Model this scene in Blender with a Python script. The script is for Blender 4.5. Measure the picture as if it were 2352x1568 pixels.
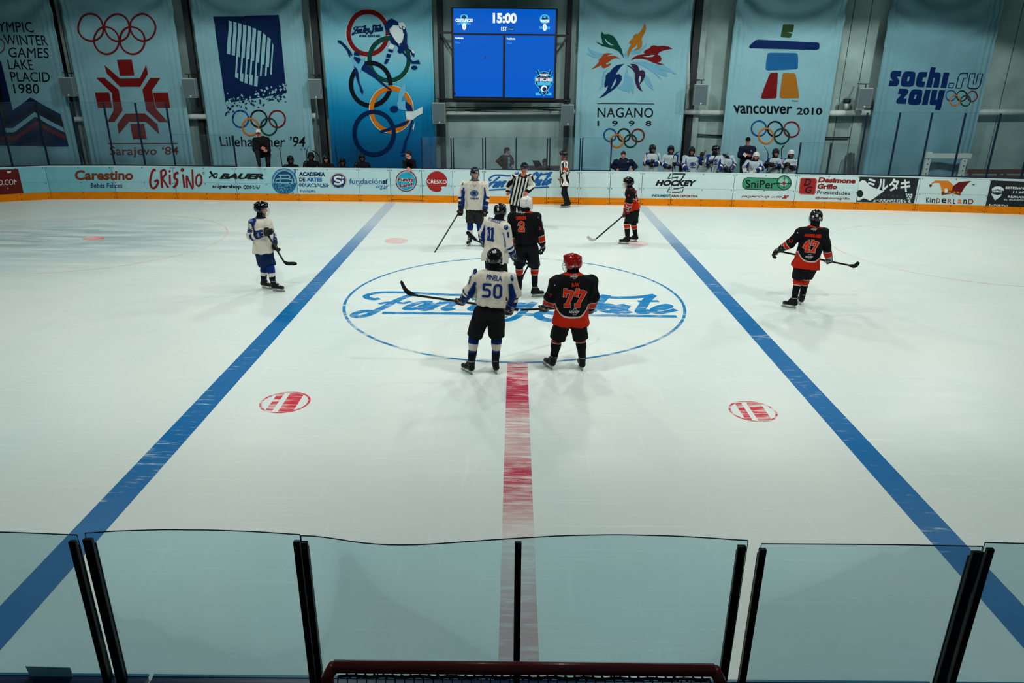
import bpy, bmesh, math, random
import numpy as np
from mathutils import Vector, Matrix

for _o in list(bpy.data.objects):
    bpy.data.objects.remove(_o, do_unlink=True)
SC = bpy.context.scene
COL = SC.collection
random.seed(7)
RNG = np.random.default_rng(11)

# ------------------------------------------------------------------ camera
EYE = np.array([0.0, 0.0, 4.4])
FPX, PITCH, YAW, ROLL = 1659.5, 0.3625, -0.0017, -0.0082
def _axes():
    cy, sy, cp, sp = math.cos(YAW), math.sin(YAW), math.cos(PITCH), math.sin(PITCH)
    f = np.array([sy*cp, cy*cp, -sp]); r = np.array([cy, -sy, 0.0]); d = np.cross(f, r)
    c, s = math.cos(ROLL), math.sin(ROLL)
    return f, c*r + s*d, -s*r + c*d
FWD, RGT, DWN = _axes()
cam_d = bpy.data.cameras.new('camera'); cam = bpy.data.objects.new('camera', cam_d); COL.objects.link(cam)
cam_d.sensor_width = 36.0; cam_d.lens = 36.0*FPX/2352.0; cam_d.clip_end = 200
M = Matrix.Identity(4)
for i in range(3):
    M[i][0] = RGT[i]; M[i][1] = -DWN[i]; M[i][2] = -FWD[i]; M[i][3] = EYE[i]
cam.matrix_world = M
SC.camera = cam

# ------------------------------------------------------------------ world, lights, exposure
SC.view_settings.view_transform = 'Standard'; SC.view_settings.look = 'None'
SC.view_settings.gamma = 1.0; SC.view_settings.use_curve_mapping = False
SC.view_settings.exposure = 0.0
W = bpy.data.worlds.new('hall_air'); SC.world = W; W.use_nodes = True
W.node_tree.nodes['Background'].inputs[0].default_value = (0.07, 0.145, 0.165, 1)
W.node_tree.nodes['Background'].inputs[1].default_value = 0.30

def spot(name, loc, target, power, size, blend, radius=.22, color=(1, 1, 1)):
    l = bpy.data.lights.new(name, 'SPOT'); l.energy = power; l.spot_size = math.radians(size)
    l.spot_blend = blend; l.shadow_soft_size = radius; l.color = color
    o = bpy.data.objects.new(name, l); COL.objects.link(o); o.location = loc
    d = Vector(target) - Vector(loc)
    o.rotation_euler = d.to_track_quat('-Z', 'Y').to_euler()
    return o
LC = (0.975, 1.0, 0.945)
for x in (-9.0, -3.2, 3.2, 9.0):                      # row over the near half of the ice
    spot('bay_lamp', (x, 8.3, 8.6), (x*1.0, 9.6, 0), 760, 110, .5, .3, LC)
for x in (-11.0, -6.6, -2.6, 0.3, 6.1, 11.4):         # row over the middle
    spot('bay_lamp', (x, 14.4, 8.6), (x*.95, 16.6, 0), 420 if abs(x) < 1 else 200, 146, .85, .17, LC)
for x in (-13.5, -8.0, -2.7, 2.7, 8.0, 13.5):         # row near the far boards
    spot('bay_lamp', (x, 20.8, 7.7), (x*.97, 21.8, 0), 430 if x < -12 else 1150 if x > 12 else 800 if x > 7 else 650, 138, .06, .3, LC)

# ------------------------------------------------------------------ pixel -> place helpers
def ray(px, py): return FWD + (px-1176)/FPX*RGT + (py-784)/FPX*DWN
def ice(px, py, z=0.0):
    d = ray(px, py); t = (z-EYE[2])/d[2]
    return EYE + d*t
def onY(px, py, Y):
    d = ray(px, py); return EYE + d*(Y/d[1])
def project(P):
    d = np.asarray(P, float)-EYE; w = d @ FWD
    return np.stack([1176+FPX*(d @ RGT)/w, 784+FPX*(d @ DWN)/w], -1)

# ------------------------------------------------------------------ materials
def lin(c):
    c = np.asarray(c, float)/255.0
    return tuple(np.where(c <= .04045, c/12.92, ((c+.055)/1.055)**2.4))
MATS = {}
def mat(name, rgb, rough=.6, spec=.3, metal=0.0, noise=0.0, nscale=8.0, bump=0.0, bscale=60.0, emit=0.0, coat=0.0):
    if name in MATS: return MATS[name]
    m = bpy.data.materials.new(name); m.use_nodes = True; MATS[name] = m
    nt = m.node_tree; b = nt.nodes['Principled BSDF']
    col = lin(rgb)
    b.inputs['Base Color'].default_value = (*col, 1)
    b.inputs['Roughness'].default_value = rough
    b.inputs['Specular IOR Level'].default_value = spec
    b.inputs['Metallic'].default_value = metal
    b.inputs['Coat Weight'].default_value = coat
    if emit:
        b.inputs['Emission Color'].default_value = (*col, 1); b.inputs['Emission Strength'].default_value = emit
        b.inputs['Base Color'].default_value = (*[x*.05 for x in col], 1)
    tc = nt.nodes.new('ShaderNodeTexCoord')
    if noise:
        n = nt.nodes.new('ShaderNodeTexNoise'); n.inputs['Scale'].default_value = nscale; n.inputs['Detail'].default_value = 6
        nt.links.new(tc.outputs['Object'], n.inputs['Vector'])
        r = nt.nodes.new('ShaderNodeMapRange'); r.inputs[1].default_value = .3; r.inputs[2].default_value = .7
        r.inputs[3].default_value = 1-noise; r.inputs[4].default_value = 1+noise*.6
        nt.links.new(n.outputs['Fac'], r.inputs[0])
        mx = nt.nodes.new('ShaderNodeMix'); mx.data_type = 'RGBA'; mx.blend_type = 'MULTIPLY'
        mx.inputs[0].default_value = 1; mx.inputs[6].default_value = (*col, 1)
        cb = nt.nodes.new('ShaderNodeCombineColor')
        for k in range(3): nt.links.new(r.outputs[0], cb.inputs[k])
        nt.links.new(cb.outputs[0], mx.inputs[7]); nt.links.new(mx.outputs[2], b.inputs['Base Color'])
    if bump:
        n = nt.nodes.new('ShaderNodeTexNoise'); n.inputs['Scale'].default_value = bscale; n.inputs['Detail'].default_value = 4
        nt.links.new(tc.outputs['Object'], n.inputs['Vector'])
        bp = nt.nodes.new('ShaderNodeBump'); bp.inputs['Strength'].default_value = bump; bp.inputs['Distance'].default_value = .02
        nt.links.new(n.outputs['Fac'], bp.inputs['Height']); nt.links.new(bp.outputs[0], b.inputs['Normal'])
    return m
def vcol_mat(name, rough=.85, spec=.15, bump=.25, bscale=90.0):
    if name in MATS: return MATS[name]
    m = mat(name, (128, 128, 128), rough, spec, bump=bump, bscale=bscale); nt = m.node_tree
    a = nt.nodes.new('ShaderNodeAttribute'); a.attribute_name = 'col'
    nt.links.new(a.outputs['Color'], nt.nodes['Principled BSDF'].inputs['Base Color'])
    return m

# ------------------------------------------------------------------ object helpers
def link(name, me, parent=None, loc=None):
    o = bpy.data.objects.new(name, me); COL.objects.link(o)
    if parent is not None: o.parent = parent
    if loc is not None: o.location = loc
    return o
def tag(o, label=None, cat=None, group=None, kind=None):
    if label: o['label'] = label
    if cat: o['category'] = cat
    if group: o['group'] = group
    if kind: o['kind'] = kind
    return o
def empty(name, loc, label=None, cat=None, group=None, kind=None):
    o = bpy.data.objects.new(name, None); COL.objects.link(o); o.location = [float(v) for v in loc]; o.empty_display_size = .1
    return tag(o, label, cat, group, kind)
def origin(parent):
    o = np.zeros(3)
    while parent is not None: o = o+np.array(parent.location[:]); parent = parent.parent
    return o
class MB:
    """collects boxes, bars, tubes and prisms of one part (world coordinates) into one mesh"""
    def __init__(s): s.v = []; s.f = []; s.m = []; s.mats = []
    def mi(s, m):
        if m not in s.mats: s.mats.append(m)
        return s.mats.index(m)
    def add(s, vs, fs, m):
        k = len(s.v); i = s.mi(m)
        s.v += [tuple(map(float, v)) for v in vs]; s.f += [tuple(k+j for j in f) for f in fs]; s.m += [i]*len(fs)
        return s
    def box(s, lo, hi, m):
        (a, b, c), (d, e, f) = lo, hi
        vs = [(a,b,c),(d,b,c),(d,e,c),(a,e,c),(a,b,f),(d,b,f),(d,e,f),(a,e,f)]
        return s.add(vs, [(0,3,2,1),(4,5,6,7),(0,1,5,4),(1,2,6,5),(2,3,7,6),(3,0,4,7)], m)
    def obox(s, c, ax, m):
        """oriented box: centre + three half-axis vectors"""
        c = np.asarray(c, float); a, b, d = [np.asarray(q, float) for q in ax]
        vs = [c+i*a+j*b+k*d for k in (-1, 1) for j in (-1, 1) for i in (-1, 1)]
        return s.add(vs, [(0,2,3,1),(4,5,7,6),(0,1,5,4),(1,3,7,5),(3,2,6,7),(2,0,4,6)], m)
    def bar(s, p, q, w, h, m, up=(0, 0, 1)):
        p = np.asarray(p, float); q = np.asarray(q, float); d = q-p; L = np.linalg.norm(d); d /= L
        up = np.asarray(up, float); sd = np.cross(d, up); n = np.linalg.norm(sd)
        if n < 1e-4: sd = np.cross(d, (0, 1, 0)); n = np.linalg.norm(sd)
        sd /= n; u = np.cross(sd, d)
        return s.obox((p+q)/2, (d*L/2, sd*w/2, u*h/2), m)
    def tube(s, pts, r, m, n=8, closed=False, caps=True):
        pts = [np.asarray(p, float) for p in pts]; rr = r if hasattr(r, '__len__') else [r]*len(pts)
        N = len(pts); ring = []; prev = None; vs = []
        for i, p in enumerate(pts):
            a = pts[(i-1) % N] if (closed or i) else p; b = pts[(i+1) % N] if (closed or i < N-1) else p
            t = b-a; t /= (np.linalg.norm(t)+1e-12)
            if prev is None:
                u = np.cross(t, (0, 0, 1)) if abs(t[2]) < .9 else np.cross(t, (0, 1, 0))
            else: u = prev-t*np.dot(prev, t)
            u /= (np.linalg.norm(u)+1e-12); prev = u; w = np.cross(t, u)
            vs += [p+rr[i]*(math.cos(2*math.pi*k/n)*u+math.sin(2*math.pi*k/n)*w) for k in range(n)]
        fs = []
        for i in range(N if closed else N-1):
            j = (i+1) % N
            fs += [(i*n+k, i*n+(k+1) % n, j*n+(k+1) % n, j*n+k) for k in range(n)]
        if caps and not closed:
            fs += [tuple(range(n))[::-1], tuple((N-1)*n+k for k in range(n))]
        return s.add(vs, fs, m)
    def build(s, name, parent=None, smooth=False, bevel=0.0):
        o0 = origin(parent)
        me = bpy.data.meshes.new(name)
        me.from_pydata([tuple(np.array(v)-o0) for v in s.v], [], s.f)
        for m in s.mats: me.materials.append(m)
        me.polygons.foreach_set('material_index', s.m)
        if smooth: me.polygons.foreach_set('use_smooth', [True]*len(s.f))
        me.update()
        o = link(name, me, parent)
        if bevel:
            b = o.modifiers.new('bevel', 'BEVEL'); b.width = bevel; b.segments = 2; b.limit_method = 'ANGLE'
        return o

# ------------------------------------------------------------------ printed matter: flat shapes laid on a surface
class Surf:
    """surface with uv(px,py) -> metric (u,v) and pos(u,v,off) -> points"""
    def __init__(s, uv, pos, cell): s.uv = uv; s.pos = pos; s.cell = cell
def catmull(pts, n=6, closed=False):
    P = np.asarray(pts, float); N = len(P)
    if N < 3: return P
    out = []
    for i in range(N if closed else N-1):
        p0 = P[(i-1) % N] if (closed or i) else 2*P[0]-P[1]
        p1, p2 = P[i], P[(i+1) % N]
        p3 = P[(i+2) % N] if (closed or i < N-2) else 2*P[-1]-P[-2]
        for k in range(n):
            t = k/n
            out.append(.5*((2*p1)+(-p0+p2)*t+(2*p0-5*p1+4*p2-p3)*t*t+(-p0+3*p1-3*p2+p3)*t**3))
    if not closed: out.append(P[-1])
    return np.array(out)
_TXT = {}
def text_mesh(body, bold=0.0, shear=0.0, spacing=1.0):
    key = (body, bold, shear, spacing)
    if key in _TXT: return _TXT[key]
    c = bpy.data.curves.new('lettering', 'FONT'); c.body = body; c.offset = bold; c.shear = shear; c.space_character = spacing
    c.resolution_u = 3; c.fill_mode = 'BOTH' if hasattr(c, 'fill_mode') else c.fill_mode
    o = bpy.data.objects.new('lettering', c); COL.objects.link(o)
    dg = bpy.context.evaluated_depsgraph_get()
    me = bpy.data.meshes.new_from_object(o.evaluated_get(dg))
    vs = np.array([v.co[:2] for v in me.vertices]); fs = [tuple(p.vertices) for p in me.polygons]
    bpy.data.objects.remove(o, do_unlink=True); bpy.data.curves.remove(c); bpy.data.meshes.remove(me)
    _TXT[key] = (vs, fs); return vs, fs
class Print:
    def __init__(s, surf, off=.012, step=.002): s.sf = surf; s.bm = bmesh.new(); s.lay = s.bm.verts.layers.float.new('lay'); s.mats = []; s.L = 0; s.off = off; s.step = step
    def mi(s, m):
        if m not in s.mats: s.mats.append(m)
        return s.mats.index(m)
    def _add(s, uv, faces, m, L):
        i = s.mi(m); vs = []; LL = L if hasattr(L, '__len__') else [L]*len(uv)
        for (u, v), q in zip(uv, LL):
            w = s.bm.verts.new((u, v, 0)); w[s.lay] = q; vs.append(w)
        for f in faces:
            try: q = s.bm.faces.new([vs[k] for k in f]); q.material_index = i
            except ValueError: pass
    def px(s, pts): return np.array([s.sf.uv(*p) for p in pts])
    def poly(s, pts, m, L=0, smooth=False, closed=True, raw=False):
        P = np.asarray(pts, float) if raw else s.px(pts)
        if smooth: P = catmull(P, 5, True)
        s._add(P, [tuple(range(len(P)))], m, L); return s
    def stroke(s, pts, w, m, L=0, smooth=True, closed=False, raw=False, w2=None):
        P = np.asarray(pts, float) if raw else s.px(pts)
        if smooth: P = catmull(P, 6, closed)
        N = len(P); T = np.zeros_like(P)
        for i in range(N):
            a = P[(i-1) % N] if (closed or i) else P[i]; b = P[(i+1) % N] if (closed or i < N-1) else P[i]
            t = b-a; T[i] = t/(np.linalg.norm(t)+1e-12)
        Nn = np.stack([-T[:, 1], T[:, 0]], 1)
        ww = np.full(N, w) if w2 is None else np.linspace(w, w2, N)
        A, B = P+Nn*ww[:, None]/2, P-Nn*ww[:, None]/2
        uv = np.concatenate([A, B]); fs = []
        for i in range(N if closed else N-1):
            j = (i+1) % N; fs.append((i, N+i, N+j, j))
        lv = L+.6*np.arange(N)/N
        s._add(uv, fs, m, np.concatenate([lv, lv])); return s
    def ring(s, c, rx, ry, w, m, L=0, a0=0, a1=360, rot=0.0, n=40):
        """elliptic ring in pixel radii"""
        full = abs(a1-a0) >= 360; k = max(6, int(n*abs(a1-a0)/360))
        pts = []
        for i in range(k+(0 if full else 1)):
            a = math.radians(a0+(a1-a0)*i/k); x, y = rx*math.cos(a), ry*math.sin(a)
            cr, sr = math.cos(rot), math.sin(rot); pts.append((c[0]+x*cr-y*sr, c[1]+x*sr+y*cr))
        return s.stroke(pts, w, m, L, smooth=False, closed=full)
    def disc(s, c, rx, ry, m, L=0, rot=0.0, n=36):
        cr, sr = math.cos(rot), math.sin(rot)
        return s.poly([(c[0]+rx*math.cos(t)*cr-ry*math.sin(t)*sr, c[1]+rx*math.cos(t)*sr+ry*math.sin(t)*cr) for t in np.linspace(0, 2*math.pi, n, endpoint=False)], m, L)
    def text(s, body, quad, m, L=0, bold=0.0, shear=0.0, spacing=1.0, frac=1.0):
        """quad = TL, TR, BR, BL pixels of the lettering's own bounding box"""
        vs, fs = text_mesh(body, bold, shear, spacing)
        lo, hi = vs.min(0), vs.max(0); q = [np.array(p, float) for p in quad]
        n = (vs-lo)/(hi-lo)
        pts = [(q[3]*(1-a)+q[2]*a)*(1-b)+(q[0]*(1-a)+q[1]*a)*b for a, b in n]
        s._add(s.px(pts), fs, m, L); return s
    def build(s, name, parent=None, flip=False):
        bm = s.bm
        bmesh.ops.triangulate(bm, faces=[f for f in bm.faces if len(f.verts) > 4])
        c = s.sf.cell
        if c and bm.verts:
            P = np.array([v.co[:2] for v in bm.verts])
            for ax in (0, 1):
                a, b = P[:, ax].min(), P[:, ax].max(); no = (1, 0, 0) if ax == 0 else (0, 1, 0)
                for k in range(int(math.ceil(a/c)), int(math.floor(b/c))+1):
                    co = [0, 0, 0]; co[ax] = k*c
                    bmesh.ops.bisect_plane(bm, geom=bm.verts[:]+bm.edges[:]+bm.faces[:], plane_co=co, plane_no=no, dist=1e-6)
        bm.verts.ensure_lookup_table()
        uv = np.array([v.co[:2] for v in bm.verts]); L = np.array([v[s.lay] for v in bm.verts])
        P = s.sf.pos(uv[:, 0], uv[:, 1], s.off+L*s.step) - origin(parent)
        for v, p in zip(bm.verts, P): v.co = p
        bm.normal_update()
        for f in bm.faces:
            c0 = f.calc_center_median(); w = Vector(tuple(np.array(c0)+origin(parent)-EYE))
            if f.normal.dot(w) > 0: f.normal_flip()
        me = bpy.data.meshes.new(name); bm.to_mesh(me); bm.free()
        for m in s.mats: me.materials.append(m)
        o = link(name, me, parent)
        return o
# ------------------------------------------------------------------ the ice
def ice_material():
    m = bpy.data.materials.new('rink_ice'); m.use_nodes = True; nt = m.node_tree; b = nt.nodes['Principled BSDF']; N = nt.nodes.new; K = nt.links.new
    g = N('ShaderNodeNewGeometry')
    def noise(scale, vec=(1, 1, 1), detail=5, rough=.55):
        mp = N('ShaderNodeMapping'); mp.inputs['Scale'].default_value = vec; K(g.outputs['Position'], mp.inputs[0])
        n = N('ShaderNodeTexNoise'); n.inputs['Scale'].default_value = scale; n.inputs['Detail'].default_value = detail; n.inputs['Roughness'].default_value = rough
        K(mp.outputs[0], n.inputs['Vector']); return n.outputs['Fac']
    def ramp(fac, a, b_, lo=0.0, hi=1.0):
        r = N('ShaderNodeMapRange'); r.inputs[1].default_value = a; r.inputs[2].default_value = b_; r.inputs[3].default_value = lo; r.inputs[4].default_value = hi
        K(fac, r.inputs[0]); return r.outputs[0]
    def mixc(f, a, b_):
        x = N('ShaderNodeMix'); x.data_type = 'RGBA'; K(f, x.inputs[0])
        for k, v in ((6, a), (7, b_)):
            if isinstance(v, tuple): x.inputs[k].default_value = (*v, 1)
            else: K(v, x.inputs[k])
        return x.outputs[2]
    def mul(a, b_):
        x = N('ShaderNodeMath'); x.operation = 'MULTIPLY'; K(a, x.inputs[0])
        if isinstance(b_, float): x.inputs[1].default_value = b_
        else: K(b_, x.inputs[1])
        return x.outputs[0]
    base = mixc(ramp(noise(.35, (1, .6, 1), 3), .35, .68), (.78, .845, .785), (.70, .81, .785))
    # skate marks: pale, thin, mostly across the picture
    s1 = ramp(noise(3.2, (.16, 6.5, 1), 9, .68), .57, .70, 0, .75)
    s2 = ramp(noise(2.4, (6.5, .25, 1), 8, .66), .59, .72, 0, .55)
    c = mixc(s1, base, (.88, .92, .89)); c = mixc(s2, c, (.88, .92, .89))
    # fine dark scuffs
    s3 = ramp(noise(9, (.5, 3.0, 1), 7, .7), .68, .80, 0, .25)
    c = mixc(s3, c, (.50, .62, .64))
    # curved skate cuts
    vr = N('ShaderNodeTexVoronoi'); vr.feature = 'DISTANCE_TO_EDGE'; vr.inputs['Scale'].default_value = .3
    wn = N('ShaderNodeTexNoise'); wn.inputs['Scale'].default_value = .5; K(g.outputs['Position'], wn.inputs['Vector'])
    va = N('ShaderNodeVectorMath'); va.operation = 'ADD'; K(g.outputs['Position'], va.inputs[0]); K(wn.outputs['Color'], va.inputs[1]); K(va.outputs[0], vr.inputs['Vector'])
    cut = ramp(vr.outputs['Distance'], .004, .0, 0, .15)
    c = mixc(cut, c, (.90, .93, .90))
    # flooded slick ice in the far left, with the banners' bluish reflection painted in
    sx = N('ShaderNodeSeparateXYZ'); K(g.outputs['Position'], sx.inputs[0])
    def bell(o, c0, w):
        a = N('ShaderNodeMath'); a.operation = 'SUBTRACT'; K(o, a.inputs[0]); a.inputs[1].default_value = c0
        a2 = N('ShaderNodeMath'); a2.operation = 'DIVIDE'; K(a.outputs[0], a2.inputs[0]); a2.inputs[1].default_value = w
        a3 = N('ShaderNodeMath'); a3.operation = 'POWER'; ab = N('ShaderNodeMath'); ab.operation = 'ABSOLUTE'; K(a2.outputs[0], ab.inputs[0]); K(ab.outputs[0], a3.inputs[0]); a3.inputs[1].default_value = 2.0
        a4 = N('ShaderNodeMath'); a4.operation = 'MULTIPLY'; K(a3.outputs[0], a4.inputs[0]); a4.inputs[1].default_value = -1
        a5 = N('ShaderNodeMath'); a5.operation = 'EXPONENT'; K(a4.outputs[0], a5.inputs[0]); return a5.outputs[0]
    wet_refl = mul(mul(bell(sx.outputs[0], -12.0, 4.2), bell(sx.outputs[1], 19.2, 2.6)), ramp(noise(1.6, (.28, 1.8, 1), 6, .62), .36, .58))
    wet_refl = mul(wet_refl, 1.0)
    c = mixc(wet_refl, c, (.40, .56, .58))
    K(c, b.inputs['Base Color'])
    rg = ramp(noise(2.0, (.4, 1.6, 1), 5), .3, .7, .34, .48)
    wr = N('ShaderNodeMath'); wr.operation = 'MULTIPLY_ADD'; K(wet_refl, wr.inputs[0]); wr.inputs[1].default_value = -.22; K(rg, wr.inputs[2])
    K(wr.outputs[0], b.inputs['Roughness'])
    b.inputs['Specular IOR Level'].default_value = .16
    # melt film by the near boards: sharp little glints of the lamps
    film = mul(bell(sx.outputs[1], 4.3, 1.25), .55); K(film, b.inputs['Coat Weight']); b.inputs['Coat Roughness'].default_value = .07
    b2 = N('ShaderNodeBump'); b2.inputs['Strength'].default_value = .55; b2.inputs['Distance'].default_value = .012
    K(noise(11, (1, 1.3, 1), 5, .75), b2.inputs['Height']); K(b2.outputs[0], b.inputs['Coat Normal'])
    bp = N('ShaderNodeBump'); bp.inputs['Strength'].default_value = .22; bp.inputs['Distance'].default_value = .01
    K(noise(16, (1, 1.6, 1), 6, .7), bp.inputs['Height']); K(bp.outputs[0], b.inputs['Normal'])
    return m
M_ICE = ice_material()

def paint_mat(name, rgb, lo, hi, stretch=(2.2, 14.0, 1), scale=1.0, fadeY=None, streak=.55, over=(.79, .86, .80)):
    """paint under the ice: scraped through along skate marks, so the ice shows between"""
    m = bpy.data.materials.new(name); m.use_nodes = True; nt = m.node_tree; b = nt.nodes['Principled BSDF']; N = nt.nodes.new; K = nt.links.new
    g = N('ShaderNodeNewGeometry'); mp = N('ShaderNodeMapping'); mp.inputs['Scale'].default_value = stretch; K(g.outputs['Position'], mp.inputs[0])
    n = N('ShaderNodeTexNoise'); n.inputs['Scale'].default_value = scale; n.inputs['Detail'].default_value = 8; n.inputs['Roughness'].default_value = .68; K(mp.outputs[0], n.inputs['Vector'])
    n2 = N('ShaderNodeTexNoise'); n2.inputs['Scale'].default_value = .45; n2.inputs['Detail'].default_value = 3; K(g.outputs['Position'], n2.inputs['Vector'])
    ad = N('ShaderNodeMath'); ad.operation = 'MULTIPLY_ADD'; K(n2.outputs['Fac'], ad.inputs[0]); ad.inputs[1].default_value = streak; K(n.outputs['Fac'], ad.inputs[2])
    r = N('ShaderNodeMapRange'); r.inputs[1].default_value = lo; r.inputs[2].default_value = hi; r.inputs[3].default_value = 1; r.inputs[4].default_value = 0; K(ad.outputs[0], r.inputs[0])
    fac = r.outputs[0]
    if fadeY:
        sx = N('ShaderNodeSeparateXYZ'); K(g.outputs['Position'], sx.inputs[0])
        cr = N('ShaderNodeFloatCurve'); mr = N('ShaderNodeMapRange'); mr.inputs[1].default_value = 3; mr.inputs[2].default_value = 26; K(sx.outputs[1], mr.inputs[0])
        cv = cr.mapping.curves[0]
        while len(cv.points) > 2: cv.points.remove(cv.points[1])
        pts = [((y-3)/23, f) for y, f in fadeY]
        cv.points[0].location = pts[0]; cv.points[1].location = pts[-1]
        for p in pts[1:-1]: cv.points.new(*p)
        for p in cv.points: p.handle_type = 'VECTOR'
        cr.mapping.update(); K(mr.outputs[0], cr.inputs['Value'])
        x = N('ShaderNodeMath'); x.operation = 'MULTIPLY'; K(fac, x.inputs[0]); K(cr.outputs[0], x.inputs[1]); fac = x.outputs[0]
    b.inputs['Roughness'].default_value = .5; b.inputs['Specular IOR Level'].default_value = .08
    if over is not None:          # scraped places show the ice colour
        mx = N('ShaderNodeMix'); mx.data_type = 'RGBA'; K(fac, mx.inputs[0]); mx.inputs[6].default_value = (*over, 1); mx.inputs[7].default_value = (*lin(rgb), 1); K(mx.outputs[2], b.inputs['Base Color'])
    else:                         # scraped places show what the sticker lies on
        b.inputs['Base Color'].default_value = (*lin(rgb), 1)
        t = N('ShaderNodeBsdfTransparent'); ms = N('ShaderNodeMixShader'); K(fac, ms.inputs[0]); K(t.outputs[0], ms.inputs[1]); K(b.outputs[0], ms.inputs[2])
        K(ms.outputs[0], nt.nodes['Material Output'].inputs['Surface'])
    return m

bm = bmesh.new()
xs = np.linspace(-27, 27, 28); ys = np.linspace(3.2, 26.0, 13)
gv = [[bm.verts.new((x, y, 0)) for y in ys] for x in xs]
for i in range(len(xs)-1):
    for j in range(len(ys)-1): bm.faces.new((gv[i][j], gv[i+1][j], gv[i+1][j+1], gv[i][j+1]))
me = bpy.data.meshes.new('floor'); bm.to_mesh(me); bm.free(); me.materials.append(M_ICE)
floor = tag(link('floor', me), kind='structure', label='white scraped rink ice sheet')

ICE = Surf(lambda px, py: tuple(ice(px, py)[:2]), lambda u, v, o: np.stack([u, v, o], 1), 0)
BLUE = (8, 98, 168)
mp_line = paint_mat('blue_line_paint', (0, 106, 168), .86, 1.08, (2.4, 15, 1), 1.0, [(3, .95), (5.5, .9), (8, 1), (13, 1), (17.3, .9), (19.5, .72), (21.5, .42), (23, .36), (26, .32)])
mp_logo = paint_mat('logo_paint', (16, 126, 186), .78, 1.08, (3, 10, 1), 1.0)
mp_ring = paint_mat('circle_paint', (26, 124, 178), .76, 1.0, (2, 6, 1), 1.0)
mp_red = paint_mat('red_line_paint', (190, 48, 78), .74, .98, (2.2, 17, 1), 1.0, [(3, .5), (5.0, .5), (6.1, .2), (6.8, .8), (7.3, 1), (7.8, .55), (8.6, .6), (9.3, 1), (10.2, 1), (26, .9)])
mp_dot = paint_mat('red_dot_paint', (214, 40, 66), .76, .92, (1.6, 13, 1), 1.0, None)
mp_faint = paint_mat('faded_red_paint', (224, 150, 156), .55, 1.0, (1.6, 9, 1), 1.0)
def decal(name, fn, label=None):
    p = Print(ICE, .0015, .0004); fn(p); o = p.build(name, floor)
    if label: o['label'] = label
    return o
def line_strip(x0, x1, y0, y1, m):
    def fn(p):
        n = 12
        for k in range(n):
            a, b = y0+(y1-y0)*k/n, y0+(y1-y0)*(k+1)/n
            p.poly([(x0, a), (x1, a), (x1, b), (x0, b)], m, raw=True)
    return fn
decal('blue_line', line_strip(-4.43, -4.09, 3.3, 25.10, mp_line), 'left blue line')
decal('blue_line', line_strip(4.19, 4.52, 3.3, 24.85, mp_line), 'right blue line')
decal('centre_line', line_strip(-.095, .228, 3.3, 10.66, mp_red), 'red centre line')
decal('centre_circle', lambda p: p.stroke([(.018+3.385*math.cos(t), 14.044+3.385*math.sin(t)) for t in np.linspace(0, 2*math.pi, 96, endpoint=False)], .058, mp_ring, raw=True, smooth=False, closed=True), 'thin blue centre circle')
def dot(cx, cy, r):
    def fn(p):
        p.stroke([(cx+r*math.cos(t), cy+r*math.sin(t)) for t in np.linspace(0, 2*math.pi, 40, endpoint=False)], .03, mp_dot, raw=True, smooth=False, closed=True)
        a = math.acos(.62); R = r*.93
        pts = [(cx+R*math.cos(t), cy+R*math.sin(t)) for t in np.linspace(a, math.pi-a, 16)]+[(cx+R*math.cos(t), cy+R*math.sin(t)) for t in np.linspace(math.pi+a, 2*math.pi-a, 16)]
        # leave the narrow scraped slit free
        L = [p_ for p_ in pts if p_[0] < cx-.075]; Rr = [p_ for p_ in pts if p_[0] > cx-.03]
        L.sort(key=lambda q: q[0]); 
        def hull(q):
            up = sorted([s for s in q if s[1] >= cy], key=lambda s: s[0]); dn = sorted([s for s in q if s[1] < cy], key=lambda s: -s[0]); return up+dn
        p.poly(hull(L), mp_dot, raw=True); p.poly(hull(Rr), mp_dot, raw=True)
    return fn
decal('faceoff_dot', dot(-3.18, 9.13, .33), 'red dot on the near left')
decal('faceoff_dot', dot(3.31, 8.98, .31), 'red dot on the near right')
for px, py, r in ((910, 553, .34), (1462, 560, .34)):
    c0 = ice(px, py); decal('faceoff_dot', lambda p: p.disc((px, py), 27, 6.5, mp_faint))
mp_dim = paint_mat('dim_red_paint', (214, 60, 70), .62, .90, (1.6, 13, 1), 1.0)
decal('faceoff_dot', lambda p: p.disc((215, 547), 26, 4.4, mp_dim))
mp_ghost = paint_mat('ghost_red_paint', (226, 178, 178), .6, .95, (1.6, 9, 1), 1.0)
def zone_circle(p, c, r):
    p.stroke([(c[0]+r*math.cos(t), c[1]+r*math.sin(t)) for t in np.linspace(0, 2*math.pi, 90, endpoint=False)], .045, mp_ghost, raw=True, smooth=False, closed=True)
decal('zone_circle', lambda p: zone_circle(p, (-11.3, 19.0), 3.4), 'faint red circle far left')
decal('zone_circle', lambda p: zone_circle(p, (11.9, 18.6), 3.4), 'faint red circle far right')

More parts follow.
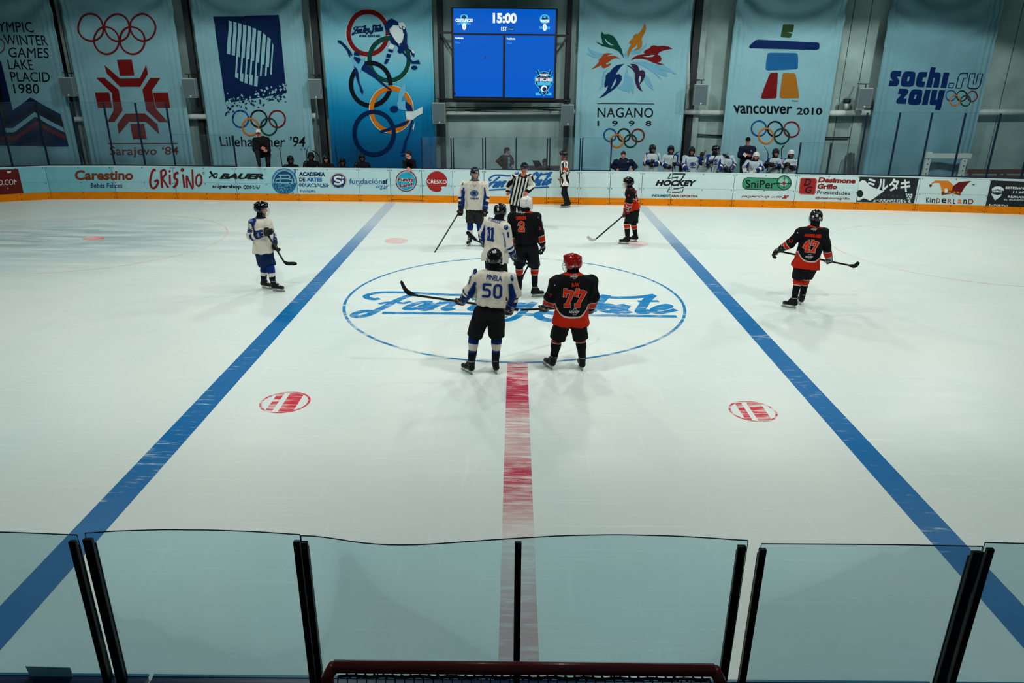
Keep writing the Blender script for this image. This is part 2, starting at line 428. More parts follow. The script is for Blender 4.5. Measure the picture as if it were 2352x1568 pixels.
# rink logo, strokes in the pixels of the painted logo; used on the ice, the boards and one banner
LOGO = [  # (points, relative width)
 ([(872,685),(860,687),(846,684.5),(841,680),(848,676),(865,672.5),(890,671),(930,671.7),(980,674),(1030,677),(1072,676.5),(1112,673),(1132,669)], 1.0),
 ([(945,677),(925,684),(905,693),(885,704),(868,712),(850,721),(830,726.8),(816,726.5),(813.5,722.5),(824,717),(841,714.3),(858,715),(868,712)], 1.15),
 ([(870,698),(890,694.2),(910,693.8),(925,696.3),(944,692)], .75),
 ([(878,718.5),(960,719),(1085,720.6),(1160,721.4)], .95), ([(1205,722),(1232,722.3)], .95), ([(1345,724),(1450,725.2),(1554,726.5)], .95),
 ([(993,694),(970,693.8),(950,699),(936,705.5),(934,709.5),(945,709.8),(961,706),(991,695),(975,704),(968,709),(976,711.5),(986,709)], 1.1),
 ([(1018,693.7),(996,704),(985,710.5),(1000,702),(1020,695.6),(1035,693.7),(1043,696),(1030,704),(1021,709),(1027,711.3),(1043,708)], 1.1),
 ([(1132,669),(1112,686),(1094,701),(1083,709),(1090,711.5),(1102,708)], 1.25), ([(1084,687.5),(1134,686.5)], .8),
 ([(1155,694),(1135,694),(1118,700),(1106,706),(1105,710),(1115,709.8),(1130,706),(1154,695),(1140,704),(1134,709),(1142,711.5),(1152,709)], 1.1),
 ([(1160,703),(1182,694),(1176,702),(1178,707),(1168,711),(1154,709.5)], 1.0),
 ([(1202,695),(1190,704),(1191,708),(1204,706),(1224,696)], 1.1), ([(1229,694),(1210,708),(1192,724),(1174,733),(1157,735.3),(1148,731),(1160,725.5)], 1.1),
 ([(1348,686),(1354,679),(1330,676),(1311,683),(1318,697),(1312,712),(1298,727),(1268,735.5),(1243,730.5),(1236,722),(1250,717.5),(1278,720)], 1.35),
 ([(1393,677),(1375,695),(1357,715)], 1.5), ([(1376,681),(1413,683.2),(1455,682.8),(1480,680.5),(1504,677)], 1.15),
 ([(1361,707),(1385,700.3),(1401,700.2),(1404,703.2),(1388,707.2),(1376,708.5),(1388,713.5),(1400,716),(1415,712.5)], 1.1),
 ([(1438,700.3),(1421,703),(1410,710.5),(1414,717),(1426,714.3),(1440,701),(1432,712.5),(1435,717.3),(1448,714.5)], 1.15),
 ([(1498,678.5),(1486,689),(1473,708),(1469,716),(1480,717.3),(1496,712.6)], 1.35), ([(1465,692),(1513,691.4)], .85),
 ([(1498,712.6),(1523,708.7),(1538,704),(1531,700.3),(1512,704.8),(1501,711),(1504,717),(1523,717.2),(1553,710.6)], 1.05)]
def draw_logo(p, fn, w, m, L=0):
    for k, (pts, rw) in enumerate(LOGO):
        p.stroke([fn(*q) for q in pts], w*rw, m, L+.25*(k % 4))
decal('rink_logo', lambda p: draw_logo(p, lambda x, y: (x, y), .142, mp_logo), 'blue script lettering inside the centre circle')
# ------------------------------------------------------------------ far boards
_bx = np.array([-27, -22, -19.5, -17.43, -16.83, -16.0, -13.82, -11.89, -9.67, -7.5, -4.3, -.02, 4.32, 6.54, 9.16, 11.61, 13.55, 15.45, 16.76, 19.5, 22, 27])
_by = np.array([14, 21.2, 23.3, 24.48, 24.80, 25.12, 25.30, 25.29, 25.21, 25.17, 25.15, 24.99, 24.88, 24.79, 24.63, 24.42, 24.22, 24.0, 23.77, 23.1, 21.9, 16])
def board_y(x): return np.interp(x, _bx, _by)
BH, KH = 1.125, .245                       # board height, kick plate height
def board_hit(px, py):
    Y = 25.0
    for _ in range(8):
        P = onY(px, py, Y); Y = float(board_y(P[0]))
    return onY(px, py, Y)
def _bpos(u, v, o): return np.stack([u, board_y(u)-o, v], 1)
BOARD = Surf(lambda px, py: (lambda P: (P[0], P[2]))(board_hit(px, py)), _bpos, .12)

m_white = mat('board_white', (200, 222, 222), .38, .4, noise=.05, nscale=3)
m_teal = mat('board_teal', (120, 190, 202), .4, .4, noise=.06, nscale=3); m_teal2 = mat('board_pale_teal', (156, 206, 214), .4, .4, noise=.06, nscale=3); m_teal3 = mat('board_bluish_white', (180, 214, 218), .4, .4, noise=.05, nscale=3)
m_yel = mat('kick_plate_amber', (234, 132, 0), .5, .15, noise=.10, nscale=6)
m_cap = mat('board_cap_navy', (14, 32, 60), .4, .4)
m_gap = mat('joint_dark', (22, 36, 46), .7)
m_bolt = mat('bolt_steel', (40, 46, 52), .4, .5, .8)
m_steel = mat('frame_steel', (70, 78, 84), .45, .5, .7)
JOINTS = [-190, -32, 113, 264, 403, 543, 683, 826, 897, 969.5, 1040.5, 1112, 1256, 1330, 1401, 1474, 1542, 1685, 1828, 1973, 2111, 2275, 2440]
BLAB = ['dasher board panel cut by the left edge of the photo', 'pale dasher board panel carrying the red sticker at the far left',
 'teal dasher board panel under the left part of the brown rounded lettering', 'dasher board panel where the brown rounded lettering ends and the maroon brush lettering begins',
 'dasher board panel with the hooked black emblem at its right end', 'dasher board panel with the round blue crest sticker',
 'dasher board panel with the round gold-ringed badge', 'narrow dasher board panel under the right half of the thin blue lettering',
 'gate panel of the boards with the turquoise round sticker', 'narrow dasher board panel with the solid red round sticker',
 'gate panel of the boards behind the white player facing the camera', 'dasher board panel behind the striped referee',
 'gate panel of the boards behind the lone striped linesman', 'blank white board panel just right of the linesman', 'blank white gate panel behind the small black-shirted player',
 'narrow board panel under the left half of the black slanted lettering', 'wide board panel under the right half of the black slanted lettering',
 'board panel with the green target sticker', 'board panel with the red square sticker and maroon lettering', 'board panel with the dark Japanese-lettered sticker',
 'board panel with the jester cap sticker', 'board panel with the dark balloon sticker at the right end']
GATES = {897, 1040.5, 1256, 1401}
jx = [float(board_hit(j, 430)[0]) for j in JOINTS]
def strip(mb, x0, x1, z0, z1, yo, th, m, n=4):
    """a slab following the board line"""
    xs = np.linspace(x0, x1, n+1); vs = []; fs = []
    for x in xs:
        y = float(board_y(x))
        vs += [(x, y-yo, z0), (x, y-yo, z1), (x, y-yo+th, z1), (x, y-yo+th, z0)]
    for i in range(n):
        a = 4*i
        for k in range(4): fs.append((a+k, a+4+k, a+4+(k+1) % 4, a+(k+1) % 4))
    fs += [(0, 1, 2, 3), (4*n+3, 4*n+2, 4*n+1, 4*n)]
    mb.add(vs, fs, m)
PANELS = []
for i in range(len(jx)-1):
    x0, x1 = jx[i]+.008, jx[i+1]-.008; xm = (x0+x1)/2
    root = empty('dasher_board', (xm, float(board_y(xm)), 0), BLAB[i], 'dasher board', 'dasher boards along the far side'); PANELS.append(root)
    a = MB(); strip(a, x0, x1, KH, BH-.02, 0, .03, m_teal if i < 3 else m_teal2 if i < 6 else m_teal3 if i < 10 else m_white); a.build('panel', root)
    a = MB(); strip(a, x0, x1, .0, KH, .012, .042, m_yel)
    if JOINTS[i] in GATES:
        strip(a, x0-.004, x1+.004, .075, .085, .016, .006, m_gap)
    a.build('kick_plate', root)
    a = MB(); strip(a, x0-.012, x1+.012, BH-.02, BH+.012, .008, .09, m_white); a.build('cap_rail', root)
    a = MB(); strip(a, x0-.012, x1+.012, .02, BH-.03, -.034, .006, m_gap)                # dark backing behind the joints
    for x in (x0+.05, xm, x1-.05): strip(a, x-.03, x+.03, 0, BH-.03, -.04, .08, m_steel, 1)
    a.build('back_frame', root)
    a = MB()
    for z in (BH-.05, .56, .21, .06):
        for x in ([x0+.05, x1-.05] + ([xm] if x1-x0 > 1.3 else [])):
            y = float(board_y(x)); a.obox((x, y-(.016 if z < KH else .004), z), ((.011, 0, 0), (0, .006, 0), (0, 0, .011)), m_bolt)
    a.build('bolts', root)
    if x1-x0 > .8:
        a = MB(); strip(a, x0, x1, .588, .594, .002, .004, mat('seam_grey', (120, 146, 150), .6)); a.build('seam', root)

# ------------------------------------------------------------------ advertising stickers on the boards
k_black = mat('ink_black', (12, 14, 18), .5); k_navy = mat('ink_navy', (20, 44, 88), .5); k_blue = mat('ink_blue', (16, 92, 158), .5)
k_brown = mat('ink_brown', (122, 52, 22), .5); k_maroon = mat('ink_maroon', (132, 22, 22), .5); k_red = mat('ink_red', (160, 28, 26), .5)
k_white = mat('ink_white', (214, 226, 226), .5); k_teal = mat('ink_teal', (18, 122, 138), .5); k_turq = mat('ink_turquoise', (30, 160, 190), .5)
k_green = mat('ink_green', (52, 140, 108), .5); k_orange = mat('ink_orange', (214, 120, 20), .5); k_dark = mat('ink_charcoal', (26, 34, 36), .5)
k_lgreen = mat('ink_pale_green', (140, 190, 170), .5); k_sky = mat('ink_sky', (60, 130, 176), .5); k_grey = mat('ink_grey', (70, 84, 92), .5)
k_tealw = mat('ink_tealwhite', (128, 186, 194), .5); k_gold = mat('ink_gold', (196, 140, 50), .5); k_dred = mat('ink_dark_red', (96, 14, 14), .5)
def worn_mat(name, rgb, cover=.5):
    m = paint_mat(name, rgb, cover, cover+.06, (14, 14, 14), 1.6, None, .0, None); return m
w_blue = worn_mat('worn_blue', (16, 92, 140), .50); w_black = worn_mat('worn_black', (14, 16, 20), .50); w_red = worn_mat('worn_red', (150, 26, 24), .49)
w_teal = worn_mat('worn_teal', (18, 110, 128), .56); w_brown = worn_mat('worn_brown', (120, 50, 36), .54); w_navy = worn_mat('worn_navy', (24, 34, 80), .46)
w_dk = worn_mat('worn_charcoal', (26, 34, 36), .62); w_white = worn_mat('worn_white', (205, 220, 220), .47)
def Q(x0, y0, x1, y1, dy=0.0): return [(x0, y0), (x1, y0+dy), (x1, y1+dy), (x0, y1)]
def ad(label, parts, panel=None):
    """a sticker inside one panel is a part of it, one that spans panels is a thing of its own"""
    if panel is not None:
        p = Print(BOARD, .006, .0012); parts[0][1](p); st = p.build('sticker', PANELS[panel])
        for nm, fn in parts[1:]:
            p = Print(BOARD, .006, .0012); fn(p); p.build(nm, st)
        return
    root = None; tmp = []
    for nm, fn in parts:
        p = Print(BOARD, .006, .0012); fn(p); tmp.append((nm, p))
    q = np.array([v.co[:2] for v in tmp[0][1].bm.verts]); u = float(q[:, 0].mean()); v = float(q[:, 1].min())
    root = empty('board_sticker', (u, float(board_y(u)), v), label, 'sticker', 'advertising stickers on the far boards')
    for nm, p in tmp: p.build(nm, root)
def poly(*pts): return list(pts)

ad('dark red sticker with white capitals at the far left end of the boards', [('ground', lambda p: p.poly([(-28,390),(42,388),(55,446),(52,448),(-28,451)], k_dred)),
   ('lettering', lambda p: p.text('KO.COM', [(-12,413.5),(41,411),(42,423.5),(-12,426)], k_white, 1)),
   ('scuffs', lambda p: p.poly([(16,393),(26,392.5),(25,396),(18,398)], k_white, 1).poly([(17,430),(20,432),(18,434)], k_white, 1).poly([(20,447.5),(24,445.5),(27,447.6)], k_white, 1))], panel=1)
ad('brown rounded lettering with a small dark line of text beneath, on the teal panels', [('lettering', lambda p: p.text('Carestino', [(172,390.5),(306,390.5),(306,413.5),(172,413.5)], k_brown, bold=.035)),
   ('small_lettering', lambda p: p.text('Bebés Felices', [(209,420),(281,420.5),(281,431.5),(209,431)], k_navy, bold=.012))])
def grisino(p):
    for pts, w in (([(358,391),(353,390),(348,400),(345,418),(349,431),(357,430),(363,420),(362,414),(355,417)], .075), ([(370,392),(371,412),(373,432)], .075), ([(370,393),(378,390),(381,399),(374,409),(380,420),(387,431)], .07),
                   ([(390,401),(391,424)], .07), ([(410,396),(403,399),(401,408),(407,413),(405,424),(398,431)], .085), ([(420,400),(424,431)], .07),
                   ([(430,432),(429,404),(436,420),(443,432),(442,389)], .065), ([(456,400),(451,408),(451,422),(457,427),(463,418),(462,405),(457,399)], .065)):
        p.stroke(pts, w, k_maroon)
    p.disc((390,393), 2.6, 3, k_maroon, 1).disc((419,390), 4.2, 4.2, k_maroon, 1)
    p.ring((467.5,397.5), 2.2, 2.4, .012, k_maroon)
ad('maroon brush-drawn capitals, second advertisement from the left pair of lettering', [('lettering', grisino)])
ad('slanted black lettering with a hooked black emblem and a web address below it', [('lettering', lambda p: p.text('BAUER', [(507,398),(606,398.5),(606,411.5),(503,411)], k_black, bold=.06, shear=.25)),
   ('emblem', lambda p: p.stroke([(482.5,393),(488,401),(494,409)], .075, k_black, smooth=False).stroke([(480,408),(490,401),(497,398),(499,400),(498,405),(495,409)], .035, k_black)),
   ('small_lettering', lambda p: p.text('snipershop.', [(488,423),(557,424),(557,435),(488,434)], k_black, bold=.03)),
   ('worn_lettering', lambda p: p.text('com.ar', [(559,425),(600,425.5),(600,434),(559,433.5)], w_black, bold=.03))])
def crest(p):
    p.ring((653,416), 28, 29, .03, k_blue, 2).disc((653,416), 27.5, 28.5, k_tealw, 0)
    p.poly([(630,418)]+[(653+23*math.cos(t), 416-23.5*math.sin(t)) for t in np.linspace(math.pi, 0, 20)]+[(676,418)], mat('ink_deepblue', (14, 66, 112), .5), 1)
    for k in range(22):
        t = math.pi*(.08+.84*k/21); p.disc((653+25.5*math.cos(t), 416-26*math.sin(t)), .8, 1.2, k_blue, 2)
    for pts in ([(640,402),(664,402),(666,406),(664,410),(645,410),(645,420),(664,420)], [(642,410),(634,412),(634,419),(642,419)], [(664,412),(671,412),(672,419),(668,421)], [(645,402),(645,410)]): p.stroke(pts, .045, k_tealw, 2, smooth=False)
    p.poly([(652,397),(654,395.5),(655,398.5)], k_red, 2)
    p.stroke([(678,388),(676,404)], .035, k_blue, 1, smooth=False).stroke([(673,441),(672.5,447)], .035, k_blue, 1, smooth=False)
ad('round blue crest with a worn lower half', [('disc', crest), ('worn_half', lambda p: p.poly([(653+26*math.cos(t), 418+26*math.sin(t)) for t in np.linspace(0.05, math.pi-.05, 24)], w_blue, 2))], panel=5)
ad('three lines of blue block capitals, the lowest rubbed away', [('lettering', lambda p: p.text('ACADEMIA', [(687,394.5),(747,395),(747,405),(687,404)], k_navy, bold=.045).text('DE', [(687.5,407.5),(701,407.5),(701,416.5),(687.5,416.5)], k_navy, bold=.045)
   .text('ARTES', [(704.5,407.5),(740,407.5),(740,417),(704.5,416.5)], k_blue, bold=.045)),
   ('worn_lettering', lambda p: p.text('MARCIALES', [(688,420),(754,421),(754,430),(688,429)], w_blue, bold=.05).text('SAAVEDRA', [(689,435),(725,436),(725,442),(689,441)], w_blue, bold=.04))], panel=6)
def si(p):
    p.ring((777.5,414.5), 18, 16.5, .02, k_gold, 1, 150, 395).disc((777.5,414.5), 16.5, 15, mat('ink_indigo', (38, 48, 104), .5), 0)
    p.stroke([(784,408),(777,405.5),(770,408),(771,413),(780,416),(783,420),(778,423),(768,421)], .07, k_white, 1).stroke([(787.5,413),(786.5,421)], .06, k_white, 1, smooth=False).stroke([(786,410),(789,406)], .045, k_white, 1, smooth=False)
ad('round indigo badge with a gold rim and thin blue lettering beside it', [('badge', si), ('lettering', lambda p: p.text('fundación', [(802,410),(878,410.5),(878,422),(802,422)], k_blue, bold=.004)),
   ('bold_lettering', lambda p: p.text('sí', [(879,411),(891,411),(891,422.5),(879,422.5)], k_navy, bold=.04)), ('script', lambda p: p.text('org.ar', [(864,425.5),(891,426),(890,439),(864,434)], k_blue, bold=.01, shear=.25)),
   ('worn_half', lambda p: p.poly([(777.5+15*math.cos(t), 423+9*math.sin(t)) for t in np.linspace(.05, math.pi-.05, 18)], w_navy, 2))])
ad('turquoise round sticker in a red ring with wobbly red lettering', [('disc', lambda p: p.ring((933,415.5), 23.3, 23.5, .032, k_maroon, 1).disc((933,415.5), 20.5, 20.5, k_turq, 0)),
   ('lettering', lambda p: p.text('Funny', [(914,408.5),(951,406),(951,420),(914,418.5)], k_white, 1.5, bold=.10).text('Land', [(918,422),(948,419),(947,428),(919,430.5)], k_white, 1.5, bold=.10)
    .text('Funny', [(914.5,409),(950.5,406.5),(950.5,419.5),(914.5,418)], k_maroon, 2.5, bold=.05).text('Land', [(918.5,422.5),(947.5,419.5),(946.5,427.5),(919.5,430)], k_maroon, 2.5, bold=.05))], panel=8)
def cresko(p):
    c = (1003.5,416.8); r = 23.7; pts = [(c[0]+r*math.cos(t), c[1]+r*math.sin(t)) for t in np.linspace(math.radians(75), math.radians(360+35), 44)]
    pts += [(1019,434),(1024,429.5),(1024,427.5),(1014,428),(1013,431),(1014.5,434),(1012,439)]
    p.poly(pts, k_red)
ad('solid red round sticker with a bitten lower edge and white capitals', [('disc', cresko), ('lettering', lambda p: p.text('CRESKO', [(981,412),(1026,413),(1026,422),(981,421)], k_white, 1, bold=.012)), ('scratch', lambda p: p.stroke([(982,425),(1013,425.3)], .008, mat('ink_pink', (180, 70, 70), .5), 1, smooth=False))], panel=9)
def bl(x, y):
    yp = y-(718.5+(x-878)*.01183)
    return (1117+.2115*(x-878)-.396*yp, 437-.01183*(x-878)+.727*yp)
ad('large blue script lettering on the boards behind the referee', [('lettering', lambda p: draw_logo(p, bl, .052, k_blue))])
def zhockey(p):
    for pts in ([(1533,410),(1540,399),(1574,398.5),(1565,412.5),(1561,412.5),(1569,401.5),(1543,402),(1537,408.5),(1558,406),(1556,411.5),(1553,411.5),(1554.5,408.5)],):
        p.stroke([(1534,410.5),(1540.5,398.7)], .035, k_black, smooth=False).stroke([(1546,399.3),(1574,399)], .04, k_black, smooth=False).stroke([(1573,399.5),(1563,415)], .045, k_black, smooth=False).stroke([(1535,410),(1558,406.3),(1554,411.5)], .032, k_black, smooth=False)
    p.stroke([(1539,429.5),(1532,440.5),(1540,440.5)], .032, k_black, smooth=False).stroke([(1543,440.8),(1561,441)], .035, k_black, smooth=False).stroke([(1547,433.5),(1558,433)], .032, k_black, smooth=False).stroke([(1557,432.5),(1571,429.5)], .03, k_black, smooth=False).stroke([(1569.5,434),(1567,441),(1562,440)], .032, k_black, smooth=False)
ad('slanted black lettering with an angular Z emblem, near the middle right of the boards', [('lettering', lambda p: p.text('HOCKEY', [(1511,413),(1600.5,413.5),(1595,427.5),(1505,426.5)], k_black, bold=.055, shear=.0)),
   ('emblem', zhockey), ('small_lettering', lambda p: p.text('INDUMENT', [(1498,446),(1541,446.5),(1540,452.5),(1496.5,451.5)], w_teal, bold=.04).text('ARIA DEPORTIVA', [(1541.8,446.7),(1604,448),(1603,453.5),(1541,452.5)], w_brown, bold=.04))])
def sniper(p):
    p.poly([(1714,408),(1790,410),(1790,435),(1711,433),(1706,429),(1706,418),(1709,411)], k_green).disc((1801,419.5), 16, 16.2, k_green, .5).disc((1799,417), 11, 10, k_lgreen, 1)
    p.stroke([(1788,409.6),(1716,407.6),(1709,411),(1705.5,420),(1706,429),(1712,433.5),(1760,436),(1803,436.3)], .022, k_black, 2, smooth=False).ring((1801,419.5), 16, 16.2, .024, k_black, 2)
    p.stroke([(1779,420.3),(1818,421.2)], .022, k_black, 2.5, smooth=False).stroke([(1801.6,402.5),(1800,432)], .022, k_black, 3, smooth=False).disc((1800.5,420.7), 3.7, 4, k_red, 4)
    for x in (1790, 1810.5): p.stroke([(x,418),(x-.2,423.5)], .018, k_black, 3.2, smooth=False)
    for y in (410.5, 431): p.stroke([(1798.5,y),(1804,y)], .018, k_black, 3.2, smooth=False)
ad('pale green pill-shaped sticker with a target and a red centre', [('ground', sniper), ('lettering', lambda p: p.text('SniPer', [(1712.5,412.5),(1782,414),(1779,433),(1712.5,431)], k_black, 2.2, bold=.012)),
   ('worn_lettering', lambda p: p.text('snipershop.com', [(1704,447.5),(1795,448),(1795,456),(1702,454.5)], w_red, bold=.03, shear=.2)), ('bold_lettering', lambda p: p.text('.ar', [(1797,448),(1812.5,448.5),(1810.5,456),(1796,456)], k_red, bold=.05, shear=.2))], panel=17)
def dg(p):
    p.poly([(1841,408),(1873,409),(1876.5,413),(1873,443),(1869,447),(1837.5,445.5),(1834.5,441),(1838,411)], k_red)
    p.stroke([(1841,408.8),(1872,409.6),(1875,413),(1871.5,442.5),(1868,446),(1838,444.6),(1835.5,441),(1839,412)], .012, mat('ink_rose', (196, 110, 104), .5), 1, smooth=False, closed=True)
ad('red square sticker with two stacked letters and maroon lettering beside it', [('square', dg), ('monogram', lambda p: p.text('D', [(1848.5,410),(1863,410.5),(1862,427),(1845,426.5)], k_black, 2, bold=.03, shear=.2).text('G', [(1850,427.5),(1867,428),(1864.5,443.5),(1848,443)], k_black, 2, bold=.03, shear=.2)),
   ('lettering', lambda p: p.text('Desimone', [(1882,406.5),(1967,409.5),(1964,421.5),(1878.5,418.5)], k_maroon, bold=.05, shear=.0).text('Grillo', [(1879,421.5),(1924,423),(1922,434.5),(1876,433.5)], k_maroon, bold=.05)),
   ('small_lettering', lambda p: p.text('Propiedades', [(1877.5,436.5),(1953,440),(1952,450),(1875.5,448)], k_black, bold=.005)), ('handle', lambda p: p.text('@desimonegrillo', [(1873.5,451),(1952,453),(1950.5,460),(1872,457)], k_maroon, bold=.012))], panel=18)
def mil(p):
    p.poly([(1975,406),(2110.5,408.5),(2099,467),(1966,463.5)], k_dark)
    p.poly([(1973,418),(1980,413.5),(1987,414.5),(1993,422),(2000,428),(2012,433),(2024,437),(2031,438),(2016,449),(2006,456),(1998,461),(1990,457),(1983,455),(1975,460),(1967.5,460)], k_white, 1)
    p.disc((1975,444.5), 7.5, 8.5, k_dark, 2)
ad('dark sticker with a white torn shape and bold Japanese characters', [('ground', mil), ('lettering', lambda p: p.text('ミルタキ', [(1992,407.5),(2092,411),(2090,441.5),(1990,436)], k_white, 2, bold=.035)),
   ('small_lettering', lambda p: p.text('RUTAKI', [(2018,445.5),(2071,447.5),(2069,452.5),(2016,451)], k_grey, 2, bold=.0, spacing=1.6)),
   ('scuffs', lambda p: p.poly([(2008,457),(2090,458),(2092,466),(2004,464)], w_white, 2).poly([(2080,443),(2096,445),(2094,458),(2082,456)], w_white, 2))], panel=19)
def kinder(p):
    p.poly([(2137,424.5),(2141,419),(2149,414.3),(2178,415),(2188,423.5),(2189,427),(2186,437),(2172,439.5),(2163,440.5),(2161,428),(2158,420),(2148,419.5),(2142,421.5),(2139,426)], k_orange)
    p.poly([(2189,427),(2202,418),(2225,415.5),(2232,416.2),(2227,418),(2222,422),(2214,432),(2209,441),(2200,440),(2186,437)], k_dred).disc((2137,426), 3, 3, k_dred, 1)
    p.poly([(2162,440.5),(2186,437),(2208,441),(2205,449),(2188,443.5),(2163,448)], k_brown, 1)
    for x in (2181, 2192, 2200): p.disc((x,441.5), 2.2, 2.2, k_orange, 2)
    p.poly([(2169,433),(2176,433),(2177,441.5),(2169.5,443)], k_white, 3).poly([(2231,423),(2237,422.5),(2239,424),(2237,425.5)], k_dred, 1)
ad('two-coloured jester cap drawing with mixed brown and black lettering', [('cap', kinder), ('lettering', lambda p: [p.text(ch, [(x,y0),(x+w,y0+.4),(x+w-1,y1+.4),(x-1,y1)], c, bold=.015) for ch, x, w, y0, y1, c in
   (('K',2127.5,7,453.5,464.5,k_black),('i',2136,2,454,465,k_brown),('n',2140.5,8,456,465.5,k_black),('D',2151,9,455,466,k_brown),('e',2163,11,455,466,k_black),('R',2177,9,456,467,k_brown),('L',2190,5,456,468,k_black),('a',2200,10,457.5,467.5,k_orange),('n',2213,8,458,468,k_black),('D',2224,12,456.5,468.5,k_brown))])], panel=20)
def remax(p):
    p.poly([(2276,414),(2420,420),(2412,480),(2263,473)], k_dark)
    p.poly([(2277,437)]+[(2291.5+14.5*math.cos(t), 437-9.5*math.sin(t)) for t in np.linspace(math.pi, 0, 14)]+[(2305,438),(2291,434)], k_white, 1).poly([(2276,444),(2291,448),(2301.5,445),(2297,452),(2285,460),(2280,452)], k_white, 1).poly([(2283.5,458.5),(2286,458.5),(2285.5,460.5)], k_white, 1)
ad('dark sticker with a white balloon at the right end of the boards', [('ground', remax), ('balloon_lettering', lambda p: p.text('RE/MAX', [(2279,436),(2302,437),(2301,442.5),(2278.5,441)], k_white, 2, bold=.03)),
   ('lettering', lambda p: p.text('ESTEBAN CRISTINA', [(2310,428),(2402,431),(2401,436.5),(2309,433.5)], k_white, 1, bold=.03).text('11.6015.0101', [(2327,438),(2392,440.5),(2391,446),(2326,443.5)], k_white, 1, bold=.03)
    .text('RE/MAX PREMIUM', [(2315,449),(2402,452),(2401,457),(2314.5,454)], k_white, 1, bold=.03).text('EL EQUIPO QUE ELEGIS', [(2306,456),(2404,459.5),(2403,463.5),(2305.5,460.5)], k_white, 1, bold=.02)),
   ('scuffs', lambda p: p.poly([(2272,468),(2316,470),(2315,474),(2271,472)], w_white, 2))], panel=21)

# ------------------------------------------------------------------ glass along the far boards
def glass_mat(name, tint, refl=.08, haze=0.0):
    m = bpy.data.materials.new(name); m.use_nodes = True; nt = m.node_tree; N = nt.nodes.new; K = nt.links.new
    for n in list(nt.nodes):
        if n.type != 'OUTPUT_MATERIAL': nt.nodes.remove(n)
    t = N('ShaderNodeBsdfTransparent'); t.inputs[0].default_value = (*tint, 1)
    g = N('ShaderNodeBsdfGlossy'); g.inputs['Roughness'].default_value = .06; g.inputs[0].default_value = (.8, .9, .95, 1)
    fr = N('ShaderNodeFresnel'); fr.inputs[0].default_value = 1.4
    mm = N('ShaderNodeMath'); mm.operation = 'MULTIPLY'; K(fr.outputs[0], mm.inputs[0]); mm.inputs[1].default_value = refl*10
    a = N('ShaderNodeMixShader'); K(mm.outputs[0], a.inputs[0]); K(t.outputs[0], a.inputs[1]); K(g.outputs[0], a.inputs[2])
    out = a.outputs[0]
    if haze:      # scuffed plastic: a little scattered light, unevenly
        d = N('ShaderNodeBsdfDiffuse'); d.inputs[0].default_value = (.45, .62, .68, 1)
        n = N('ShaderNodeTexNoise'); n.inputs['Scale'].default_value = 1.7; n.inputs['Detail'].default_value = 7
        tc = N('ShaderNodeTexCoord'); K(tc.outputs['Object'], n.inputs['Vector'])
        r = N('ShaderNodeMapRange'); r.inputs[1].default_value = .4; r.inputs[2].default_value = .75; r.inputs[3].default_value = haze*.5; r.inputs[4].default_value = haze*1.5; K(n.outputs['Fac'], r.inputs[0])
        b = N('ShaderNodeMixShader'); K(r.outputs[0], b.inputs[0]); K(out, b.inputs[1]); K(d.outputs[0], b.inputs[2]); out = b.outputs[0]
    K(out, nt.nodes['Material Output'].inputs['Surface'])
    return m
g_far = glass_mat('far_glass', (.90, .955, .97), .035, .022)
g_edge = mat('glass_edge', (40, 90, 104), .3, .5)
m_post = mat('post_navy', (8, 26, 50), .5, .25)
YG = lambda x: float(board_y(x))+.045
def far_pane(pxl, pxr, ytop, label, group, posts):
    """pane between two image columns at board level; posts = columns (same level) carrying a blue upright"""
    x0, x1 = float(board_hit(pxl, 388)[0]), float(board_hit(pxr, 388)[0]); xm = (x0+x1)/2
    zt = float(onY((pxl+pxr)/2, ytop, YG(xm))[2])
    root = empty('glass_screen', (xm, YG(xm), BH+.012), label, 'glass screen', group)
    a = MB(); e = .02
    a.obox((xm, (YG(x0)+YG(x1))/2, (BH+.03+zt)/2), (((x1-x0)/2-.014, (YG(x1)-YG(x0))/2, 0), (0, .006, 0), (0, 0, (zt-BH-.03)/2)), g_far)
    a.build('pane', root)
    a = MB(); a.bar((x0+.02, YG(x0), zt+.003), (x1-.02, YG(x1), zt+.003), .012, .006, g_edge); a.build('top_edge', root)
    a = MB(); a.bar((x0+.022, YG(x0), BH+.03), (x1-.022, YG(x1), BH+.03), .05, .035, m_cap); a.build('base_rail', root)
    for s in posts:
        x = float(board_hit(s, 388)[0]); a = MB(); a.box((x-.02, YG(x)-.035, BH+.012), (x+.02, YG(x)+.03, zt-.01), m_post); a.build('post', root, bevel=.004)
gt = 'tall glass screens at the left end of the far boards'; gl = 'low glass screens by the benches'; gr = 'tall glass screens at the right end of the far boards'
for i, (a, b, lab) in enumerate(((-40, 29, 'tall clear screen cut by the left edge of the photo'), (29, 113, 'tall clear screen above the red sticker at the far left'), (113, 189, 'tall clear screen over the teal board left of the brown lettering'),
     (189, 264, 'tall clear screen left of the Sarajevo lettering'), (264, 334, 'tall clear screen in front of the left half of the Sarajevo lettering'), (334, 403, 'tall clear screen in front of the right half of the Sarajevo lettering'))):
    far_pane(a, b, 235, lab, gt, [b])
far_pane(403, 474, 309, 'low clear screen between the last tall screen and the brush lettering end', gl, [])
far_pane(474, 543, 310, 'low clear screen just left of the man in the white cap', gl, [543])
for a, b, ps, lab in ((969, 1039, [970, 1037], 'low clear screen above the solid red round sticker'), (1041, 1111, [1042, 1109], 'low clear screen under the left half of the scoreboard'), (1113, 1184, [1115], 'low clear screen in front of the woman in the brown coat'),
     (1184, 1256, [1185, 1256], 'low clear screen in front of the opened laptop'), (1261, 1331, [1262, 1331], 'low clear screen behind the lone linesman'), (1335, 1403, [1336, 1402], 'low clear screen left of the man in the navy jacket')):
    far_pane(a, b, 316, lab, gl, ps)
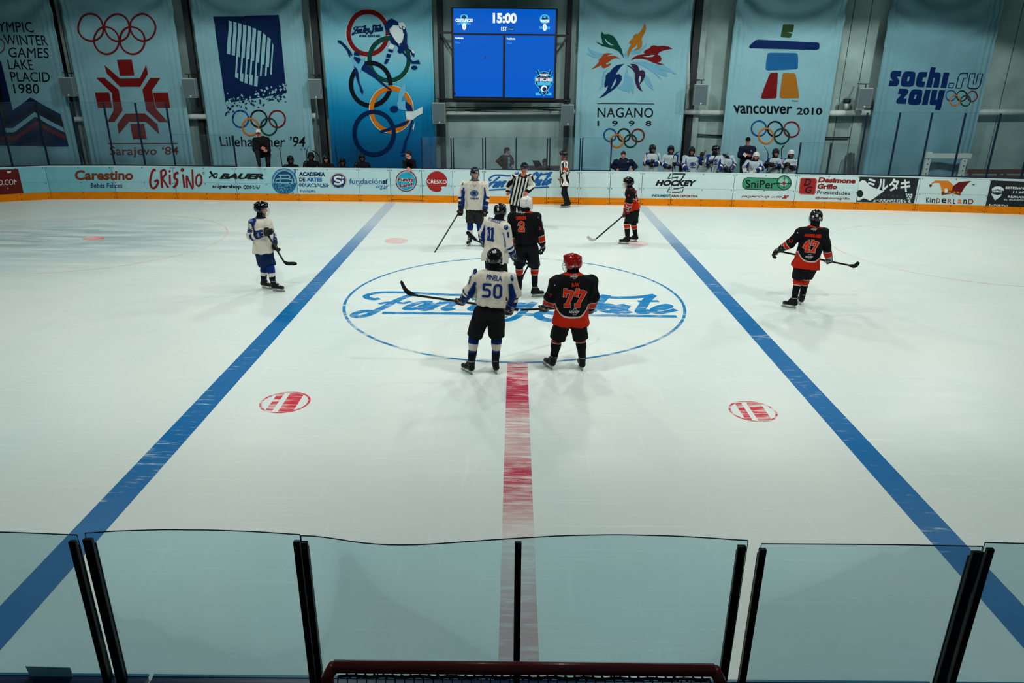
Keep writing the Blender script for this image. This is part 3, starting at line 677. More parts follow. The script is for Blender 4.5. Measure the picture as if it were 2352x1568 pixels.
far_pane(1832, 1901, 327, 'low clear screen right of the white-shirted bench', gl, [1832, 1901])
far_pane(1901, 1972, 331, 'low clear screen beside the leaning black poles', gl, [])
for a, b, lab in ((1972, 2045, 'tall clear screen above the dark Japanese-lettered sticker'), (2045, 2117, 'tall clear screen left of the white timber frame'), (2117, 2192, 'tall clear screen in front of the white timber frame'), (2192, 2271, 'tall clear screen over the jester cap sticker'), (2271, 2352, 'tall clear screen over the balloon sticker'), (2352, 2430, 'tall clear screen cut by the right edge of the photo')):
    far_pane(a, b, 258+.03*max(0, a-2100)*.4, lab, gr, [a])
# ------------------------------------------------------------------ back wall and what hangs on it
YW, YBN = 28.0, 27.45
m_wall = mat('wall_paint', (146, 172, 168), .85, .15, noise=.28, nscale=.9, bump=.25, bscale=14)
m_col = mat('column_steel', (34, 42, 46), .6, .3, noise=.3, nscale=5)
m_colL = mat('column_grey', (134, 156, 156), .6, .3, noise=.2, nscale=4)
m_pipe = mat('pipe_paint', (186, 200, 196), .5, .3, noise=.15, nscale=5)
m_concrete = mat('bench_floor_concrete', (70, 78, 80), .9, .1, noise=.2, nscale=2)
a = MB(); a.box((-27, YW, -.2), (27, YW+.3, 11), m_wall); tag(a.build('wall_back'), kind='structure')
a = MB(); vs = [];
xs = np.linspace(-26, 26, 40)
for x in xs: y = float(board_y(x))+.14; vs += [(x, y, .12), (x, YW, .12), (x, YW, -.1), (x, y, -.1)]
a.add(vs, [tuple(4*i+k for k in q) for i in range(39) for q in ((0, 4, 5, 1), (1, 5, 6, 2), (3, 2, 6, 7), (0, 3, 7, 4))], m_concrete)
tag(a.build('floor_bench'), kind='structure')
a = MB()
for px, py in ((1985, 120), (1912, 330), (2330, 100), (1870, 120), (410, 120)):
    x = onY(px, py, YW)[0]; a.box((x-.012, YW-.004, .1), (x+.012, YW+.01, 10), mat('seam_dark', (58, 66, 66), .8))
tag(a.build('trim_1'), kind='structure', label='dark vertical joints of the wall panels')
def column(px, py, w, name='column', light=False, label=None):
    x = onY(px, py, 27.8)[0]; a = MB(); m = m_colL if light else m_col
    a.box((x-w/2, 27.80, .12), (x+w/2, 27.83, 10), m); a.box((x-w/2, 27.96, .12), (x+w/2, 27.99, 10), m); a.box((x-.025, 27.83, .12), (x+.025, 27.96, 10), m)
    return tag(a.build(name), label, 'column', 'steel columns along the back wall', 'structure')
for px, py, w, lt, lb in ((119, 30, .30, 0, 'dark steel column left of the Sarajevo banner'), (136, 60, .16, 1, 'pale steel column beside the Sarajevo banner'), (437, 110, .20, 0, 'thin dark column between the Sarajevo and Lillehammer banners'), (725, 100, .24, 0, 'dark column left of the blue banner'),
   (1012, 120, .19, 0, 'dark column on the left of the scoreboard'), (1306, 120, .17, 0, 'dark column on the right of the scoreboard'), (1603, 60, .26, 0, 'dark column right of the Nagano banner'), (1618, 60, .20, 1, 'grey column right of the Nagano banner')):
    column(px, py, w, light=bool(lt), label=lb)
def tube_px(name, pts, r, m, Y, label, cat, group=None, n=10):
    a = MB(); a.tube([onY(*p, Y) for p in pts], r, m, n); return tag(a.build(name, smooth=True), label, cat, group)
tube_px('water_pipe', [(-60, 281), (189, 274), (450, 268), (725, 266)], .10, m_pipe, 27.67, 'long horizontal white pipe behind the three left banners', 'pipe')
tube_px('water_pipe', [(985, 262), (1021, 259), (1320, 257), (1575, 257), (1660, 259)], .095, m_pipe, 27.67, 'horizontal white pipe under the scoreboard and behind the Nagano banner', 'pipe')
tube_px('water_pipe', [(1860, 258), (1905, 260), (2010, 259), (2270, 258), (2420, 257)], .115, m_pipe, 27.67, 'horizontal white pipe at the right end of the wall', 'pipe')
tube_px('water_pipe', [(1582, -60), (1577, 250)], .095, m_pipe, 27.67, 'vertical white pipe along the right edge of the Nagano banner', 'pipe')
tube_px('wall_rail', [(1892, 316), (1951, 316)], .025, m_col, 27.9, 'short dark bar fixed to the wall right of the Vancouver banner', 'bar')
tube_px('wall_rail', [(1602, 309), (1660, 312)], .03, m_col, 27.9, 'dark bar on the wall left of the Vancouver banner', 'bar')
a = MB(); a.tube([onY(*p, 27.6) for p in [(1945, 250), (1945, 235)]], .09, m_pipe, 10); a.tube([onY(*p, 27.6) for p in [(1945, 236), (1946, 228)]], .13, m_col, 10)
tag(a.build('pipe_valve', smooth=True), 'stubby valve standing on the right pipe beside the speaker', 'valve')

# ------------------------------------------------------------------ banners
def fold_fn(seed, x0, x1, amp):
    r = np.random.default_rng(seed); ph = r.uniform(0, 6.3, 6); fr = r.uniform(2.0, 6.5, 6); tl = r.uniform(-.35, .35, 6)
    def f(u, v):
        s = (u-x0)/(x1-x0); e = np.exp(-((s)/.10)**2)+np.exp(-((1-s)/.10)**2)
        low = np.clip((2.6-v)/2.0, 0, 1); top = np.clip((v-4.8)/1.5, 0, 1)
        y = sum(np.sin(fr[k]*(u+tl[k]*v)+ph[k]) for k in range(6))*amp*.22*(.45+1.5*low+.9*top)
        y = y+e*amp*.55*np.sin(u*34+ph[0])+low*amp*.5*np.sin(3.1*(u*.7-v*1.3)+ph[1])
        # slack swags below the hanging points
        d = np.abs(s-.5)*2; y = y+top*amp*.9*np.sin(9*(v*.9-d*d*.9)+ph[2])
        return y
    return f
def cloth_mat(name, rgb, grad=None):
    m = mat(name, rgb, .8, .12, noise=.05, nscale=3, bump=.12, bscale=4)
    if grad:
        nt = m.node_tree; N = nt.nodes.new; K = nt.links.new; g = N('ShaderNodeNewGeometry'); s = N('ShaderNodeSeparateXYZ'); K(g.outputs['Position'], s.inputs[0])
        mr = N('ShaderNodeMapRange'); mr.inputs[1].default_value = .6; mr.inputs[2].default_value = 6.2; K(s.outputs[2], mr.inputs[0])
        cr = N('ShaderNodeValToRGB'); K(mr.outputs[0], cr.inputs[0]); e = cr.color_ramp.elements
        e[0].position = grad[0][0]; e[0].color = (*lin(grad[0][1]), 1); e[1].position = grad[-1][0]; e[1].color = (*lin(grad[-1][1]), 1)
        for p_, c_ in grad[1:-1]: q = e.new(p_); q.color = (*lin(c_), 1)
        for l in list(nt.links):
            if l.to_socket == nt.nodes['Principled BSDF'].inputs['Base Color']: nt.links.remove(l)
        K(cr.outputs[0], nt.nodes['Principled BSDF'].inputs['Base Color'])
    return m
m_ban = cloth_mat('banner_cloth', (126, 172, 183)); m_banS = cloth_mat('banner_cloth_plain', (106, 150, 162))
m_ban4 = cloth_mat('banner_cloth_blue', (90, 150, 180), [(0, (0, 66, 112)), (.2, (0, 84, 132)), (.42, (0, 124, 172)), (.58, (70, 164, 196)), (.75, (122, 182, 198)), (1, (110, 172, 190))])
def banner(tl, bl, tr, br, seed, label, m, prints, amp=.05):
    x0 = (onY(*tl, YBN)[0]+onY(*bl, YBN)[0])/2; x1 = (onY(*tr, YBN)[0]+onY(*br, YBN)[0])/2
    f = fold_fn(seed, x0, x1, amp); z0, z1 = .55, 8.6
    root = empty('banner', ((x0+x1)/2, YBN, z0), label, 'banner', 'white cloth banners on the back wall')
    nu, nv = 84, 120; U, V = np.meshgrid(np.linspace(x0, x1, nu), np.linspace(z0, z1, nv))
    P = np.stack([U.ravel(), YBN+f(U.ravel(), V.ravel()), V.ravel()], 1)-origin(root)
    fs = [(j*nu+i, j*nu+i+1, (j+1)*nu+i+1, (j+1)*nu+i) for j in range(nv-1) for i in range(nu-1)]
    me = bpy.data.meshes.new('cloth'); me.from_pydata([tuple(p) for p in P], [], fs); me.materials.append(m); me.polygons.foreach_set('use_smooth', [True]*len(fs))
    link('cloth', me, root)
    a = MB(); a.tube([(x0-.1, YBN, z1), (x1+.1, YBN, z1)], .03, m_colL, 8); a.build('hanging_rod', root)
    S = Surf(lambda px, py: (lambda P: (P[0], P[2]))(onY(px, py, YBN)), lambda u, v, o: np.stack([u, YBN+f(u, v)-o, v], 1), .11)
    for nm, fn in prints:
        p = Print(S, .014, .003); fn(p); p.build(nm, root)
    return root
b_red = mat('print_dark_red', (110, 18, 16), .7, .1); b_navy = mat('print_navy', (0, 30, 70), .7, .1); b_blk = mat('print_black', (8, 14, 22), .7, .1)
b_blue = mat('print_blue', (10, 74, 130), .7, .1); b_or = mat('print_orange', (196, 108, 16), .7, .1); b_gr = mat('print_green', (0, 62, 52), .7, .1)
b_pale = mat('print_pale', (130, 176, 186), .7, .1); b_crim = mat('print_crimson', (104, 14, 20), .7, .1); b_rust = mat('print_rust', (140, 56, 22), .7, .1)
b_mid = mat('print_midblue', (22, 88, 140), .7, .1); b_gold = mat('print_gold', (150, 96, 26), .7, .1); b_shadow = mat('print_shadow_blue', (98, 154, 178), .7, .1)
b_plum = mat('print_plum', (44, 26, 56), .7, .1); b_ol = mat('print_olive', (44, 70, 38), .7, .1); b_dn = mat('print_deepnavy', (0, 34, 84), .7, .1)
b_lt = mat('print_skyblue', (92, 166, 196), .7, .1); b_white = mat('print_white', (196, 214, 214), .7, .1)
Z1 = lambda x, y: (x/3.178, y/3.178); Z2 = lambda x, y: (720+x/3.267, y/3.267); Z3 = lambda x, y: (1300+x/3.267, y/3.267)
def rings(p, cs, rx, ry, w, cols, rot=0.0):
    for k, (c, m) in enumerate(zip(cs, cols)): p.ring(c, rx, ry, w, m, 1+.5*k, rot=rot)
def five(f, pts): return [f(*q) for q in pts]
RC = [b_blue, b_blk, b_red, b_or, b_gr]
# 1 Lake Placid
def lp_text(p):
    T = lambda x, y: (x/4.9, 30+y/4.9)
    for s, q in (('LYMPIC', [(-90,95),(358,100),(385,218),(-68,212)]), ('WINTER', [(36,243),(525,252),(550,365),(60,358)]), ('GAMES', [(92,385),(548,392),(552,506),(100,498)]), ('LAKE', [(80,522),(360,528),(385,638),(102,632)]), ('PLACID', [(110,660),(556,664),(566,776),(134,770)]), ('1980', [(145,795),(440,795),(448,910),(165,905)])):
        p.text(s, [T(*c) for c in q], b_blk)
def lp_emblem(p):
    T = lambda x, y: (x/4.9, 30+y/4.9)
    G = lambda pts, m, L: p.poly([T(*q) for q in pts], m, L)
    G([(-120,540),(15,540),(150,1092),(345,948),(680,1138),(768,1502),(-120,1490)], b_navy, 0)
    G([(-120,700),(0,745),(85,1215),(140,1220),(390,1030),(700,1205),(712,1290),(395,1075),(130,1255),(60,1250),(-120,820)], b_blk, 1)
    G([(45,1293),(150,1293),(390,1112),(716,1296),(728,1345),(400,1165),(162,1342),(55,1342)], b_pale, 1)
    G([(-120,1385),(180,1385),(410,1210),(735,1385),(745,1430),(420,1258),(190,1432),(-120,1432)], b_red, 1)
    p.ring(T(-20, 370), 15, 17, .03, b_red, 1)
banner((-140, 0), (-70, 385), (113, 0), (192, 383), 3, 'pale banner with thin dark capitals, Lake Placid 1980, at the far left', m_ban, [('lettering', lp_text), ('emblem', lp_emblem)])
# 2 Sarajevo
def sj(p):
    G = lambda *pts: p.poly([Z1(*q) for q in pts], b_red)
    G((855,437),(962,435),(981,551),(879,553)); G((1118,676),(1225,675),(1243,787),(1142,788)); G((694,675),(797,673),(820,786),(716,787)); G((950,905),(1052,904),(1074,1013),(973,1014))
    G((763,475),(877,573),(1021,572),(1069,474),(1081,540),(1023,632),(878,633),(779,535)); G((703,567),(762,566),(866,654),(896,806),(838,889),(786,888),(831,806),(818,678))
    G((1099,570),(1171,569),(1111,660),(1138,790),(1229,891),(1164,890),(1070,806),(1040,655)); G((914,829),(1058,827),(1151,907),(1163,977),(1064,887),(944,888),(871,977),(857,908))
banner((134, 0), (213, 385), (386, 0), (455, 387), 5, 'pale banner with red rings and a red snowflake emblem, Sarajevo', m_ban, [('emblem', sj),
  ('rings', lambda p: rings(p, five(Z1, [(665,200),(858,202),(1044,200),(778,296),(967,296)]), 28.6, 31.3, .058, [b_red]*5, -.25)), ('lettering', lambda p: p.text("Sarajevo ‘84", [Z1(800,1068),Z1(1302,1070),Z1(1300,1145),Z1(805,1150)], b_red, bold=.004).stroke([Z1(787,1047),Z1(1293,1047)], .03, b_red, smooth=False))])
# 3 Lillehammer
def lh(p):
    T = lambda x, y: (510+x/6.82, 30+y/6.82)
    p.poly([(490,38.4),(563,38),(563,36),(640,34.6),(658,214),(518,237)], b_navy)
    tx = [110,187,262,340,414,485,562,638,710,785]; ty = [118,135,155,180,200,232,268,312,368,465]; by = [640,660,680,697,720,742,768,800,840,960]
    sx = lambda x, y, y0: x-33*(y-y0)/520
    for i in range(10):
        x, y0, y1 = tx[i], ty[i], by[i]; w = 52 if i < 9 else 20; d = 16 if i < 7 else 40
        p.poly([T(x,y0),T(x+w,y0+d),T(sx(x+w,y1,y0),y1+8),T(sx(x,y1,y0),y1-4)], b_pale, 1)
        if 2 <= i <= 8:
            e = [0,0,945,950,960,970,985,985,985][i]
            p.poly([T(sx(x,y1,y0),y1-6),T(sx(x+26,y1,y0),y1-2),T(sx(x+26,e,y0),e),T(sx(x,e,y0),e)], b_pale, 1.2)
            if i <= 6:
                e2 = [0,0,1000,1060,1092,1118,1142][i]; e3 = e2+[0,0,30,18,12,12,10][i]
                p.poly([T(sx(x,e,y0)-1,e-3),T(sx(x+52,e,y0),e),T(sx(x+52,e3,y0)-1,e3),T(sx(x,e2,y0)-1,e2)], b_pale, 1.4)
    r = random.Random(4)
    for k in range(150):
        t = r.random(); x = 55+t*950; yb = 1440-t*245; dy = r.gauss(0, 75); y = yb+dy
        if y < 1000: continue
        dark = y > yb+10 if r.random() < .8 else y < yb+60
        if dy < -95 and r.random() < .6: continue
        s = r.uniform(12, 30); a0 = r.uniform(0, 6.28)
        pts = [T(x+s*q*math.cos(a0+h), y+s*q*math.sin(a0+h)) for h, q in ((0, 1), (1.7, .8), (2.9, 1.0), (4.4, .5))]
        p.poly(pts, b_navy if dark else b_pale, 2+.1*(k % 8))
banner((430, 0), (495, 385), (689, 0), (729, 385), 8, 'pale banner with a navy panel of white bars and shards, Lillehammer', m_ban, [('emblem', lh),
  ('rings', lambda p: rings(p, five(Z1, [(1758,867),(1890,866),(2024,868),(1831,926),(1963,924)]), 18.2, 19.3, .055, RC, -.2)),
  ('lettering', lambda p: p.text('Lillehammer ’94', [Z1(1598,995),Z1(2232,995),Z1(2222,1072),Z1(1610,1068)], b_blk, bold=.004)), ('initials', lambda p: p.text('C R', [Z1(2190,1083),Z1(2232,1080),Z1(2232,1094),Z1(2190,1096)], b_mid))], .06)
# 4 rink banner
def rk_rings(p):
    for c, m, a0, a1, L in (((410,248), b_red, 88, 415, 1), ((568,445), b_gr, -330, -100+0, 1), ((430,632), b_blk, 0, 360, 1.5), ((584,821), b_or, 0, 360, 2), ((456,998), b_navy, 0, 360, 2.5)):
        p.ring(Z2(*c), 148/3.267, 160/3.267, .155, m, L, 0, 360); 
        if m in (b_red, b_gr, b_or): p.ring(Z2(*c), 166/3.267, 178/3.267, .022, b_white, L-.3)
def rk_people(p):
    d = lambda m, L, *pts: p.poly([Z2(*q) for q in pts], m, L)
    T = lambda m, L, *pts: p.poly([(770+x/6.03, 60+y/6.03) for x, y in pts], m, L)
    T(b_dn,5,(30,195),(75,198),(150,270),(215,350),(240,400),(195,430),(160,340),(90,260),(35,225)); T(b_lt,5,(205,400),(262,450),(300,500),(400,440),(410,510),(360,600),(335,680),(310,600),(262,540),(235,470))
    T(b_dn,6,(258,400),(262,370),(290,345),(325,352),(345,410)); T(b_lt,6.2,(262,415),(340,412),(325,480),(290,492),(266,450))
    T(b_dn,6.3,(262,420),(258,455),(325,525),(360,470),(345,440),(330,490),(290,495)); T(b_blk,6.6,(296,460),(310,455),(312,475),(300,480)); T(b_dn,6.6,(275,432),(296,430),(296,436),(277,438)); T(b_dn,6.6,(310,430),(330,428),(330,434),(311,436))
    T(b_dn,5.5,(405,515),(470,560),(555,660),(580,710),(640,760),(720,830),(780,870),(780,890),(730,870),(650,810),(560,730),(470,670),(370,610),(365,580))
    T(b_dn,5.6,(262,545),(310,600),(325,670),(335,760),(370,850),(392,900),(380,950),(352,905),(345,860),(310,770),(285,690),(270,630))
    d(b_dn,5,(533,190),(560,155),(590,140),(635,165),(640,190),(600,185),(575,210),(560,228),(540,222)); d(b_white,5.2,(575,225),(600,190),(640,195),(690,190),(680,260),(665,320),(640,330),(600,290))
    d(b_dn,5.4,(660,185),(690,210),(704,260),(702,330),(715,355),(690,375),(650,405),(630,390),(640,350),(665,320),(680,280)); d(b_white,5.6,(638,172),(672,165),(690,190),(676,215),(648,205)); d(b_dn,5.8,(640,196),(674,206),(668,222),(648,214))
    d(b_dn,5,(705,355),(730,375),(757,400),(760,420),(750,430),(732,402)); d(b_white,5.2,(735,372),(756,380),(758,400),(742,396))
    p.stroke([Z2(545,215),Z2(660,380),Z2(740,464)], .07, b_dn, 6, smooth=False); d(b_dn,6.2,(730,465),(790,450),(802,480),(738,478)); p.disc(Z2(757,508), 23/3.267, 16/3.267, b_dn, 5)
    d(b_dn,5,(600,290),(640,330),(630,345),(585,325),(575,300)); d(b_white,5.1,(580,325),(612,345),(595,372),(560,360)); d(b_dn,5.2,(565,368),(602,378),(592,396),(560,385)); d(b_dn,5.2,(552,400),(585,410),(574,436),(545,428)); d(b_dn,5.2,(530,475),(545,440),(572,442),(555,475),(538,482))
    d(b_lt,5,(676,622),(694,620),(690,690),(668,735),(655,790),(632,790),(640,700)); d(b_lt,5.1,(625,770),(690,755),(745,800),(700,830),(640,818)); p.disc(Z2(605,818), 30/3.267, 26/3.267, b_dn, 5.5, n=16)
    d(b_dn,5.4,(690,758),(735,790),(748,835),(715,838),(690,810)); d(b_white,5.6,(690,835),(750,835),(820,800),(822,850),(780,870),(745,900),(700,895))
    d(b_dn,5,(700,905),(722,905),(690,940),(620,960),(560,985),(505,995),(497,980),(560,960),(640,930)); d(b_dn,5.1,(735,900),(748,890),(735,960),(720,1010),(700,1060),(692,1120),(670,1140),(668,1120),(683,1060),(715,990)); d(b_white,5.0,(765,910),(752,975),(742,965))
    for y in (1135, 1160): d(b_dn,5,(655,y),(690,y-4),(688,y+6),(656,y+10))
def bn4(x, y):
    yp = y-(718.5+(x-878)*.01183); return (815.3+.0954*(x-878)-.014*yp, 76.5-.0090*(x-878)+.296*yp)
banner((734, 0), (766, 385), (992, 0), (1001, 385), 12, 'blue-graded banner with five large coloured rings and three athletes', m_ban4, [('rings', rk_rings), ('athletes', rk_people),
  ('script_lettering', lambda p: draw_logo(p, bn4, .038, b_navy, 1)), ('small_lettering', lambda p: p.text('ICE RINK - BUENOS AIRES', [(825,80),(873,79.5),(873,85.5),(825,85)], b_navy, bold=.05))])
# 5 Nagano
def ng(p):
    T = lambda m, L, *pts: p.poly([(1340+x/7.84, 40+y/7.84) for x, y in pts], m, L)
    T(b_shadow,0,(75,530),(130,580),(240,630),(360,655),(320,700),(310,735),(200,720),(110,690),(45,640),(180,672),(100,610)); T(b_shadow,0,(735,720),(740,650),(800,590),(900,600),(1050,560),(1145,460),(1130,520),(1045,600),(1030,640),(930,650),(850,670),(930,610),(820,650),(790,735))
    T(b_shadow,0,(880,805),(1000,800),(1130,800),(1300,850),(1450,860),(1560,930),(1680,1030),(1540,985),(1350,925),(1480,985),(1525,1060),(1480,1065),(1320,1005),(1415,1135),(1280,1010),(1150,920),(1020,850))
    T(b_shadow,0,(790,910),(805,1040),(880,1080),(915,1250),(900,1390),(865,1290),(820,1370),(810,1330),(700,1320),(610,1260),(700,1210),(735,1150),(740,1060)); T(b_shadow,0,(1120,1020),(1190,1110),(1255,1255),(1200,1205),(1275,1320),(1190,1260),(1120,1180),(1090,1110)); T(b_shadow,0,(440,925),(380,1010),(400,1130),(345,1260),(275,1305),(330,1220),(340,1080),(370,980))
    T(b_gr,1,(325,255),(375,305),(460,300),(545,340),(600,410),(635,490),(680,560),(730,735),(690,680),(630,610),(560,570),(460,545),(340,515),(270,475),(220,425),(290,465),(365,490),(335,440),(335,400),(308,330)); T(b_ban_l,2,(380,370),(430,430),(500,480),(548,502),(470,495),(420,450),(390,410))
    T(b_gold,1,(1110,105),(1130,190),(1110,270),(1050,380),(1060,450),(1055,520),(1010,570),(960,590),(900,585),(950,560),(980,520),(965,470),(945,515),(885,560),(845,620),(815,690),(805,725),(790,680),(800,590),(860,470),(818,470),(840,420),(890,380),(910,320),(940,300),(980,300),(1040,240))
    T(b_crim,1,(1610,562),(1560,570),(1450,590),(1370,625),(1335,672),(1380,690),(1405,740),(1390,790),(1335,812),(1465,850),(1370,850),(1260,815),(1150,765),(1040,740),(930,745),(855,775),(900,720),(980,680),(1110,655),(1085,625),(1110,590),(1190,555),(1220,515),(1270,502),(1330,520),(1430,512),(1530,525)); T(b_ban_l,2,(1070,700),(1180,695),(1225,675),(1285,682),(1240,710),(1150,716))
    T(b_rust,1,(680,778),(640,740),(580,730),(510,760),(450,805),(400,825),(415,845),(510,825),(480,860),(430,895),(360,915),(330,890),(330,850),(260,890),(140,935),(220,870),(280,800),(275,760),(330,710),(370,655),(440,642),(530,655),(460,672),(420,708),(480,690),(560,690),(630,720))
    T(b_dn,1,(735,832),(670,890),(620,960),(580,1035),(640,1015),(690,1060),(685,1130),(640,1200),(580,1270),(470,1350),(370,1420),(270,1455),(350,1390),(420,1310),(445,1215),(400,1260),(380,1250),(380,1200),(400,1110),(400,1050),(440,1000),(480,980),(530,910),(600,860)); T(b_ban_l,2,(595,1090),(580,1170),(540,1240),(490,1295),(530,1200),(560,1130))
    T(b_plum,1,(780,858),(850,880),(920,930),(840,835),(930,838),(980,870),(1000,920),(1010,960),(1070,945),(1110,985),(1110,1060),(1070,1140),(1010,1210),(1040,1290),(1065,1330),(1020,1310),(970,1260),(935,1170),(925,1080),(925,1000),(880,930)); T(b_ban_l,2,(1015,1050),(1040,1065),(1035,1120),(1005,1195),(993,1130),(1000,1070))
b_ban_l = b_pale
banner((1329, 0), (1320, 385), (1588, 0), (1563, 385), 15, 'pale banner with a six-petalled coloured flower emblem, Nagano', m_ban, [('emblem', ng),
  ('rings', lambda p: rings(p, five(Z3, [(331,1013),(435,1013),(539,1015),(382,1057),(483,1057)]), 14.0, 14.4, .05, RC)),
  ('lettering', lambda p: p.text('NAGANO', [Z3(238,806),Z3(655,808),Z3(653,882),Z3(236,880)], b_blk, spacing=1.05).text('1   9   9   8', [Z3(236,905),Z3(640,905),Z3(640,945),Z3(236,945)], b_blk, bold=.012).stroke([Z3(234,776),Z3(663,779)], .02, b_blk, smooth=False))])
# 6 Vancouver
def vc(p):
    G = lambda m, *pts: p.poly([Z3(*q) for q in pts], m)
    G(b_ol,(1622,186),(1630,183),(1700,184),(1708,190),(1702,240),(1655,242),(1698,254),(1690,278),(1682,284),(1622,279),(1611,272)); G(b_dn,(1372,352),(1376,340),(1420,302),(1440,297),(1880,318),(1898,324),(1903,345),(1898,368),(1880,375),(1390,362),(1374,360))
    G(b_mid,(1515,402),(1530,396),(1720,398),(1736,404),(1741,440),(1738,510),(1728,518),(1640,524),(1515,528),(1500,520),(1502,470)); G(b_crim,(1530,553),(1545,546),(1585,544),(1590,552),(1580,728),(1572,738),(1475,741),(1463,734),(1470,705)); G(b_gold,(1625,553),(1640,548),(1712,550),(1722,560),(1748,725),(1744,735),(1620,737),(1606,730),(1606,700))
banner((1695, 0), (1647, 395), (1950, 0), (1882, 395), 18, 'pale banner with a stacked stone figure emblem, Vancouver', m_ban, [('emblem', vc),
  ('rings', lambda p: rings(p, five(Z3, [(1447,963),(1568,967),(1690,970),(1500,1019),(1617,1022)]), 17, 17.2, .05, RC, .2)),
  ('lettering', lambda p: p.text('vancouver', [Z3(1256,788),Z3(1697,797),Z3(1694,857),Z3(1262,852)], b_blk, bold=.018, shear=.04).text('2010', [Z3(1730,806),Z3(1926,808),Z3(1922,862),Z3(1728,860)], b_blk, bold=.018)), ('small_lettering', lambda p: p.text('TM/MC', [Z3(1692,752),Z3(1742,753),Z3(1741,765),Z3(1691,764)], b_blk))], .07)
# 7 Sochi
def sc(p):
    T = lambda *pts: p.poly([(1980+x/7.35, 140+y/7.35) for x, y in pts], b_dn)
    H = lambda *pts: p.poly([(1980+x/7.35, 140+y/7.35) for x, y in pts], m_banS_p, 1)
    T((510,170),(545,162),(662,170),(645,262),(585,262),(625,330),(620,380),(595,415),(570,425),(447,420),(462,332),(520,332),(480,270),(478,220)); T((705,190),(740,172),(860,178),(893,195),(897,230),(880,380),(855,420),(800,434),(690,430),(655,410),(652,370),(672,250)); H((770,268),(800,268),(782,340),(752,340))
    T((950,200),(985,184),(1102,186),(1085,275),(1030,275),(1010,345),(1064,350),(1046,440),(940,436),(905,405),(905,370),(925,255)); T((1160,104),(1246,108),(1228,190),(1290,192),(1325,210),(1330,250),(1288,448),(1196,446),(1228,282),(1205,282),(1170,446),(1078,442)); T((1380,194),(1476,198),(1420,455),(1322,452))
    T((622,466),(745,470),(775,490),(775,540),(690,632),(748,634),(730,724),(600,718),(575,700),(578,660),(660,562),(605,558)); T((830,495),(870,474),(980,480),(1015,495),(1020,530),(1000,690),(970,730),(920,740),(800,732),(775,710),(775,670),(795,550)); H((890,568),(920,568),(900,642),(870,642))
    T((1068,482),(1160,484),(1105,738),(1012,736)); T((1180,486),(1274,488),(1238,652),(1262,654),(1302,490),(1402,494),(1318,824),(1228,820),(1246,745),(1160,740),(1138,715))
m_banS_p = mat('print_cloth_tone', (106, 150, 162), .8, .1)
def sc2(p):
    T = lambda pts: p.stroke([(1980+x/7.35, 140+y/7.35) for x, y in pts], .035, b_dn, 1, smooth=False, closed=True)
    T([(1472,372),(1550,374),(1530,452),(1454,448)]); T([(1690,205),(1780,210),(1762,292),(1710,292),(1664,460),(1580,456),(1625,260),(1650,222)]); T([(1820,212),(1908,214),(1870,388),(1910,390),(1950,216),(2030,218),(1980,420),(1950,458),(1900,466),(1800,460),(1776,430)])
T7 = lambda x, y: (1980+x/7.35, 140+y/7.35)
banner((2054, 0), (1974, 400), (2322, 0), (2203, 400), 21, 'pale banner with chunky navy lettering, Sochi 2014, at the right', m_banS, [('lettering', sc), ('outline_lettering', sc2),
  ('rings', lambda p: rings(p, [T7(*q) for q in [(1496,582),(1676,588),(1855,594),(1565,664),(1740,670)]], 11.3, 11.9, .035, RC, .35))], .05)

# ------------------------------------------------------------------ loudspeakers
m_spk = mat('speaker_grey', (128, 140, 140), .6, .3); m_grl = mat('speaker_grille', (82, 98, 104), .7, .3, noise=.1, nscale=60); m_spt = mat('speaker_top', (176, 190, 186), .6, .3)
for q, tw, lab in (((139,178,166,222), 9, 'grey loudspeaker on the column left of the Sarajevo banner'), ((420,181,448,225), 8, 'grey loudspeaker between the Sarajevo and Lillehammer banners'), ((709,182,737,227), 6, 'grey loudspeaker left of the blue banner'),
   ((993,237,1022,285), -1, 'grey loudspeaker below the left corner of the scoreboard'), ((1289,241,1318,289), -2, 'grey loudspeaker below the right corner of the scoreboard'), ((1595,194,1625,242), -5, 'grey loudspeaker right of the Nagano banner'), ((1972,203,2002,249), -8, 'grey loudspeaker left of the Sochi banner')):
    x0, y0, x1, y1 = q; xm, ym = (x0+x1)/2, (y0+y1)/2; c = onY(xm, ym, 26.95); c1 = onY(x1, ym, 26.95); w = (c1[0]-c[0]); h = (onY(xm, y0, 26.95)-c)[2]
    root = empty('loudspeaker', (c[0], 27.1, c[2]-h), lab, 'loudspeaker', 'grey loudspeakers on the back wall')
    ax = np.array([1, 0, 0.]); yaw = math.radians(tw*1.2); R = np.array([[math.cos(yaw), -math.sin(yaw), 0], [math.sin(yaw), math.cos(yaw), 0], [0, 0, 1]])
    e0, e1, e2 = R @ [w, 0, 0], R @ [0, .19, 0], np.array([0, 0, h]); cc = c+R @ [0, .19, 0]
    a = MB(); a.obox(cc, (e0, e1, e2), m_spk); a.obox(cc+e2*1.01, (e0, e1, np.array([0, 0, .006])), m_spt); a.build('cabinet', root, bevel=.01)
    a = MB(); a.obox(cc-e1*1.01, (e0*.93, e1*.03, e2*.95), m_grl); a.build('grille', root)
    a = MB(); a.obox(cc-e1*1.06+e2*-.82+e0*.1, (e0/np.linalg.norm(e0)*.025, e1*.02, (0, 0, .025)), m_spt); a.build('badge', root)
    a = MB(); a.bar(cc+e2, cc+e2+np.array([0, 0, .16]), .03, .03, m_col); a.bar(cc+e2+np.array([-.12, 0, .15]), cc+e2+np.array([.12, 0, .15]), .03, .03, m_col); a.bar(cc+e2+np.array([0, 0, .14]), (cc[0], 27.79, cc[2]+h+.14), .04, .04, m_col); a.build('bracket', root)

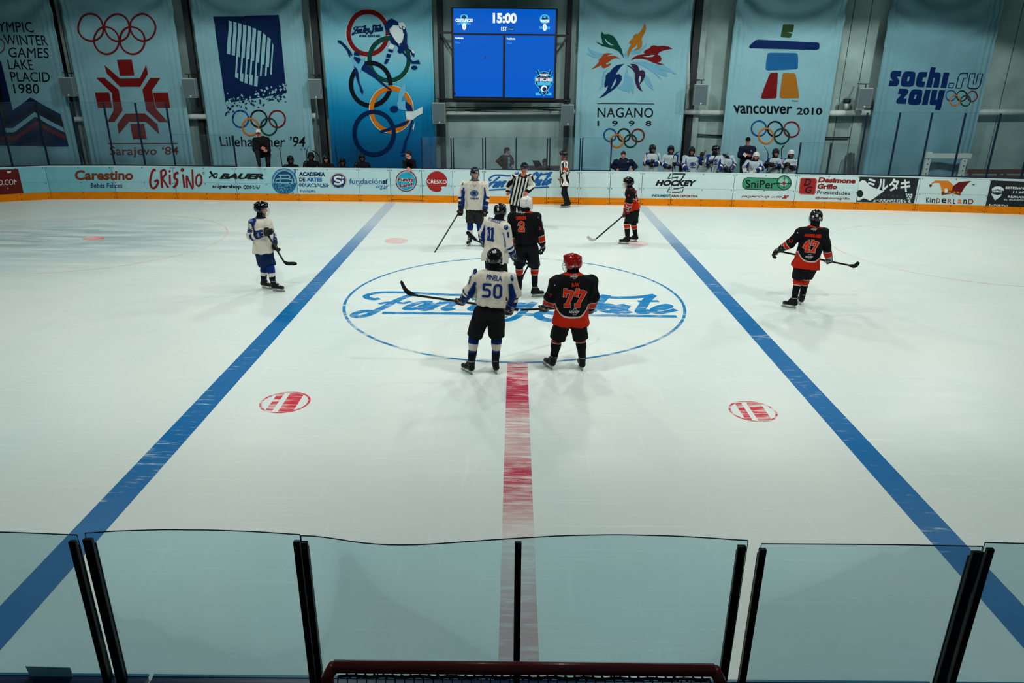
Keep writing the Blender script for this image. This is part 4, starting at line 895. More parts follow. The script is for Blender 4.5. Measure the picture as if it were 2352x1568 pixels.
# ------------------------------------------------------------------ scoreboard
YS = 26.9
S6 = lambda x, y: (1030+x/6.82, 10+y/6.82)
SB = Surf(lambda px, py: (lambda P: (P[0], P[2]))(onY(px, py, YS)), lambda u, v, o: np.stack([u, np.full_like(u, YS)-o, v], 1), 0)
e_blue = mat('led_blue', (0, 94, 206), .5, .1, emit=.86); e_white = mat('led_white', (236, 244, 240), .4, emit=1.0); e_sky = mat('led_sky', (60, 190, 240), .4, emit=.9); e_navy = mat('led_navy', (6, 44, 96), .4, emit=.8); e_dark = mat('led_dead', (4, 70, 160), .4, emit=.6)
m_frame = mat('scoreboard_frame', (8, 12, 18), .5, .3)
c = onY(1160, 230, YS); root = empty('scoreboard', (c[0], YS, c[2]), 'large blue lit scoreboard showing 15:00', 'scoreboard')
tl, tr, br_, bl_ = [onY(*S6(*q), YS) for q in ((38, 48), (1715, 65), (1682, 1520), (58, 1500))]
a = MB(); v = [tl, tr, br_, bl_]; a.add([p+np.array([0, .03, 0]) for p in v]+[p+np.array([0, .3, 0]) for p in v], [(0, 1, 2, 3), (7, 6, 5, 4), (0, 4, 5, 1), (1, 5, 6, 2), (2, 6, 7, 3), (3, 7, 4, 0)], m_frame); a.build('cabinet', root, bevel=.02)
def scr(name, q):
    p = Print(SB, .004); p.poly([S6(*s) for s in q], e_blue); return p.build(name, root)
scr('screen', [(75, 62), (1685, 80), (1672, 468), (80, 450)]); scr('screen', [(82, 478), (858, 488), (850, 1450), (94, 1440)]); scr('screen', [(890, 488), (1668, 495), (1645, 1464), (885, 1455)])
def sp(name, fn):
    p = Print(SB, .012, .002); fn(p); p.build(name, root)
tq = lambda x0, y0, x1, y1, d=0: [S6(x0, y0), S6(x1, y0+d), S6(x1, y1+d), S6(x0, y1)]
sp('clock_digits', lambda p: p.text('15:00', tq(695, 132, 1070, 297, 4), e_white, bold=.05))
sp('period', lambda p: p.text('1ST', tq(826, 350, 918, 414, 2), e_white, bold=.03).poly(tq(935, 366, 1022, 408, 2), e_navy).text('Paused', tq(942, 373, 1016, 400, 1), e_sky, 1, bold=.03))
def teamL(p):
    p.poly([S6(*q) for q in [(190,170),(245,150),(300,170),(312,250),(290,320),(245,370),(200,320),(178,250)]], e_sky).poly([S6(*q) for q in [(215,180),(245,165),(275,180),(280,215),(245,240),(210,215)]], e_navy, 1)
    for x in (160, 330): p.ring(S6(x, 305), 2.2, 2.2, .018, e_sky, 1)
    p.text('CENTLINCES', tq(110, 224, 382, 272, 2), e_white, 2, bold=.05).text('0', tq(217, 290, 278, 404), e_white, 3, bold=.06)
def teamR(p):
    p.disc(S6(1508, 230), 11.5, 11, e_sky).poly([S6(*q) for q in [(1470,190),(1510,170),(1550,195),(1560,240),(1460,240)]], e_navy, 1).poly([S6(*q) for q in [(1480,200),(1510,180),(1535,200),(1510,220)]], e_sky, 1.5)
    p.text('WINTER', tq(1436, 236, 1582, 284, 2), e_white, 2, bold=.06).text('WEHH', tq(1425, 342, 1588, 392, 2), e_sky, 1.5, bold=.04).text('0', tq(1478, 303, 1538, 418), e_white, 3, bold=.06)
sp('team_score', teamL); sp('team_score', teamR)
sp('penalty_heading', lambda p: p.text('Penalidades', tq(102, 510, 236, 540, 2), e_white, bold=.05).text('Ninguna', tq(102, 586, 188, 616, 1), e_sky)); sp('penalty_heading', lambda p: p.text('Penalidades', tq(912, 520, 1046, 552, 2), e_white, bold=.05).text('Ninguna', tq(912, 594, 996, 624, 1), e_sky))
sp('dead_pixels', lambda p: p.poly(tq(566, 815, 596, 848), e_dark).disc(S6(100, 1398), 2, 3, m_frame, 1))
def crest2(p):
    P6 = lambda pts, m, L: p.poly([S6(*q) for q in pts], m, L)
    for a_, b_ in (((1385,1030),(1560,1400)), ((1610,1030),(1430,1400))): p.stroke([S6(*a_), S6(*b_)], .11, e_sky, 0, smooth=False).stroke([S6(*a_), S6(*b_)], .07, e_navy, .5, smooth=False)
    P6([(1360,1385),(1440,1375),(1450,1420),(1370,1425)], e_sky, .6); P6([(1615,1385),(1540,1375),(1530,1420),(1610,1425)], e_sky, .6)
    P6([(1350,1130),(1415,1110),(1430,1065),(1497,1042),(1565,1065),(1580,1110),(1640,1135),(1632,1240),(1600,1285),(1570,1330),(1497,1440),(1430,1330),(1390,1285),(1355,1240)], e_sky, 1); P6([(1362,1140),(1425,1118),(1438,1072),(1497,1052),(1558,1072),(1570,1118),(1628,1142),(1620,1235),(1590,1278),(1560,1325),(1497,1425),(1440,1325),(1400,1278),(1366,1235)], e_navy, 1.5)
    P6([(1385,1215),(1608,1215),(1590,1268),(1400,1268)], e_sky, 2); p.disc(S6(1497, 1320), 7, 7.5, e_white, 2, rot=.6).disc(S6(1503, 1327), 5, 5, e_navy, 2.5)
    p.text('TORNEO', tq(1434, 1088, 1562, 1130), e_white, 3, bold=.04).text('INTERCLUBES', tq(1366, 1148, 1624, 1206), e_white, 3, bold=.03)
sp('tournament_crest', crest2)
a = MB(); f = lambda x, y, Y=27.26: onY(x, y, Y)
a.bar(f(1010, 75), f(1042, 75), .07, .07, m_frame); a.bar(f(1278, 82), f(1306, 82), .07, .07, m_frame); a.bar(f(1008, 228), f(1042, 229), .09, .09, m_frame); a.bar(f(1276, 231), f(1310, 231), .09, .09, m_frame)
a.bar(f(1014, 78), f(1040, 120), .05, .05, m_col); a.bar(f(1303, 84), f(1276, 125), .05, .05, m_col); a.bar(f(1010, 232), f(1310, 234), .07, .07, m_frame)
for x in (1008, 1308):
    for y in (75, 229): q = f(x, y); a.bar(q, (q[0], 27.8, q[2]), .06, .06, m_frame)
tag(a.build('support_frame'), 'dark steel arms carrying the scoreboard', 'bracket')
a = MB()
for x in (1070, 1245):
    for y in (60, 190): q = f(x, y, 27.2); a.bar(q-np.array([0, .02, 0]), (q[0], 28.0, q[2]), .08, .08, m_frame)
a.build('wall_bracket', root)
a = MB(); q = onY(1179, 226, 27.05)+np.array([0, 0, .03]); a.tube([q, q-np.array([0, 0, .08])], .06, m_spt, 12); a.tube([q-np.array([0, 0, .08]), q-np.array([0, 0, .17]), q-np.array([0, 0, .2])], [.075, .07, .02], m_frame, 12); tag(a.build('dome_camera', smooth=True), 'small dome camera hanging under the scoreboard', 'camera')
a = MB()
for dy, sg in ((247, 0), (251, 3), (255, -2)): a.tube([onY(x, dy+sg*math.sin(x*.02), 27.6) for x in range(1020, 1292, 30)], .018, m_col, 6)
tag(a.build('cable_bundle'), 'dark cables running along the wall under the scoreboard', 'cable')

# ------------------------------------------------------------------ odds and ends behind the right boards
m_timb = mat('timber_white', (196, 206, 200), .6, .2); m_wood = mat('bench_wood', (86, 50, 40), .6, .3, noise=.2, nscale=6); m_pole = mat('pole_black', (14, 22, 28), .5, .4)
fr = [onY(*p, 27.0) for p in ((2134, 352), (2217, 356))]; root = empty('timber_frame', ((fr[0][0]+fr[1][0])/2, 27, .12), 'white timber frame standing behind the right glass', 'frame')
for i, pf in enumerate(fr):
    a = MB(); a.box((pf[0]-.09, 26.95, .12), (pf[0]+.09, 27.05, pf[2]+.06), m_timb)
    for k in range(7): a.box((pf[0]-.02, 26.944, pf[2]-.06-k*.17), (pf[0]+.02, 26.95, pf[2]-.02-k*.17), m_pole)
    a.build('upright', root)
a = MB(); a.box((fr[0][0]-.12, 26.93, fr[0][2]-.16), (fr[1][0]+.2, 27.04, fr[0][2]-.0), m_timb); a.build('crossbar', root)
for q, lab in (((2222, 388, 2300), 'brown wooden bench, the left one behind the right end glass'), ((2302, 388, 2390), 'brown wooden bench, the one cut by the right edge')):
    p0, p1 = onY(q[0], q[1], 26.4), onY(q[2], q[1]+1, 26.4); root = empty('bench', ((p0[0]+p1[0])/2, 26.4, .12), lab, 'bench', 'brown benches at the right end'); zt = p0[2]
    a = MB(); a.box((p0[0], 26.36, zt-.16), (p1[0], 26.41, zt), m_wood); a.box((p0[0], 26.36, zt-.42), (p1[0], 26.41, zt-.22), m_wood); a.build('backrest', root)
    a = MB(); a.box((p0[0], 25.9, .52), (p1[0], 26.34, .57), m_wood); a.build('seat', root)
    for x in (p0[0]+.1, p1[0]-.1):
        a = MB(); a.box((x-.04, 25.92, .12), (x+.04, 26.0, .52), m_wood); a.box((x-.04, 26.3, .12), (x+.04, 26.36, zt), m_wood); a.build('leg', root)
for (p, q), lab in ((((1944, 357), (1939, 402)), 'leftmost leaning black pole by the wall'), (((1950, 352), (1948, 402)), 'second leaning black pole by the wall'), (((1955, 350), (1953, 402)), 'third leaning black pole by the wall'), (((1961, 352), (1960, 402)), 'rightmost leaning black pole by the wall')):
    t_, b_ = onY(*p, 27.8), onY(*q, 27.5); d = b_-t_; b2 = t_+d*((.12-t_[2])/d[2]); a = MB(); a.bar(t_, b2, .07, .04, m_pole, (0, 1, 0)); tag(a.build('leaning_pole'), lab, 'pole', 'black poles leaning on the wall')
# players' benches hidden behind the boards
for x0, x1, yb, zb, lab in ((-9.0, -4.6, 26.05, .42, 'dark players bench under the left group'), (3.9, 6.7, 26.7, .52, 'dark players bench under the white-shirted group')):
    root = empty('players_bench', ((x0+x1)/2, yb+.2, .12), lab, 'bench'); a = MB(); a.box((x0, yb, zb), (x1, yb+.4, zb+.05), m_wood); a.build('seat', root)
    for x in np.linspace(x0+.2, x1-.2, 4): a = MB(); a.box((x-.04, yb+.02, .12), (x+.04, yb+.38, zb), m_col); a.build('leg', root)

# ------------------------------------------------------------------ near side: platform, boards, glass, goal
YN = 3.165
m_np = mat('platform_concrete', (60, 66, 68), .9, .1, noise=.2, nscale=3)
a = MB(); a.box((-9, -6, .40), (9, 3.0, .53), m_np); tag(a.build('floor_stand'), kind='structure')
m_nb = mat('near_cap_navy', (10, 40, 84), .35, .5); m_tealedge = mat('near_cap_edge', (70, 150, 180), .4, .4)
for x0, x1, lab in ((-5.2, -2.09, 'near boards with a navy cap at the bottom left corner'), (-2.06, 2.42, 'near boards with a navy cap behind the goal'), (2.45, 5.2, 'near boards with a navy cap at the bottom right corner')):
    root = empty('dasher_board', ((x0+x1)/2, YN, 0), lab, 'dasher board', 'near dasher boards')
    a = MB(); a.box((x0, YN-.03, .0), (x1, YN+.05, 1.065), m_white); a.build('panel', root); a = MB(); a.box((x0, YN-.10, 1.065), (x1, YN+.04, 1.10), m_nb); a.box((x0, YN+.035, 1.092), (x1, YN+.052, 1.105), m_tealedge); a.build('cap_rail', root)
g_near = glass_mat('near_glass', (.80, .925, .955), .022, .02)
X = lambda px, py=1250: float(onY(px, py, YN)[0])
def near_pane(pl, pr, tops, label, posts, bowed=True):
    """tops: (px, py) along the top edge; the sheet bows towards or away from the stand"""
    x0, x1 = X(pl), X(pr); root = empty('glass_screen', ((x0+x1)/2, YN, 1.105), label, 'glass screen', 'near glass screens')
    zt = 2.10; n = 36; tx = [X(p[0]) for p in tops]; base = 0
    dy = []
    for x in np.linspace(x0, x1, n):
        py = np.interp(x, tx, [p[1] for p in tops]); px = np.interp(x, tx, [p[0] for p in tops]); d = ray(px, py); Y = (zt-EYE[2])/d[2]*d[1]; dy.append(Y-YN)
    k = np.array([.25, .5, .25]); dy = np.convolve(np.pad(dy, 1, mode='edge'), k, 'valid')
    def sheet(zr):
        vs = []
        for i, x in enumerate(np.linspace(x0, x1, n)):
            for z in zr: s = (z-1.105)/(zt-1.105); vs.append((x, YN+dy[i]*s, z))
        return vs
    zr = np.linspace(1.105, zt, 8); m_ = len(zr); v1 = sheet(zr); v2 = [(x, y+.012, z) for x, y, z in v1]; K = len(v1); fs = []
    for i in range(n-1):
        for j in range(m_-1):
            q = (i*m_+j, (i+1)*m_+j, (i+1)*m_+j+1, i*m_+j+1); fs += [q, tuple(K+t for t in q[::-1])]
    a = MB(); a.add(v1+v2, fs, g_near); a.build('pane', root, smooth=True)
    a = MB(); top = [(x, YN+dy[i]+.006, zt) for i, x in enumerate(np.linspace(x0, x1, n))]; a.tube(top, .0032, g_edge2, 6)
    for e in (0, -1): a.tube([(top[e][0], YN+.006, 1.105), top[e]], .0022, g_edge2, 6)
    a.build('polished_edge', root, smooth=True)
    for px, py, w in posts:
        xp = X(px, py); zp = float(onY(px, py, YN)[2]); a = MB(); a.box((xp-w/2, YN-.026, 1.105), (xp+w/2, YN-.003, zp), m_npost); a.box((xp-w*.3, YN+.016, 1.105), (xp+w*.3, YN+.026, zp-.05), m_npost)
        a.obox((xp, YN-.027, zp-.03), ((.008, 0, 0), (0, .004, 0), (0, 0, .012)), m_steel); a.build('post', root, bevel=.003)
g_edge2 = mat('near_glass_edge', (24, 70, 92), .3, .5); m_npost = mat('near_post_black', (7, 12, 17), .45, .4)
near_pane(-420, 184, [(-420, 1215), (0, 1223), (90, 1226), (184, 1230)], 'near glass sheet cut by the left edge of the photo', [(170, 1238, .036)])
near_pane(198, 689, [(198, 1226), (260, 1221), (370, 1217.5), (480, 1218.5), (580, 1222), (689, 1229)], 'near glass sheet bowed upward, left of the goal', [(205, 1233, .05), (683, 1238, .034)])
near_pane(692, 1717, [(692, 1231), (740, 1233), (800, 1243), (850, 1250), (910, 1253.5), (980, 1252), (1060, 1246), (1190, 1237), (1300, 1231), (1420, 1229), (1550, 1232), (1640, 1237), (1717, 1243)], 'long wavy near glass sheet above the goal', [(701, 1240, .034), (1190, 1241, .036), (1702, 1249, .044)])
near_pane(1744, 2248, [(1744, 1250), (1900, 1251), (2050, 1252), (2248, 1256)], 'near glass sheet right of the goal', [(1750, 1256, .038), (2240, 1262, .05)])
near_pane(2262, 2780, [(2262, 1247), (2400, 1251), (2780, 1262)], 'near glass sheet cut by the right edge of the photo', [(2271, 1255, .036)])
q = [onY(*p, YN+.03) for p in ((58, 1530), (160, 1533), (170, 1561), (72, 1559))]
a = MB(); a.add(q+[p+np.array([0, .004, 0]) for p in q], [(0, 1, 2, 3), (7, 6, 5, 4), (0, 4, 5, 1), (1, 5, 6, 2), (2, 6, 7, 3), (3, 7, 4, 0)], mat('notice_paper', (236, 244, 244), .6, .2)); tag(a.build('notice_sheet'), 'white sheet stuck low on the glass at the bottom left', 'notice')

# goal on the stand, seen from above and behind
m_gred = mat('goal_red', (150, 28, 20), .32, .5, coat=.4); m_rope = mat('net_rope', (40, 34, 36), .8, .2); m_net = mat('net_cord', (30, 34, 38), .8, .2)
YGO = 2.65; gl_, gr_ = onY(768, 1535, YGO), onY(1641, 1533, YGO); zc = (gl_[2]+gr_[2])/2; xa, xb = gl_[0], gr_[0]
root = empty('hockey_goal', ((xa+xb)/2, YGO, .53), 'red framed goal with a cord net at the bottom of the photo', 'goal')
a = MB(); pl_, pr_ = onY(752, 1553, YGO), onY(1655, 1551, YGO)
a.tube([(xa, YGO, zc), (xb, YGO, zc)], .030, m_gred, 16); a.build('crossbar', root, smooth=True)
for (x, xo) in ((xa, pl_[0]), (xb, pr_[0])):
    a = MB(); a.tube([(x, YGO, zc), (xo, YGO, pl_[2]), (xo, YGO, .53)], .030, m_gred, 16); a.build('post', root, smooth=True)
zr_ = float(onY(1190, 1556, YGO-.02)[2])
a = MB(); a.tube([(x, YGO-.02, zr_+.004*math.sin(x*40)) for x in np.linspace(xa+.02, xb-.02, 60)], .007, m_rope, 6)
for x in np.linspace(xa+.06, xb-.06, 40): a.tube([(x, YGO-.02, zr_+.012), (x+.02, YGO-.02, zr_-.01)], .006, m_rope, 5)
for x in np.linspace(xa+.2, xb-.2, 6): a.tube([(x, YGO, zc-.02), (x+.01, YGO-.02, zr_)], .004, m_rope, 5)
a.build('top_rope', root)
a = MB(); nx = 40
for i in range(nx):
    x = xa+.02+(xb-xa-.04)*i/(nx-1); a.tube([(x, YGO-.02, zr_), (x, YGO-.16, zr_-.30), (x, YGO-.45, .56)], .0028, m_net, 4, caps=False)
for k in range(1, 22):
    t = k/22; pA = np.array([0, YGO-.02, zr_]); pB = np.array([0, YGO-.16, zr_-.30]); pC = np.array([0, YGO-.45, .56]); p = pA+(pB-pA)*min(1, t/.3) if t < .3 else pB+(pC-pB)*(t-.3)/.7
    a.tube([(xa+.02, p[1], p[2]), (xb-.02, p[1], p[2])], .0028, m_net, 4, caps=False)
a.build('net', root)
a = MB(); a.tube([(pl_[0], YGO, .56), (pl_[0], YGO-.45, .56), (pr_[0], YGO-.45, .56), (pr_[0], YGO, .56)], .02, m_gred, 10); a.build('base_frame', root, smooth=True)
# ------------------------------------------------------------------ figures: signed-distance bodies and clothes, meshed as one surface each
def V3(*a): return np.array(a, float)
def nz(v): v = np.asarray(v, float); return v/(np.linalg.norm(v)+1e-12)
def su(a, b, k):
    h = np.clip(.5+.5*(b-a)/k, 0, 1); return b*(1-h)+a*h-k*h*(1-h)
def smax(a, b, k): return -su(-a, -b, k)
def cap(P, a, b, r1, r2, fl=None):
    pa = P-a; ba = b-a; t = np.clip(pa @ ba/(ba @ ba+1e-12), 0, 1); d = pa-t[:, None]*ba
    if fl is not None:
        ax, k = fl; d = d+((k-1)*(d @ ax))[:, None]*ax
    return np.sqrt((d*d).sum(1))-(r1+(r2-r1)*t)
def tpar(P, a, b):
    ba = b-a; return (P-a) @ ba/(ba @ ba)
def ell(P, c, R, rad):
    q = ((P-c) @ np.asarray(R).T)/np.asarray(rad); n = np.sqrt((q*q).sum(1)); g = np.sqrt(((q/np.asarray(rad))**2).sum(1))+1e-9
    return n*(n-1)/g
def axis_coords(lo, hi, h, fine):
    c = []; x = lo
    while x < hi:
        c.append(x); st = h
        for a, b, hf in fine:
            if a <= x < b: st = min(st, hf)
        x += st
    c.append(x); return np.array(c)
def mesh_sdf(f, lo, hi, h, fine=()):
    X, Y, Z = [axis_coords(lo[k], hi[k], h, [(a[k], b[k], hf) for a, b, hf in fine]) for k in range(3)]
    q = 4
    idx = [np.unique(np.append(np.arange(0, len(c), q), len(c)-1)) for c in (X, Y, Z)]
    G = np.stack(np.meshgrid(X[idx[0]], Y[idx[1]], Z[idx[2]], indexing='ij'), -1); sh = G.shape[:3]
    Dc = f(G.reshape(-1, 3)).reshape(sh)
    D = Dc[np.ix_(*[np.minimum((np.arange(len(c))+q//2)//q, len(i)-1) for c, i in zip((X, Y, Z), idx)])].copy()
    mask = np.abs(D) < q*h*1.75
    ii, jj, kk = np.nonzero(mask)
    out = np.empty(len(ii))
    for s in range(0, len(ii), 200000):
        e = slice(s, s+200000); out[e] = f(np.stack([X[ii[e]], Y[jj[e]], Z[kk[e]]], 1))
    D[ii, jj, kk] = out
    S = D < 0
    c = np.zeros(tuple(n-1 for n in D.shape), np.int8)
    for a in (0, 1):
        for b in (0, 1):
            for d in (0, 1): c += S[a:a+c.shape[0], b:b+c.shape[1], d:d+c.shape[2]]
    act = (c > 0) & (c < 8); ci = np.nonzero(act); n = len(ci[0]); ID = np.full(c.shape, -1, np.int64); ID[ci] = np.arange(n)
    acc = np.zeros((n, 3)); cnt = np.zeros(n)
    C = (X, Y, Z)
    for ax in range(3):
        o1, o2 = [k for k in range(3) if k != ax]
        for a in (0, 1):
            for b in (0, 1):
                p = [ci[0].copy(), ci[1].copy(), ci[2].copy()]; p[o1] = p[o1]+a; p[o2] = p[o2]+b
                r = [v.copy() for v in p]; r[ax] = r[ax]+1
                va, vb = D[tuple(p)], D[tuple(r)]; m = (va < 0) != (vb < 0)
                t = np.where(m, va/(va-vb+1e-15), 0)
                pos = np.stack([C[k][p[k]] for k in range(3)], 1); pos[:, ax] += t*(C[ax][r[ax]]-C[ax][p[ax]])
                acc[m] += pos[m]; cnt[m] += 1
    verts = acc/np.maximum(cnt, 1)[:, None]
    quads = []
    for ax in range(3):
        o1, o2 = (ax+1) % 3, (ax+2) % 3
        sl = [slice(None)]*3; sl2 = [slice(None)]*3
        sl[ax] = slice(0, -1); sl2[ax] = slice(1, None)
        A, B = S[tuple(sl)], S[tuple(sl2)]; e = np.nonzero(A != B); e = [np.array(v) for v in e]
        ok = (e[o1] > 0) & (e[o2] > 0) & (e[o1] < ID.shape[o1]) & (e[o2] < ID.shape[o2]); e = [v[ok] for v in e]
        inside = S[tuple(e)]
        def cell(d1, d2):
            p = [v.copy() for v in e]; p[o1] = p[o1]-d1; p[o2] = p[o2]-d2; return ID[tuple(p)]
        qd = np.stack([cell(1, 1), cell(0, 1), cell(0, 0), cell(1, 0)], 1)
        qd[~inside] = qd[~inside][:, ::-1]
        quads.append(qd)
    quads = np.concatenate(quads); quads = quads[(quads >= 0).all(1)]
    return verts, quads
def put(name, parent, vq, m, col=None):
    v, q = vq; v = v-origin(parent)
    me = bpy.data.meshes.new(name); me.vertices.add(len(v)); me.vertices.foreach_set('co', v.astype(np.float32).ravel())
    me.loops.add(len(q)*4); me.loops.foreach_set('vertex_index', q.astype(np.int32).ravel())
    me.polygons.add(len(q)); me.polygons.foreach_set('loop_start', np.arange(0, len(q)*4, 4, dtype=np.int32))
    me.polygons.foreach_set('use_smooth', np.ones(len(q), bool)); me.materials.append(m)
    if col is not None:
        a = me.color_attributes.new(name='col', type='FLOAT_COLOR', domain='POINT')
        a.data.foreach_set('color', np.concatenate([col, np.ones((len(col), 1))], 1).astype(np.float32).ravel())
    me.update(calc_edges=True); me.validate()
    return link(name, me, parent)
def L3(*c): return np.array(lin(c))
def paint(base, *layers):
    """base colour, then (mask, colour) on top"""
    n = len(layers[0][0]) if layers else 1; C = np.tile(base, (n, 1))
    for m, c in layers: C = C*(1-m[:, None])+np.asarray(c)[None]*m[:, None]
    return C
def band(t, a, b, s=.012): return np.clip((t-a)/s+.5, 0, 1)*np.clip((b-t)/s+.5, 0, 1)
def folds(P, seed, amp):
    r = np.random.default_rng(seed); y = 0
    for k in range(5):
        d = nz(r.normal(size=3)*V3(1, 1, .38)); d2 = nz(r.normal(size=3)); f = r.uniform(24, 58); y = y+np.sin(P @ d*f+1.9*np.sin(P @ d2*f*.33+r.uniform(0, 6))+r.uniform(0, 6))*(24/f)**.5
    return y*amp*.42
m_cloth = vcol_mat('jersey_cloth', .85, .15, .3, 55); m_skin = vcol_mat('skin', .5, .35, .12, 60); m_glove = vcol_mat('glove_leather', .55, .3, .3, 40); m_hel = vcol_mat('helmet_shell', .16, .55, 0)
m_boot = vcol_mat('boot_leather', .5, .2, .1, 40); m_hold = mat('holder_white', (196, 200, 196), .4, .4); m_blade = mat('blade_steel', (150, 150, 150), .3, .5, .9); m_hair = mat('hair_dark', (22, 16, 14), .6, .3, bump=.5, bscale=70)
m_cageW = mat('cage_wire_bright', (190, 196, 196), .3, .5, .6); m_cageD = mat('cage_wire_dark', (40, 44, 48), .35, .5, .6); m_shaft = mat('stick_black', (12, 13, 15), .35, .45); m_tape = mat('stick_tape', (20, 20, 22), .8, .2); m_whitebl = mat('blade_white', (196, 200, 196), .6, .3)
m_shaftR = mat('stick_dark_red', (90, 22, 20), .4, .4); m_nred = mat('number_red', (226, 52, 26), .8, .1); m_nwhite = mat('number_white', (210, 206, 200), .8, .1); m_nblue = mat('number_blue', (22, 52, 122), .8, .1); m_nblack = mat('number_black', (20, 20, 24), .8, .1); m_nsil = mat('crest_grey', (108, 126, 150), .8, .1)
WHITE, OFFW, BLUE_, NAVY, BLACK, RED_, SKIN = L3(226, 222, 212), L3(222, 214, 198), L3(10, 44, 112), L3(16, 26, 48), L3(13, 15, 19), L3(196, 38, 12), L3(190, 112, 84)

def torso_sdf(F, prof, h0, h1, P, n=2.5):
    q = P-F['pv']; h = q @ F['up']/F['L']; x = q @ F['right']; y = q @ F['fwd']
    w = np.interp(h, prof[0], prof[1])*F['bw']; d = np.interp(h, prof[0], prof[2])*F['bd']
    v = (np.abs(x/w)**n+np.abs((y-.01)/d)**n)**(1/n)-1
    D = v*np.minimum(w, d)*.85
    D = smax(D, (h0-h)*F['L'], .02); return smax(D, (h-h1)*F['L'], .03)
BODYP = ([-.25, 0, .25, .5, .75, .9, 1.0, 1.06], [.15, .155, .135, .150, .165, .15, .08, .06], [.10, .115, .10, .115, .115, .10, .07, .06])
JERP = ([-.6, -.35, -.1, .1, .3, .6, .8, .90, .97, 1.02, 1.06], [.275, .275, .262, .235, .222, .225, .225, .205, .15, .10, .088], [.215, .215, .20, .178, .165, .165, .160, .145, .118, .098, .088])
JACP = ([-.5, -.2, 0, .3, .6, .8, .90, .97, 1.02, 1.06], [.205, .205, .195, .185, .195, .20, .18, .125, .085, .072], [.155, .155, .145, .135, .14, .14, .125, .10, .082, .07])

def hand_sdf(P, W, d, s, n, k=1.0, curl=.8, thumb=1):
    """palm, four unequal bent fingers and a side thumb; W wrist, d along the hand, s across the knuckles, n out of the palm"""
    D = cap(P, W, W+d*.03*k, .026*k, .030*k, (n, 1.5))
    D = su(D, cap(P, W+d*.045*k-s*.018*k, W+d*.075*k-s*.024*k, .022*k, .020*k), .015*k); D = su(D, cap(P, W+d*.045*k+s*.018*k, W+d*.075*k+s*.024*k, .022*k, .018*k), .015*k)
    for i, (o, l) in enumerate(((-1.5, .92), (-.5, 1.05), (.5, 1.0), (1.5, .8))):
        b = W+d*.088*k+s*o*.0185*k; r = .0098*k
        a1, a2, a3 = curl*.7, curl*1.7, curl*2.7
        p1 = b+(d*math.cos(a1)+n*math.sin(a1))*.040*l*k; p2 = p1+(d*math.cos(a2)+n*math.sin(a2))*.028*l*k; p3 = p2+(d*math.cos(a3)+n*math.sin(a3))*.020*l*k
        D = su(D, cap(P, b, p1, r*1.08, r), .006*k); D = np.minimum(D, cap(P, p1, p2, r, r*.92)); D = np.minimum(D, cap(P, p2, p3, r*.92, r*.8))
    t0 = W+d*.03*k-s*thumb*.026*k; t1 = t0+(d*.6-s*thumb*.6+n*.5)*.045*k; t2 = t1+(d*.6+s*thumb*.25+n*.7)*.034*k
    D = su(D, cap(P, t0, t1, .016*k, .012*k), .012*k); return np.minimum(D, cap(P, t1, t2, .012*k, .009*k))
def head_frame(yaw, pitch=0, tilt=0):
    y, p = math.radians(yaw), math.radians(pitch)
    f = V3(math.sin(y)*math.cos(p), math.cos(y)*math.cos(p), -math.sin(p)); r = nz(np.cross(f, (0, 0, 1))); u = np.cross(r, f)
    t = math.radians(tilt); r, u = r*math.cos(t)+u*math.sin(t), -r*math.sin(t)+u*math.cos(t)
    return np.stack([r, f, u])
def head_sdf(P, c, R):
    q = (P-c) @ R.T; I = np.eye(3)
    D = ell(q, V3(0, -.012, .03), I, (.076, .096, .092)); D = su(D, cap(q, V3(0, .025, -.02), V3(0, .045, -.088), .066, .038), .035)
    D = su(D, cap(q, V3(-.03, .075, .022), V3(.03, .075, .022), .016, .016), .02)
    for s in (-1, 1):
        D = -su(-D, ell(q, V3(s*.032, .098, .004), I, (.017, .014, .011)), .008)
        D = su(D, ell(q, V3(s*.031, .080, .004), I, (.013, .012, .010)), .004); D = su(D, ell(q, V3(s*.078, -.006, -.004), I, (.010, .022, .032)), .006)
        D = su(D, ell(q, V3(s*.04, .062, -.03), I, (.022, .02, .02)), .02)
    D = su(D, cap(q, V3(0, .092, .006), V3(0, .112, -.026), .008, .0135), .012); D = su(D, cap(q, V3(-.02, .088, -.058), V3(.02, .088, -.058), .0085, .0085), .01)
    return su(D, cap(q, V3(0, .074, -.09), V3(0, .070, -.094), .020, .018), .02)
def head_col(q, skin, beard=None):
    L = []
    e = np.minimum(np.hypot(q[:, 0]-.031, q[:, 2]-.004), np.hypot(q[:, 0]+.031, q[:, 2]-.004)); fr = (q[:, 1] > .07).astype(float)
    L.append((np.clip((.013-e)/.004, 0, 1)*fr, L3(200, 190, 180))); L.append((np.clip((.0075-e)/.003, 0, 1)*fr, L3(24, 16, 12)))
    br = band(q[:, 2], .022, .034, .004)*band(np.abs(q[:, 0]), .012, .05, .006)*fr; L.append((br*.8, L3(40, 24, 18)))
    lp = band(q[:, 2], -.066, -.050, .005)*band(np.abs(q[:, 0]), -.1, .023, .005)*fr; L.append((lp*.8, L3(146, 70, 62)))
    if beard is not None:
        bd = np.clip((-.035-q[:, 2])/.012, 0, 1)*(q[:, 1] > .02)*(1-lp); L.append((bd*.85, beard))
    return paint(skin, *L)

